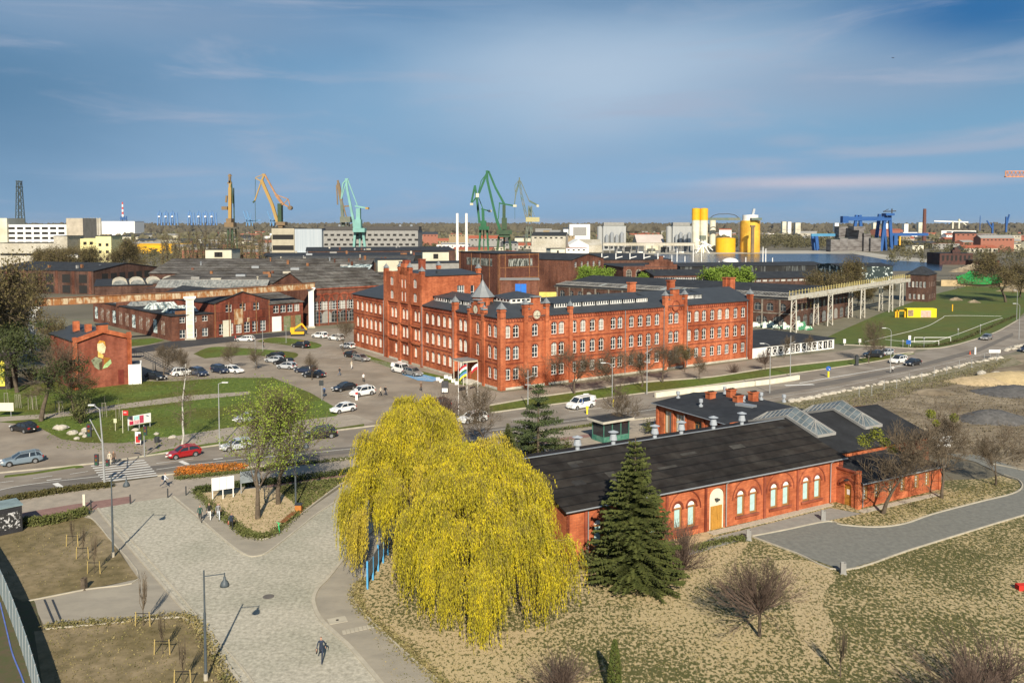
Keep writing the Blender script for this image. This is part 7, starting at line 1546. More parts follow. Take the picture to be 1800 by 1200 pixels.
cover('rough_grass','rough grass along the verge of the bare lot',[(1385,712),(1470,700),(1620,668),(1700,650),(1780,630),(1720,668),(1600,694),(1450,730)],5200,.3,M('rough_grass_leaves',(.10,.10,.04),c2=(.2,.17,.09),scale=.7),.13,17)
cover('lot_weeds','dead weeds scattered over the bare lot',[(1560,770),(1450,720),(1640,690),(1800,660),(1830,830),(1740,812),(1650,796)],5200,.25,M('dead_weeds',(.16,.13,.08),c2=(.10,.085,.05),scale=.7),.13,18)
cover('bed_weeds','dark tufts scattered over the sandy tree bed',[(360,878),(430,930),(475,935),(520,895),(470,870),(400,868)],900,.15,HL1,.08,20)
cover('mistletoe_cover','fallen leaves and weeds in the annex bed',[(1470,916),(1520,906),(1650,874),(1750,842),(1785,855),(1640,900),(1540,924)],2600,.14,HL2,.08,19)
MIST=M('mistletoe',(.12,.14,.012),c2=(.20,.21,.03),scale=2)
TB={o['label']:o for o in bpy.data.objects if 'label' in o.keys() and o.name.startswith('deciduous_tree')}
for lab,pts in (('tall thin bare tree with mistletoe',((1528,775,.8),(1543,760,.7),(1560,775,.5),(1578,790,.5))),('bare forked tree with green mistletoe',((1645,728,.6),(1680,732,.5),(1650,742,.4)))):
    t=[o for l_,o in TB.items() if l_.startswith(lab)][0]; q=random.Random(5)
    for px,py,r in pts:
        w_=pp(px,py,t.location.y,q.uniform(-.6,.6)); lc_=Matrix.Rotation(-t.rotation_euler.z,3,'Z')@(w_-t.location); m=MB(); sc_=t.scale; lc_=Vector((lc_.x/sc_.x,lc_.y/sc_.y,lc_.z/sc_.z))
        for _ in range(340):
            d=Vector((q.gauss(0,1),q.gauss(0,1),q.gauss(0,1))).normalized()*r*q.random()**.4/sc_.z; leafq(m,lc_+d,.09,q)
        m.build('mistletoe',MIST,t)
# ================================================================ VEHICLES
TYRE=Mflat('tyre_rubber',(.018,.018,.018),.85); RIM=Mflat('alloy_rim',(.45,.46,.47),.35,.7); CGL=Mflat('car_glass',(.02,.025,.03),.05,0,0,.9); LAMPW=Mflat('headlight_glass',(.65,.66,.66),.15); LAMPR=Mflat('tail_light',(.35,.02,.015),.2)
CT={}
def car_meshes(kd):
    if kd in CT: return CT[kd]
    # length,width,height, sill, profile of bonnet/belt, roof line (x,z) from front(+x) to rear
    Dm={'hatch':(4.1,1.72,1.47,[(2.0,.62),(1.7,.80),(1.0,.95),(-1.75,1.0),(-2.0,.85)],[(.95,.95),(.25,1.40),(-.9,1.47),(-1.6,1.32),(-1.95,.98)]),
     'sedan':(4.6,1.78,1.45,[(2.25,.62),(1.95,.78),(1.0,.93),(-1.5,.98),(-2.25,.95)],[(.95,.93),(.15,1.38),(-.75,1.45),(-1.3,1.33),(-1.85,.98)]),
     'wagon':(4.65,1.78,1.48,[(2.28,.62),(1.95,.78),(1.05,.93),(-2.1,.99),(-2.28,.9)],[(1.0,.93),(.2,1.40),(-1.6,1.48),(-1.95,1.36),(-2.24,.99)]),
     'suv':(4.5,1.85,1.68,[(2.2,.74),(1.95,.95),(1.15,1.06),(-2.0,1.10),(-2.2,.95)],[(1.1,1.06),(.45,1.58),(-1.5,1.68),(-1.85,1.52),(-2.15,1.10)]),
     'van':(5.0,1.95,1.92,[(2.45,.80),(2.2,1.02),(1.55,1.15),(-2.42,1.20),(-2.48,1.0)],[(1.5,1.15),(.85,1.78),(.2,1.90),(-2.3,1.92),(-2.44,1.20)])}
    L,Wd,H,belt,roof=Dm[kd]; hw=Wd/2; body=MB(); gl=MB()
    xs=[L/2,L/2-.12,L/2-.5,1.3,.3,-.8,-1.5,-L/2+.5,-L/2+.1,-L/2]
    def beltz(x):
        b=belt
        if x>=b[0][0]: return b[0][1]
        for (xa,za),(xb,zb) in zip(b[:-1],b[1:]):
            if xb<=x<=xa: return za+(zb-za)*(x-xa)/(xb-xa)
        return b[-1][1]
    ring=[]
    for x in xs:
        e=min(1,(L/2-abs(x))/.5); w=hw*(.80+.20*math.sqrt(max(0,e))); zb=.24+.12*(1-e); zt_=beltz(x)*(.93+.07*e); zm=(zb+zt_)*.55
        ring.append([(x,-w*.94,zb),(x,-w,zb+.12),(x,-w,zm),(x,-w*.97,zt_-.06),(x,-w*.86,zt_),(x,w*.86,zt_),(x,w*.97,zt_-.06),(x,w,zm),(x,w,zb+.12),(x,w*.94,zb)])
    k=0; body.v=[p for r in ring for p in r]
    for i in range(len(ring)-1):
        for j in range(10): a=i*10+j; b=i*10+(j+1)%10; body.f.append((a,b,b+10,a+10)); body.m.append(0)
    body.f.append(tuple(range(9,-1,-1))); body.m.append(0); e=(len(ring)-1)*10; body.f.append(tuple(range(e,e+10))); body.m.append(0)
    # greenhouse: glass volume, painted roof and pillars
    tw=hw*.72; bw=hw*.90
    def yw(z): z0=roof[0][1]; return bw+(tw-bw)*min(1,(z-z0)/(H-z0))
    n=len(roof)
    for i in range(n-1):
        (xa,za),(xb,zb)=roof[i],roof[i+1]; mi=0
        gl.poly([(xa,-yw(za),za),(xb,-yw(zb),zb),(xb,yw(zb),zb),(xa,yw(za),za)])
    gl.poly([(x,-yw(z),z) for x,z in roof]); gl.poly([(x,yw(z),z) for x,z in roof][::-1])
    (x1,z1),(x2,z2),(x3,z3)=roof[1],roof[2],roof[3]
    P_=lambda x,z,s,o=.012:(x,s*(yw(z)+o),z+.008)
    body.poly([(x1-.02,-yw(z1)-.01,z1+.012),(x2,-yw(z2)-.01,z2+.014),(x2,yw(z2)+.01,z2+.014),(x1-.02,yw(z1)+.01,z1+.012)][::-1]); body.poly([(x2,-yw(z2)-.01,z2+.014),(x3,-yw(z3)-.01,z3+.012),(x3,yw(z3)+.01,z3+.012),(x2,yw(z2)+.01,z2+.014)][::-1])
    for s in (-1,1):
        body.bar(P_(roof[0][0],roof[0][1],s),P_(x1,z1,s),.07); body.bar(P_(x1,z1,s),P_(x2,z2,s),.08); body.bar(P_(x2,z2,s),P_(x3,z3,s),.08); body.bar(P_(x3,z3,s),P_(roof[4][0],roof[4][1],s),.12)
        xm=(x1+x2)/2-.1; body.bar((xm-.05,s*(yw(H)+.01),H-.05),(xm,s*(bw+.01),roof[0][1]),.07)
        if kd in('wagon','suv','van'): body.bar((x3+.5,s*(yw(H)+.01),H-.06),(x3+.4,s*(bw+.01),roof[4][1]),.10 if kd!='van' else .9)
        body.box(roof[0][0]-.25,roof[0][0]-.10,s*hw-.02*s if s>0 else -hw-.14,hw+.14 if s>0 else -hw+.02,roof[0][1],roof[0][1]+.12)
    wr=.33 if kd!='suv' else .37; wx=(L*.31,-L*.30); wheel=MB(); wheel.tube((0,-.11,0),(0,.11,0),wr,n=18); rim=MB(); rim.tube((0,-.118,0),(0,.118,0),wr*.64,n=12)
    arch=MB()
    for x in wx:
        for s in (-1,1):
            A=[(x+(wr+.07)*math.cos(math.pi*i/10),wr+(wr+.07)*math.sin(math.pi*i/10)) for i in range(11)]
            arch.poly([(a,s*(hw+.004),b) for a,b in A]+[(x-(wr+.07),s*(hw+.004),.26),(x+wr+.07,s*(hw+.004),.26)])
    hl=MB(); hl.box(L/2-.28,L/2-.02,-.16,.16,-.08,.08); tl=MB(); tl.box(-.03,.08,-.15,.15,-.12,.12); pl=MB(); pl.box(-.02,.02,-.26,.26,-.06,.06)
    CT[kd]=(body.mesh('body',WHITE,False),gl.mesh('windows',CGL),wheel.mesh('wheel',TYRE),rim.mesh('rim',RIM),arch.mesh('wheel_arch',DARK),hl.mesh('headlight',LAMPW),tl.mesh('tail_light',LAMPR),pl.mesh('number_plate',WHITE),L,hw,wr,wx,H,roof); return CT[kd]
CP={}
def paint(n,c):
    if n not in CP: CP[n]=Mflat('car_paint_'+n,c,.28,.0,.6)
    return CP[n]
PC={'white':(.74,.74,.72),'black':(.014,.015,.018),'red':(.30,.012,.015),'silver':(.42,.44,.46),'bluegrey':(.17,.22,.26),'grey':(.20,.20,.195),'navy':(.02,.03,.06)}
for k_,v_ in PC.items(): paint(k_,v_)
def car(kd,col,px,py,tx,ty,label,group=None,cat='car',s=1.0,roofcol=None):
    """standing at pixel (px,py), nose towards the ground point under (tx,ty)"""
    c=P(px,py); d=P(tx,ty)-c; rz=math.atan2(d.y,d.x); B=car_meshes(kd); L,hw,wr,wx=B[8:12]
    t=thing('parked_car' if group else ('van' if kd=='van' else 'car'),label,cat,(c.x,c.y,.02),rz,group,s)
    b=link('body',B[0],t); b.material_slots[0].link='OBJECT'; b.material_slots[0].material=paint(col,PC[col])
    w=link('windows',B[1],t); link('wheel_arch',B[4],t)
    for x in wx:
        for sd_ in (-1,1): a=link('wheel',B[2],t,(x,sd_*(hw-.085),wr)); link('rim',B[3],a)
    for sd_ in (-1,1): link('headlight',B[5],t,(0,sd_*(hw*.72),.68 if kd!='van' else .85)); link('tail_light',B[6],t,(-L/2,sd_*(hw*.74),.80 if kd!='van' else 1.1))
    link('number_plate',B[7],t,(-L/2-.02,0,.62),R(90)); link('number_plate',B[7],t,(L/2+.01,0,.45),R(90))
    if roofcol: m=MB(); r=B[13]; m.box(r[3][0]+.05,r[1][0]-.05,-hw*.66,hw*.66,B[12]-.02,B[12]+.03); m.build('roof_panel',paint(roofcol,PC[roofcol]),t)
    return t
car('hatch','red',323,803,270,812,'dark red hatchback driving left just past the zebra crossing')
car('hatch','silver',417,790,360,798,'silver hatchback driving left behind the red car')
car('wagon','bluegrey',38,815,-30,825,'blue grey estate car waiting on the entrance court at far left')
car('sedan','black',42,758,10,752,'black saloon parked at left edge of the park lawn')
car('suv','black',563,770,500,777,'black car half hidden behind the budding trees and willow')
car('hatch','silver',436,741,400,744,'silver car behind the budding trees on the side road')
car('suv','white',831,742,790,748,'white car on the main road behind the bare tree above the willow')
vn=car('van','white',1021,717,960,727,'white van with a blue letter shape on its side on the main road',cat='van')
m=MB()
for a,b in (((-1.0,-.98,1.55),(-.75,-.98,.95)),((-.75,-.98,.95),(-.35,-.98,.95)),((-.35,-.98,.95),(-.35,-.98,1.5)),((-1.15,-.985,1.6),(-.5,-.985,1.65))): m.bar(a,b,.2,.02)
for o_ in (m,): 
    g=o_.build('blue_emblem',M('emblem_blue',(.02,.08,.30)),vn); g.rotation_euler=(0,0,math.pi)
PKG='cars in the office car park'
for a in (('suv','white',637,695,600,701,'white SUV parked at the near end of the car park beside the black saloon'),('sedan','black',605,686,570,692,'black saloon parked next to the white SUV at the near end'),('hatch','white',603,724,570,730,'white hatchback on the side road just above the willow'),('suv','black',768,718,730,722,'dark SUV behind the low bare bush above the willow'),
  ('van','white',706,655,740,662,'white people carrier parked by the blue bay along the office'),('suv','grey',726,660,760,667,'grey SUV parked in the blue marked bay'),('sedan','black',620,628,660,634,'black saloon at the left corner of the office, farther one'),('wagon','grey',635,634,670,640,'dark grey estate in front of the farther black saloon at the office corner'),
  ('hatch','white',611,612,580,608,'white car beside the left corner tree of the office'),('suv','white',591,598,560,595,'white car behind the white pylon, right one of two'),('suv','white',562,594,530,591,'white SUV behind the white pylon foot, left one of two'),('suv','black',529,611,505,609,'black SUV alone on the car park in front of the rust red workshops'),
  ('wagon','white',430,600,405,600,'white estate parked by the dark lane below the rusty girder'),('suv','black',484,631,460,628,'dark car at the top of the left stack of parked cars'),('hatch','silver',482,637,455,635,'silver car second from the top in the left stack of parked cars'),('wagon','black',498,641,470,639,'dark estate third from top in the left stack of parked cars'),('hatch','silver',504,648,476,646,'silver hatchback lowest in the left stack of parked cars'),
  ('wagon','navy',537,655,510,653,'dark blue estate beside the thin bare tree between parked cars'),('sedan','black',552,663,522,661,'black saloon just right of the thin bare tree'),('suv','white',322,660,345,658,'white car under the bare trees, left end of the near row'),('suv','navy',349,660,372,664,'dark blue car next to the white one in the near row'),('suv','navy',387,655,410,659,'dark blue SUV, third in the near row under the trees'),('wagon','white',410,655,436,658,'white estate, right end of the near row under the trees'),('sedan','black',274,667,300,670,'black saloon beside the outdoor stairs'),
  ('suv','black',1535,628,1500,628,'black SUV parked on the service road near the road tip'),('hatch','silver',1558,624,1530,628,'silver car parked behind the black SUV on the service road')): car(*a,group=PKG)
car('suv','white',1579,638,1550,643,'white car with black roof driving left on the right hand bend',roofcol='black')
car('sedan','black',1604,642,1575,647,'black saloon beside the white car with black roof')
car('wagon','grey',1734,597,1700,606,'grey estate driving on the upper bend of the road')
car('suv','navy',1806,618,1780,624,'dark blue car cut by the right edge of the picture')
t=thing('yellow_lift','small yellow tracked lift parked below the rust red workshop','machine',P(524,590),.2); m=MB(); m.box(-1.8,1.6,-.8,.8,.5,1.1); m.box(-2,-.9,-.8,.8,1.1,2.3); m.build('chassis',YEL,t); m=MB(); m.bar((-1.5,0,1.6),(1.0,0,3.3),.45); m.bar((1.0,0,3.3),(2.3,0,1.6),.35); m.build('arm',YEL,t); m=MB(); m.box(-1.9,1.8,-1.05,-.75,0,.55); m.box(-1.9,1.8,.75,1.05,0,.55); m.build('track',TYRE,t)
# ================================================================ PEOPLE
def skin_mesh(joints,edges,root=0,lvl=1):
    me=bpy.data.meshes.new('person'); me.from_pydata([j[0] for j in joints],edges,[]); o=bpy.data.objects.new('p',me); COL.objects.link(o)
    sk=o.modifiers.new('s','SKIN'); o.modifiers.new('b','SUBSURF').levels=lvl
    for i,j in enumerate(joints):
        r=j[1]; v=me.skin_vertices[0].data[i]; v.radius=(r,r) if isinstance(r,(int,float)) else r; v.use_root=(i==root)
    dg=bpy.context.evaluated_depsgraph_get(); out_=bpy.data.meshes.new_from_object(o.evaluated_get(dg)); bpy.data.objects.remove(o); return out_
def make_body(pose):
    # pose: leg swing, arm swing angles (radians), forward = +x
    ls,asw,bend=pose; J=[];E=[]
    def add(p,r,par=None):
        J.append((p,r)); 
        if par is not None: E.append((par,len(J)-1))
        return len(J)-1
    pel=add((0,0,.95),(.13,.10)); waist=add((0.01,0,1.10),(.125,.095),pel); ch=add((.02,0,1.30),(.145,.10),waist); up=add((.01,0,1.42),(.12,.085),ch); nk=add((.02,0,1.50),.048,up); hb=add((.035,0,1.57),.075,nk); hd=add((.035,0,1.67),(.085,.098),hb); tp=add((.03,0,1.755),.055,hd)
    add((.125,0,1.655),.014,hd)
    for s in (-1,1):
        a=ls*s; hip=add((0,s*.09,.90),.088,pel); kx=.43*math.sin(a); kz=.90-.43*math.cos(a); kn=add((kx+.02,s*.095,kz),.058,hip)
        b=a-(bend if s*ls<0 else .05); fx=kx+.42*math.sin(b); fz=max(.07,kz-.42*math.cos(b)); an=add((fx,s*.095,fz),.04,kn); add((fx+.13,s*.105,max(.035,fz-.045)),(.042,.03),an)
        sh=add((.01,s*.185,1.40),.055,up); g=-asw*s; ex_=.28*math.sin(g); ez=1.40-.28*math.cos(g); el=add((.01+ex_,s*.235,ez),.040,sh); h=g+.35; wx_=.01+ex_+.25*math.sin(h); wz=ez-.25*math.cos(h); wr_=add((wx_,s*.245,wz),.026,el)
        d=Vector((math.sin(h),0,-math.cos(h))); pm=Vector((wx_,s*.245,wz))+d*.06; pa=add(tuple(pm),(.018,.036),wr_)
        pr=Vector((d.z,0,-d.x))
        for i,(o_,l) in enumerate(((-.030,.068),(-.010,.080),(.010,.076),(.029,.062))):
            b0=pm+pr*o_*-1+d*.035; k=add(tuple(b0),.009,pa); c1=b0+d*l*.5; k=add(tuple(c1),.009,k); c2=c1+(d+Vector((0,-s*.6,0))).normalized()*l*.5; add(tuple(c2),.008,k)
        th=pm+pr*-.03*-1*-1; k=add(tuple(pm+pr*.036+d*-.015),.010,pa); add(tuple(pm+pr*.062+d*.03),.009,k)
    me=skin_mesh(J,E); me.materials.clear()
    for mt in (SKN,HAIR,WHITE,WHITE,SHOE): me.materials.append(mt)
    n=len(me.polygons); wr=[j for j in J]
    for p in me.polygons:
        c=p.center; z=c.z; mi=2
        if z>1.495: mi=1 if (z>1.70 or (c.x<.0 and z>1.60)) else 0
        elif z<.10: mi=4
        elif z<.93 and abs(c.y)<.17: mi=3
        elif abs(c.y)>.2 and any((Vector(w[0])-c).length<.05 and w[1] in (.009,.008,.010,.026,(.018,.036)) for w in wr): mi=0
        p.material_index=mi; p.use_smooth=True
    return me
POSES={'walk':(.42,.45,.5),'stride':(.55,.6,.7),'stand':(.06,.05,.05)}
PB_={}
SKN=M('skin',(.50,.30,.21),var=.05)
def cloth(n,c): return M('cloth_'+n,c,var=.2,scale=6,rough=.9)
CL={'black':(.02,.02,.022),'navy':(.025,.035,.06),'green':(.03,.075,.06),'white':(.70,.69,.66),'grey':(.22,.22,.23),'jeans':(.08,.12,.19),'beige':(.50,.44,.34),'pale':(.58,.62,.68),'red':(.35,.05,.05),'brown':(.14,.09,.06),'blue':(.07,.18,.40)}
HAIR=M('hair_dark',(.03,.02,.015)); HAIRL=M('hair_fair',(.38,.30,.2)); SHOE=M('shoes',(.03,.03,.03)); SHOEW=M('shoes_white',(.6,.6,.6))
def person(px,py,tx,ty,pose,top,legs,label,hair=HAIR,bag=None,sc=1.0,shoes=SHOE):
    if pose not in PB_: 
        me=make_body(POSES[pose]); PB_[pose]=me
    c=P(px,py); d=P(tx,ty)-c; t=link('person',PB_[pose],None,(c.x,c.y,.06),math.atan2(d.y,d.x),sc); tag(t,label,'person')
    for i,mt in enumerate((SKN,hair,cloth(top,CL[top]),cloth(legs,CL[legs]),shoes)): t.material_slots[i].link='OBJECT'; t.material_slots[i].material=mt
    if bag:
        m=MB(); 
        if bag[0]=='pack': m.box(-.30,-.13,-.15,.15,1.02,1.44); m.box(-.34,-.30,-.11,.11,1.06,1.28)
        else: m.box(-.10,.16,-.33,-.26,.62,.92)
        tag_o=m.build('backpack' if bag[0]=='pack' else 'shoulder_bag',cloth(bag[1],CL[bag[1]]),None); tag_o.location=t.location; tag_o.rotation_euler=t.rotation_euler; tag_o.scale=t.scale; tag(tag_o,('%s backpack worn by the %s'%(bag[1],bag[2])) if bag[0]=='pack' else '%s bag carried by the %s'%(bag[1],bag[2]),'bag')
person(565,1164,540,1240,'stride','navy','navy','man in dark clothes walking fast across the open cobbles',bag=('shoulder','black','man striding over the cobbles'),sc=1.03)
person(352,918,350,960,'walk','green','black','person in a dark green jacket and black trousers, left of the group of walkers')
person(368,914,372,960,'walk','black','white','person in black top and white trousers in the group of walkers',hair=HAIRL)
person(384,914,384,960,'walk','grey','pale','person with pale trousers and bright bag, third in the group of walkers',bag=('pack','red','third walker'))
person(407,932,405,980,'walk','navy','black','person in dark clothes walking alone beside the hedge corner',bag=('shoulder','red','walker at the hedge corner'))
person(290,858,330,850,'stride','pale','navy','person in pale blue jacket striding right beside the flower bed',bag=('pack','navy','person in pale blue'))
person(193,818,185,850,'stand','beige','beige','person in beige clothes waiting at the far end of the zebra crossing',hair=HAIRL)
person(200,817,195,850,'stand','brown','black','person in brown waiting beside the beige one at the crossing')
person(597,661,640,655,'walk','black','jeans','person in black walking across the car park, leftmost of the walkers there')
person(618,649,640,640,'walk','beige','white','person in pale clothes walking on the car park near the estate car',hair=HAIRL)
person(639,672,650,690,'walk','white','black','person in white top and black trousers in the middle of the car park')
person(669,697,720,690,'walk','beige','black','person in beige jacket, left one of the pair right of the white SUV')
person(678,696,720,690,'walk','black','navy','person in dark jacket, right one of the pair right of the white SUV',bag=('pack','black','right one of the pair'))
person(740,688,760,700,'walk','brown','black','person in a reddish brown top walking right of the middle of the car park')
person(570,697,560,720,'stand','blue','jeans','person in blue beside the sign post at the car park edge')
person(1569,657,1600,650,'stride','white','black','person in a white shirt walking along the road by the street lamp')
person(463,611,480,611,'stand','black','black','person in black standing far back on the car park')
person(414,601,420,600,'stand','red','black','person in a red jacket beside the white estate by the dark lane')
# ================================================================ STREET FURNITURE
LG=M('lamp_post_grey',(.30,.31,.31),var=.1,scale=3,rough=.5); LDK=M('lamp_post_dark',(.07,.085,.095),var=.15,scale=3,rough=.5)
def bell_lamp(px,py,top,label,arm=1.35,side=1):
    c=P(px,py); H=hgt(c,top); t=thing('street_lamp',label,'street lamp',(c.x,c.y,0),0,'bell lamps on the square'); m=MB(); m.tube((0,0,0),(0,0,H*.62),.10,.085,10); m.tube((0,0,H*.62),(0,0,H),.065,.055,8); m.build('pole',LDK,t)
    m=MB(); m.tube((0,0,0),(0,0,.5),.15,.14,10); m.build('base_sleeve',KERB,t)
    m=MB(); m.bar((0,0,H-.40),(side*arm,0,H-.22),.05); m.tube((side*arm,0,H-.15),(side*arm,0,H-.45),.04,n=6); m.build('arm',LDK,t)
    m=MB(); m.lathe((side*arm,0,H-1.05),[(.30,0),(.29,.12),(.20,.32),(.09,.42),(.08,.62)],14); s=m.build('lamp_shade',LDK,t,True); m=MB(); m.lathe((side*arm,0,H-1.09),[(.2,0),(.24,.05)],12); m.build('diffuser',CONC,s)
bell_lamp(199,979,834,'bell street lamp on the left kerb of the square, beside the planting bed')
bell_lamp(362,1196,1002,'bell street lamp nearest the bottom edge, on the left kerb of the square')
bell_lamp(520,893,770,'bell street lamp at the right of the tree bed, above the orange bin',1.2)
def mast_lamp(px,py,top,label,arm=1.6,side=-1,mt=LG,curved=True):
    c=P(px,py); H=hgt(c,top); t=thing('street_lamp',label,'street lamp',(c.x,c.y,0),0,'tall road lamps'); m=MB(); m.tube((0,0,0),(0,0,H-.9 if curved else H-.2),.09,.05,8); m.build('pole',mt,t); m=MB()
    if curved:
        p=Vector((0,0,H-.9))
        for i in range(1,7): a=math.pi/2*i/6; e=Vector((side*arm*.7*(1-math.cos(a)),0,H-.9+.85*math.sin(a))); m.tube(p,e,.045,n=6,cap=False); p=e
    else: p=Vector((0,0,H-.2)); e=Vector((side*.5,0,H)); m.tube(p,e,.05,n=6); p=e
    m.build('arm',mt,t); m=MB(); q0_=p; m.poly([(0,-.14,0),(side*.75,-.12,-.02),(side*.75,.12,-.02),(0,.14,0)]); m.box(min(0,side*.8),max(0,side*.8),-.14,.14,-.06,.07); o=m.build('lamp_head',M('lamp_head',(.55,.56,.55)),t); o.location=p
mast_lamp(386,786,672,'slim road lamp between the silver hatchback and the budding trees',side=1,curved=False)
mast_lamp(1076,716,637,'curved road lamp right of the white van')
mast_lamp(1353,691,603,'curved road lamp in front of the white low building, near kerb')
mast_lamp(1565,654,576,'curved road lamp above the walking person in white')
mast_lamp(1791,596,533,'curved road lamp on the upper right bend, near kerb')
mast_lamp(1787,562,510,'straight road lamp on the upper right bend, far kerb',curved=False)
for px,py,top,l in ((1137,693,600,'straight tall lamp post on the grass median in front of the office'),(1389,661,590,'straight tall lamp post on the median in front of the white low building'),(928,718,650,'straight lamp post at median end near the office corner'),(249,0,0,'')):
    if not l: continue
    c=P(px,py); H=hgt(c,top); t=thing('street_lamp',l,'street lamp',(c.x,c.y,0),0,'straight posts on the median'); m=MB(); m.tube((0,0,0),(0,0,H),.10,.06,8); m.build('pole',LG,t); m=MB(); m.bar((-.5,0,H*.62),(.5,0,H*.62),.12); m.bar((-.35,0,H*.78),(.9,0,H*.86),.08); m.build('crossarm',LG,t)
# traffic lights
def signal_head(t,x,z,n=3,s=1.0):
    m=MB(); m.box(x-.17*s,x+.17*s,-.32,-.1,z,z+.33*n*s); h=m.build('signal_head',DSTEEL,t)
    for k,cn in enumerate((('signal_green',(.02,.10,.05)),('signal_amber',(.18,.09,.01)),('signal_red',(.16,.02,.02)))[:n] if n==3 else (('signal_green',(.02,.10,.05)),('signal_red',(.16,.02,.02)))): m=MB(); m.tube((x,-.36,z+.17*s+.33*s*k),(x,-.32,z+.17*s+.33*s*k),.10*s,n=10); m.build('lens',Mflat(*cn,.3),h)
c=P(184,856); H=hgt(c,712); t=thing('traffic_light','tall grey mast with street lamp head and traffic signals beside the zebra crossing','traffic light',(c.x,c.y,0)); m=MB(); m.tube((0,0,0),(-.1,0,H*.5),.13,.11,10); m.tube((-.1,0,H*.5),(-.35,0,H-.5),.10,.06,8); m.tube((-.35,0,H-.5),(-1.0,0,H),.05,n=6); m.build('mast',LG,t)
m=MB(); m.box(-1.6,-.9,-.14,.14,H-.05,H+.1); m.build('lamp_head',MATS['lamp_head'],t); m=MB(); m.tube((-.25,0,H*.56),(-1.5,0,H*.83),.06,n=6); m.build('bracket_arm',LG,t); signal_head(t,-1.5,H*.62,3,1.5); signal_head(t,-.75,2.6,3,1.3); signal_head(t,.5,2.5,2,1.2)
c=P(254,803); t=thing('traffic_light','low traffic signal post at the far right corner of the zebra crossing','traffic light',(c.x,c.y,0)); m=MB(); m.tube((0,0,0),(0,0,4.2),.07,.06,8); m.build('post',LG,t); signal_head(t,.28,2.9,3,1.2); signal_head(t,-.45,2.3,2,1.2)
c=P(210,850); 
# boards, signs
def board(px0,py0,px1,py1,ztop,zbot,label,name,mat,legs=3,cat='sign',legm=LG,back=None):
    a=P(px0,py0); b=P(px1,py1); d=b-a; L=d.length; t=thing(name,label,cat,(a.x,a.y,0),math.atan2(d.y,d.x)); za=hgt(a,ztop); zb=hgt(a,zbot); m=MB(); m.box(-.1,L+.1,-.08,0,zb,za); m.build('panel',mat,t)
    for i in range(legs): m=MB(); x=L*i/(legs-1) if legs>1 else L/2; m.box(x-.05,x+.05,.0,.1,0,za); m.build('leg',legm,t)
    return t,L,za,zb
t,L,za,zb=board(374,880,410,875,840,862,'white three part notice board on legs behind the sandy tree bed','notice_board',WHITE,3,legm=WHITE)
for i in (1,2): m=MB(); m.box(L*i/3-.02,L*i/3+.02,-.095,-.08,zb,za); m.build('divider',LG,t)
t,L,za,zb=board(424,868,456,863,829,849,'grey notice board seen behind the trunk of the budding tree','notice_board',M('board_grey',(.20,.23,.25)),2)
t,L,za,zb=board(226,757,264,750,732,748,'billboard with red and pink panels on the park lawn','billboard',WHITE,3)
for i,(x0,x1,z0,z1,c_) in enumerate(((.03,.22,.05,.45,(.45,.02,.06)),(.03,.20,.5,.95,(.60,.35,.35)),(.24,.49,.5,.95,(.40,.68,.66)),(.25,.48,.05,.5,(.58,.30,.32)),(.50,.69,.08,.92,(.42,.05,.09)),(.77,.96,.62,.86,(.09,.11,.17)))):
    m=MB(); z0_=zb+(za-zb)*z0; z1_=zb+(za-zb)*z1
    if i==5: m.poly([(L*.77,-.10,z1_),(L*.75,-.10,z0_+.35),(L*.85,-.10,z0_+.1),(L*.97,-.10,z0_),(L*.88,-.10,z1_-.05)])
    else: m.poly([(L*x0,-.10,z0_),(L*x1,-.10,z0_),(L*x1,-.10,z1_),(L*x0,-.10,z1_)])
    m.build('poster_panel',M('poster_%d'%i,c_,var=.35,scale=2),t)
c=P(216,761); t=thing('red_sign','small red square sign on a pale post left of the billboard','sign',c); m=MB(); m.tube((0,0,0),(0,0,3.3),.05,n=6); m.build('post',CREAM,t); m=MB(); m.box(.1,.85,-.05,0,2.6,3.3); m.box(.2,.6,-.06,-.05,2.98,3.06,1); m.build('panel',[M('sign_red',(.45,.03,.03)),WHITE],t)
c=P(203,757); t=thing('small_sign','small pale yellow sign on a post beside the boulders','sign',c); m=MB(); m.tube((0,0,0),(0,0,1.2),.04,n=6); m.build('post',CREAM,t); m=MB(); m.box(-.22,.22,-.05,0,1.2,1.8); m.build('panel',M('pale_yellow_sign',(.62,.62,.4)),t)
c=P(243,783); t=thing('information_pillar','narrow red and white information panel by the crossing corner','sign',c); m=MB(); m.box(-.38,.38,-.06,.06,.35,1.9); m.box(-.3,.3,-.08,-.06,.45,1.35,1); m.build('panel',[WHITE,M('sign_red',(.45,.03,.03))],t); m=MB(); m.box(-.35,-.28,0,.05,0,.35); m.box(.28,.35,0,.05,0,.35); m.build('leg',LG,t)
c=P(276,778); m=MB(); m.lathe((0,0,0),[(.32,0),(.36,.8),(.30,.85),(.26,.5)],12); o=m.build('litter_bin',DSTEEL); o.location=c; tag(o,'dark grey wire litter bin on the paving right of the crossing','bin')
m=MB(); m.box(-.32,.32,-.32,.32,0,.95); m.box(-.36,.36,-.36,.36,.95,1.03,1); o=m.build('litter_bin',[M('bin_orange',(.46,.17,.04)),DSTEEL]); o.location=P(525,902); tag(o,'orange timber litter bin beside the bench','bin')
a=P(500,925); b=P(521,907); t=thing('park_bench','brown slatted bench along the hedge of the tree bed','bench',a,math.atan2((b-a).y,(b-a).x)); Lb=(b-a).length; m=MB(); [m.box(0,Lb,-.1+k*.15,.02+k*.15,.42,.47) for k in range(4)]; m.build('seat',M('bench_timber',(.25,.10,.04),var=.2,scale=4),t)
for x in (.3,Lb-.4): m=MB(); m.box(x,x+.1,-.05,.45,0,.42); m.build('leg',DSTEEL,t)
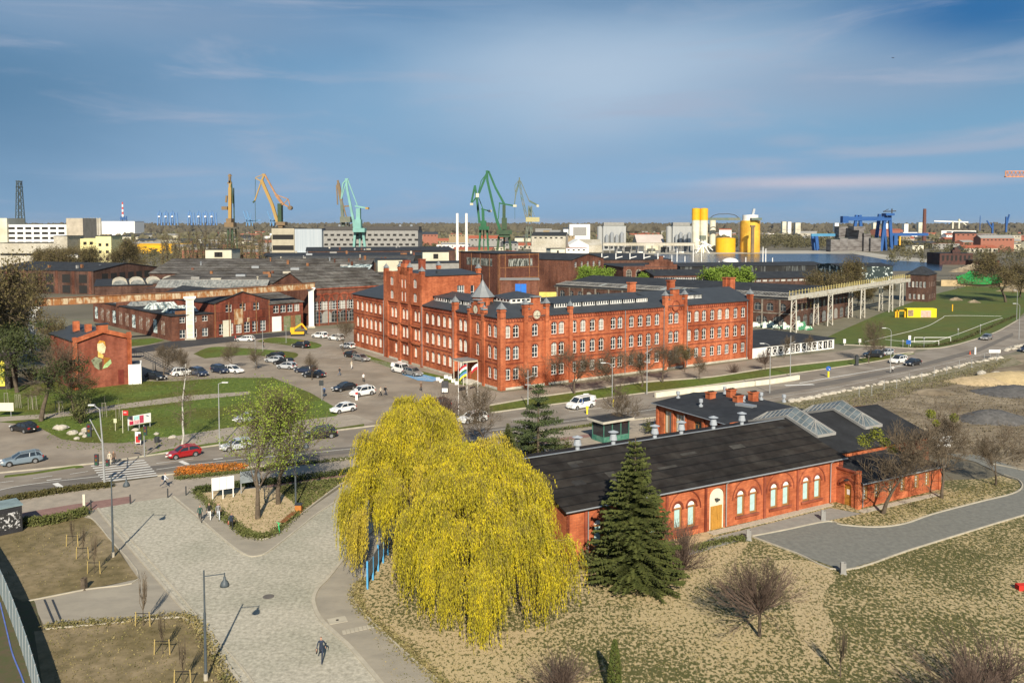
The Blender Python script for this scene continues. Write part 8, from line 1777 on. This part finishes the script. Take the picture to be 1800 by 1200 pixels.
c=P(485,940); t=thing('kick_scooter','bright green electric kick scooter parked by the hedge tip','scooter',c,.9); GSC=M('scooter_green',(.05,.55,.20),var=.05); m=MB(); m.box(-.45,.35,-.08,.08,.12,.18); m.build('deck',DSTEEL,t); m=MB(); m.tube((.42,0,.15),(.30,0,1.1),.045,n=6); m.build('stem',GSC,t); m=MB(); m.bar((.30,-.28,1.12),(.30,.28,1.12),.05); m.build('handlebar',GSC,t)
for x in (-.48,.46): m=MB(); m.tube((x,-.03,.11),(x,.03,.11),.11,n=12); m.build('wheel',TYRE,t)
for px,py,l in ((229,886,'black bollard left on the edge of the cobbles'),(295,875,'black bollard in the middle of the three at the top of the cobbles'),(327,871,'black bollard right, on the sidewalk by the tree bed'),(160,896,'black post with short arm at the left corner of the cobbles')):
    c=P(px,py); m=MB(); m.lathe((0,0,0),[(.07,0),(.07,1.05),(.02,1.1)],10); o=m.build('bollard',DSTEEL); o.location=c; tag(o,l,'bollard','black bollards at the square entrance')
m=MB(); m.box(-.13,.13,-.05,.05,0,1.5); o=m.build('marker_post',CREAM); o.location=P(148,893); tag(o,'pale rounded marker post beside the left black post','post')
for px,py,s,l in ((1447,914,.42,'grey concrete post at the corner of the annex bed'),(1316,949,.42,'square concrete bin post at the left corner of the grey drive'),(1482,1008,.42,'concrete post at the front corner of the grey drive'),(148,1036,.36,'short timber stump post at the corner of left planting bed')):
    c=P(px,py); m=MB(); m.lathe((0,0,0),[(s*.9,0),(s*.9,.08),(s*.72,.1),(s*.72,1.0),(s*.5,1.0),(s*.5,.9)],4); o=m.build('concrete_post',CONCG if px>200 else TREEB); o.location=c; o.rotation_euler=(0,0,.6); tag(o,l,'post')
# blue framed display stand under the willow
a=P(646,1035); b=P(682,975); t=thing('display_stand','row of blue posts with dark display panels along the pavement beside the willow','display stand',a,math.atan2((b-a).y,(b-a).x)); Lb=(b-a).length; BLP=M('post_blue',(.08,.32,.58),var=.08)
for i in range(5): m=MB(); x=Lb*i/4; m.box(x-.07,x+.07,-.07,.07,0,2.35 if i%2==0 else 2.0); m.build('post',BLP,t)
for i in range(4): m=MB(); m.box(Lb*i/4+.1,Lb*(i+1)/4-.1,-.03,.03,.75,2.1); m.build('display_panel',M('display_dark',(.10,.12,.14),c2=(.22,.24,.25),scale=2),t)
# green booth
a=P(1061,779); b=P(1106,771); t=thing('green_booth','small green glazed booth with flat dark roof beside the road','booth',a,math.atan2((b-a).y,(b-a).x)); Lb=(b-a).length; zh_=hgt(a,744)
GB=M('booth_green',(.02,.13,.09),c2=(.10,.22,.17),scale=1.2); m=MB(); m.box(0,Lb,0,2.6,0,.8); m.build('base',GB,t); m=MB(); m.box(.06,Lb-.06,.06,2.54,.8,zh_); m.build('glazing',CGL,t)
for x,y in ((.05,.05),(Lb/3,0.02),(Lb*2/3,.02),(Lb-.05,.05),(.05,2.5),(Lb-.05,2.5)): m=MB(); m.box(x-.05,x+.05,y-.06,y+.04,.8,zh_); m.build('post',GB,t)
m=MB(); m.slab([(-.5,-.5,zh_+.3),(Lb+.5,-.5,zh_+.3),(Lb+.5,3.1,zh_+.3),(-.5,3.1,zh_+.3)],.3,0); m.slab([(-.4,-.4,zh_+.36),(Lb+.4,-.4,zh_+.36),(Lb+.4,3.0,zh_+.36),(-.4,3.0,zh_+.36)],.05,1); m.build('roof',[CONC,ROOF],t)
# flags and poles
def flag(pxp,pyb,top,cols,fx,label,flen=1.9,fh=1.3,z0=None):
    c=P(pxp,pyb); H=hgt(c,top); t=thing('flagpole',label,'flagpole',(c.x,c.y,0)); m=MB(); m.tube((0,0,0),(0,0,H),.06,.035,8); m.build('pole',WHITE,t)
    if cols:
        n=8; zt_=H-.3
        for k,cc in enumerate(cols):
            m=MB(); h0=zt_-fh*k/len(cols); h1=zt_-fh*(k+1)/len(cols)
            for i in range(n):
                x0=-flen*i/n; x1=-flen*(i+1)/n; s0=-.07*i*i/n*1.6; s1=-.07*(i+1)**2/n*1.6; y0,y1=.12*math.sin(i*1.2),.12*math.sin((i+1)*1.2); m.poly([(x0,y0,h1+s0),(x1,y1,h1+s1),(x1,y1,h0+s1),(x0,y0,h0+s0)])
            m.build('flag_stripe',M('flag_%s'%cc[0],cc[1],var=.05),t)
FW=('white',(.72,.72,.70)); FR=('red',(.45,.03,.04)); FG=('green',(.03,.16,.09)); FY=('yellow',(.70,.60,.05)); FB=('blue',(.10,.25,.5))
flag(806,729,636,(),0,'bare white flagpole, leftmost of the three before the office entrance')
flag(821,696,637,(FR,FW,FG,FB,FY),0,'white flagpole with striped red white green and yellow flag, middle one',1.3,2.1)
flag(840,695,636,(FW,FR),0,'white flagpole with a white and red flag, rightmost before the entrance',1.1,1.0)
for px,py,l in ((1032,728,'small yellow bollard sign on the road beside the white van'),(1077,715,'small yellow bollard sign at foot of the curved lamp')): 
    m=MB(); m.box(-.12,.12,-.12,.12,0,1.3); m.box(-.2,.2,-.13,-.12,.9,1.35); o=m.build('traffic_bollard',M('bollard_yellow',(.72,.60,.03),var=.05)); o.location=P(px,py); tag(o,l,'bollard')
c=P(1456,663); t=thing('road_sign','round blue keep side sign above a yellow bollard on the right road','sign',c); m=MB(); m.box(-.16,.16,-.1,.1,0,1.2); m.build('bollard',MATS['bollard_yellow'],t); m=MB(); m.tube((0,-.05,1.75),(0,0,1.75),.48,n=18); m.build('disc',M('sign_blue',(.02,.10,.38)),t); m=MB(); m.bar((-.22,-.07,1.95),(.18,-.07,1.6),.13,.02); m.poly([(.28,-.075,1.5),(.02,-.075,1.52),(.2,-.075,1.78)]); m.build('arrow',WHITE,t)
# pale concrete barrier beside the carriageway
m=MB(); pts=G([(1152,699),(1220,690),(1300,681),(1360,674),(1404,667)],6)
for a,b in zip(pts[:-1],pts[1:]): m.bar(a+Vector((0,0,.45)),b+Vector((0,0,.45)),.45,.9)
tag(m.build('concrete_barrier',M('barrier_cream',(.66,.62,.48),var=.12,scale=.8)),'long cream painted concrete barrier between median grass and the road','barrier')
# boulders
q=random.Random(21)
def rock(name,px,py,s,label,group=None,mat=None,Y=None):
    c=P(px,py); m=MB(); n=9; pr_=[(.75,0),(1,.3),(.85,.7),(.4,.95)]
    for r_,z_ in pr_:
        for j in range(n): t_=2*math.pi*j/n; k=q.uniform(.8,1.15); m.v.append((r_*k*math.cos(t_)*s,r_*k*math.sin(t_)*s*.75,z_*s*.75*q.uniform(.85,1.1)))
    for i in range(3):
        for j in range(n): a=i*n+j; b=i*n+(j+1)%n; m.f.append((a,b,b+n,a+n)); m.m.append(0)
    m.f.append(tuple(27+j for j in range(n))); m.m.append(0)
    o=m.build(name,mat or M('boulder',(.36,.32,.26),c2=(.5,.47,.40),scale=1.5,rough=.9)); o.location=c; o.rotation_euler=(0,0,q.uniform(0,3)); tag(o,label,'boulder',group)
for px,py,s,l in ((107,755,1.05,'large rounded boulder at left on the lawn corner near the entrance court'),(127,763,.8,'pale boulder second from left on the lawn corner'),(144,764,.6,'small boulder third from left on the lawn corner'),(152,758,.85,'pale boulder rightmost near the traffic mast'),(149,768,.5,'small low boulder in front of the rightmost pair'),(135,772,.5,'flat grey stone at the kerb below the boulders'),(238,757,.55,'pale boulder under the billboard'),(303,770,.6,'small rounded boulder on the side road edge'),(275,764,.5,'small stone by the litter bin')): rock('boulder',px,py,s,l)
pts=sm([(1390,707,0),(1456,694,0),(1520,681,0),(1615,662,0),(1700,641,0),(1760,629,0)],14)
for i,p in enumerate(pts): rock('kerb_boulder',p.x+q.uniform(-2,2),p.y+q.uniform(-1,1),q.uniform(.35,.8),'pale rock in the row of rocks along the near edge of the right hand road','rocks lining the road')
for i in range(12): rock('kerb_boulder',1768+i*3,616+q.uniform(-2,2)+i*-.6,q.uniform(.4,.8),'pale rock in the short row at the right edge of the road','rocks at the side road mouth')
for i in range(14): rock('rubble_boulder',1738+q.uniform(-14,16),663+q.uniform(-4,5),q.uniform(.6,1.5),'pale broken rock in the heap on the bare lot','rock heap on the bare lot')
# thin fence posts on the bare lot
for i in range(12): px=1510+i*22; py=697-i*6.2+4*(i%2); c=P(px,py); m=MB(); m.tube((0,0,0),(0,0,1.8),.05,n=5); m.tube((0,0,0),(0,0,.12),.22,.2,8); o=m.build('fence_post',LG); o.location=c; tag(o,'thin grey fence post on a round foot on the bare lot','post','temporary fence posts on the bare lot')
def mound(px,py,s,label,mat,h=1.6):
    c=P(px,py); m=MB(); n=18
    for r_,z_ in ((1,0),(.75,.4),(.45,.8),(.15,1)):
        for j in range(n): t_=2*math.pi*j/n; k=q.uniform(.88,1.12); m.v.append((r_*k*math.cos(t_)*s,r_*k*math.sin(t_)*s*.7,z_*h*q.uniform(.9,1.1) if z_ else -.02))
    for i in range(3):
        for j in range(n): a=i*n+j; b=i*n+(j+1)%n; m.f.append((a,b,b+n,a+n)); m.m.append(0)
    m.f.append(tuple(54+j for j in range(n))); m.m.append(0); o=m.build('earth_mound',mat,smooth=True); o.location=(c.x,c.y,.03); tag(o,label,'mound')
mound(1745,738,5.5,'dark gravel mound on the bare lot right of the hall',M('dark_gravel',(.07,.068,.065),c2=(.13,.125,.12),scale=1.5,bump=.6),1.5)
mound(1720,672,6,'low sandy mound on the bare lot below the rocks',SAND,1.0); mound(1785,668,9,'yellow sand mound at the right edge of the bare lot',M('yellow_sand',(.48,.37,.2),var=.15,scale=1),1.5); mound(1790,690,8,'dark earth mound at the right edge of the bare lot',M('dark_gravel',(.1,.1,.1)),1.1)
mound(1640,690,4,'low brown mound in the middle of the bare lot',MATS['rubble_soil'],.6)
# white rocks behind the annex
for i in range(16): rock('rubble_boulder',1632+q.uniform(0,38),775+q.uniform(-8,10),q.uniform(.4,.8),'white broken stone behind the annex beside the drive','white stones behind the annex',WHITE)
# football goal frames and field rail
t=thing('goal_frame','white pipe goal frame lying at near end of the sports field','goal',P(1612,600)); a=P(1606,597)-t.location; 
for nm,(p0,p1) in (('crossbar',((1607,593),(1671,593))),('crossbar',((1600,600),(1650,599)))):
    A_0=P(p0[0],p0[1]+9); B_0=P(p1[0],p1[1]+9); m=MB(); z_=hgt(A_0,p0[1]); m.tube(A_0-t.location+Vector((0,0,z_)),B_0-t.location+Vector((0,0,z_)),.07,n=6)
    for e in (A_0,B_0): m.tube(e-t.location,e-t.location+Vector((0,0,z_)),.07,n=6)
    m.build('goal_bar',WHITE,t)
m=MB(); ribbon(m,G([(1640,602),(1690,585),(1740,566),(1762,559)],4),.14,0,.10); ribbon(m,G([(1520,601),(1620,577),(1655,560),(1670,555),(1760,556)],4),.14,0,.10); ribbon(m,G([(1556,597),(1608,602),(1640,602)],3),.14,0,.10); kind(m.build('field_lines',PAINT))
for px,py,h,l in ((1624,611,2.2,'grey post with lamp box at the near corner of the sports field'),(1723,588,2.4,'grey post with lamp box on the field edge further up the road'),(1684,590,1.6,'thin pale post on the sports field edge'),(1587,611,1.5,'short post with grey plate left of the blue signs')):
    m=MB(); m.tube((0,0,0),(0,0,h),.06,n=6); m.box(-.18,.18,-.1,.1,h,h+.4); o=m.build('field_post',LG); o.location=P(px,py); tag(o,l,'post')
t=thing('road_sign','pair of blue and white road signs at the side road mouth','sign',P(1597,611)); m=MB(); m.tube((0,0,0),(0,0,2.6),.05,n=6); m.build('post',LG,t); m=MB(); m.box(-.6,.5,-.06,-.01,.9,1.9); m.build('blue_panel',MATS['sign_blue'],t); m=MB(); m.box(-.1,.5,-.07,-.02,1.95,3.0); m.build('white_panel',WHITE,t)
t=thing('barrier_sign','white horizontal board sign on two legs beside the side road mouth','sign',P(1748,630)); m=MB(); m.box(-1.3,1.3,-.05,0,1.3,2.0); m.build('panel',WHITE,t); m=MB(); m.box(-1,-.92,0,.06,0,1.4); m.box(.92,1,0,.06,0,1.4); m.build('leg',LG,t)
m=MB(); m.box(-.18,.18,-.1,.1,0,1.7); o=m.build('white_marker',WHITE); o.location=P(1714,623); tag(o,'white upright marker board on the side road mouth','sign')
m=MB(); m.lathe((0,0,0),[(.3,0),(.3,.05),(.2,.06),(.05,.9)],10); o=m.build('traffic_cone',M('cone_red',(.5,.08,.03))); o.location=P(1705,623); tag(o,'red traffic cone left of the white marker board','cone')
t=thing('yellow_play_container','bright yellow frame and container group with painted panels on the sports field','container',P(1573,558)); s_=(P(1638,556)-t.location).x; 
m=MB(); z_=hgt(t.location,545)
for x in (0,.8,3.0): m.box(x,x+.45,-.2,.3,0,z_)
m.box(0,3.4,-.2,.3,z_-.35,z_); m.build('frame',YEL,t); m=MB(); m.box(4.0,s_-.2,0,2.6,0,z_+.5); m.build('container',M('bright_yellow',(.80,.66,.02),var=.06),t)
m=MB(); m.box(4.2,6.0,-.05,-.01,.4,z_+.1); m.build('painted_panel',M('panel_sepia',(.16,.09,.05),c2=(.4,.3,.2),scale=2),t); m=MB(); m.box(8.4,s_-2.0,-.05,-.01,.1,z_-.1); m.build('painted_panel',M('panel_pink',(.6,.30,.2),c2=(.45,.43,.40),scale=1.5),t)
m=MB(); m.box(-.15,.15,-.1,.1,0,2.4); o=m.build('yellow_post',YEL); o.location=P(1674,547); tag(o,'yellow post standing alone in the sports field','post')
for px,py,h,l in ((1467,592,1.6,'white litter box on a post right of the white low building'),(1508,603,1.5,'small white box on a post at the field corner')): m=MB(); m.box(-.3,.3,-.2,.2,.6,h); m.tube((0,0,0),(0,0,.6),.05,n=6); o=m.build('post_box',WHITE); o.location=P(px+17 if px<1480 else px+3,py+15 if px<1480 else py+3); tag(o,l,'box')
m=MB(); m.box(-.3,.3,-.25,.25,0,2.2); m.lathe((0,0,2.2),[(.4,0),(.1,.25)],10); o=m.build('dark_kiosk_post',DSTEEL); o.location=P(1506,643); tag(o,'dark pillar on the median grass left of the parked SUV','post')
# left edge: mesh fence panels, kiosk
FP=M('fence_panel',(.20,.25,.26),c2=(.30,.36,.37),scale=1.5,stretch=(3,3,.2),rough=.5)
pts=G([(-30,985),(0,1042),(30,1118),(58,1205),(80,1290)],5); t=thing('panel_fence','pale grey green ribbed metal fence curving along the bottom left edge','fence',(0,0,0))
for a,b in zip(pts[:-1],pts[1:]):
    m=MB(); d=(b-a).normalized(); n_=Vector((-d.y,d.x,0))*.03; k=0
    a2=a+d*.03; b2=b-d*.03; h=2.05
    m.poly([a2+n_,b2+n_,b2+n_+Vector((0,0,h)),a2+n_+Vector((0,0,h))]); m.poly([b2-n_,a2-n_,a2-n_+Vector((0,0,h)),b2-n_+Vector((0,0,h))]); m.poly([a2+n_+Vector((0,0,h)),b2+n_+Vector((0,0,h)),b2-n_+Vector((0,0,h)),a2-n_+Vector((0,0,h))])
    m.build('panel',FP,t)
    m=MB(); m.box(a.x-.04,a.x+.04,a.y-.04,a.y+.04,0,2.12); m.build('post',LG,t)
t=thing('graffiti_kiosk','dark box kiosk with white scrawled graffiti at the left edge by the cycle path','kiosk',P(-14,945),.75); m=MB(); m.box(0,2.6,-.1,2.4,0,hgt(P(10,940),893)); m.build('body',M('kiosk_dark',(.025,.025,.028)),t); m=MB(); z_=hgt(P(10,940),893); m.box(-.1,2.7,-.2,2.5,z_,z_+.1); m.build('roof',M('kiosk_roof',(.18,.24,.25)),t); m=MB(); m.box(.3,2.4,-.13,-.105,.5,2.1); m.build('graffiti',M('scrawl',(.03,.03,.03),c2=(.5,.5,.5),scale=4,det=3,lo=.56,hi=.58),t)
m=MB(); ribbon(m,G([(0,1060),(12,1110),(22,1150),(38,1190),(46,1215)],6),.08,.03,.09); tag(m.build('blue_hose',M('hose_blue',(.10,.15,.42))),'thin blue hose winding over the soil at the bottom left edge','hose')
m=MB(); 
for k in range(2): ribbon(m,[P(78+k*14,1055),P(96+k*14,1098)],.12,.04,.10)
tag(m.build('rail_channel',DSTEEL),'pair of dark drainage channels crossing the paving between the planting beds','drain')
m=MB(); m.box(-.45,.45,-.3,.3,0,.45); o=m.build('red_box',M('box_red',(.55,.03,.02))); o.location=P(1797,1036); tag(o,'small red box lying on the lawn at the right edge','box')
for i,(px,py) in enumerate(((791,667),(797,672),(803,676),(784,665),(776,672),(770,669))): m=MB(); m.box(-.36,.36,-.25,.25,.05,.6); m.box(-.4,.4,-.29,.29,.6,.65); o=m.build('planter_box',WHITE); o.location=P(px,py); tag(o,('white planter box by the entrance, first in the cluster','white planter box by the entrance, second in the cluster','white planter box by the entrance, nearest to the steps','white planter box by the entrance, rearmost','white planter box at left of the cluster by the blue bay','white planter box touching the blue bay')[i],'planter')
t=thing('car_park_ticket_shelter','small dark shelter with white panels at the car park exit','shelter',P(776,692)); m=MB(); m.box(0,1.2,0,.8,0,2.2); m.build('body',M('shelter_dark',(.06,.06,.065)),t); m=MB(); m.box(.1,1.1,-.04,-.01,.3,1.0); m.build('panel',WHITE,t)
for px,py,top,l in ((249,640,594,'thin lamp post at the car park corner behind the mural house'),(462,618,580,'thin lamp post in the middle of the car park'),(503,603,573,'thin sign post near the dark lane')): 
    c=P(px+200 if px<300 else px,py); H=hgt(c,top); m=MB(); m.tube((0,0,0),(0,0,H),.07,.05,6); m.box(-.4,.15,-.1,.1,H,H+.1); o=m.build('lamp_post',LG); o.location=c; tag(o,l if px>300 else 'thin lamp post between the green islands of the car park','street lamp')
t=thing('sign_post','sign post with grey panel beside the person in blue at the car park edge','sign',P(566,704)); m=MB(); m.tube((0,0,0),(0,0,3.6),.05,n=6); m.build('post',LG,t); m=MB(); m.box(-.45,.3,-.05,0,2.6,3.5); m.build('panel',DSTEEL,t)
m=MB(); m.box(-.2,.2,-.15,.15,0,1.9); m.box(-.21,.21,-.16,-.15,1.0,1.4,1); o=m.build('ticket_machine',[WHITE,M('sign_red',(.45,.03,.03))]); o.location=P(627,703); tag(o,'white and red ticket machine in front of the white SUV','machine')
for i in range(9):
    px=(8,27,30,50,58,98,104,180,204)[i]; py=(706,709,709,712,712,722,722,725,730)[i]; m=MB(); m.tube((0,0,0),(0,0,2.3),.045,n=5); m.tube((.7,0,0),(.55,0,2.3),.045,n=5); m.bar((0,0,2.2),(.55,0,2.2),.05); m.tube((.35,.1,0),(.35,.1,3.4),.02,.01,4); o=m.build('tree_stake',M('stake_grey',(.25,.23,.18))); o.location=P(px,py+8); tag(o,'pair of grey stakes holding a thin whip tree on the park lawn','tree stake','staked whips on the park lawn')
# sports field fence line and low wall at the back of the bare strip
t=thing('info_board','white info board with dark writing at the left edge of the park lawn','sign',P(-8,732)); m=MB(); m.box(0,2.9,-.05,0,.9,2.2); m.build('panel',CREAM,t); m=MB(); m.box(.3,.38,0,.06,0,1); m.box(2.4,2.48,0,.06,0,1); m.build('leg',LG,t)
# birds
for i,(px,py) in enumerate(((1562,102),(1065,312))):
    c=pp(px,py,90+i*60); m=MB(); m.poly([(-.28,0,.08),(0,-.08,0),(0,.08,0)]); m.poly([(.28,0,.08),(0,.08,0),(0,-.08,0)]); m.tube((0,-.14,0),(0,.16,0),.04,.015,5); o=m.build('bird',DARK); o.location=c; tag(o,('small dark bird high in the sky at the right','tiny dark bird in the sky right of the tall green crane')[i],'bird')
# ================================================================ AIR
hm=bpy.data.materials.new('haze_air'); hm.use_nodes=True; ht=hm.node_tree; ht.nodes.clear(); ho=ht.nodes.new('ShaderNodeOutputMaterial'); hv=ht.nodes.new('ShaderNodeVolumePrincipled')
hv.inputs['Color'].default_value=(.80,.88,1,1); hv.inputs['Density'].default_value=2.4e-5; hv.inputs['Anisotropy'].default_value=.2; ht.links.new(hv.outputs['Volume'],ho.inputs['Volume'])
m=MB(); m.box(-27000,27000,-400,27000,-2,125); kind(m.build('haze',hm),'stuff')
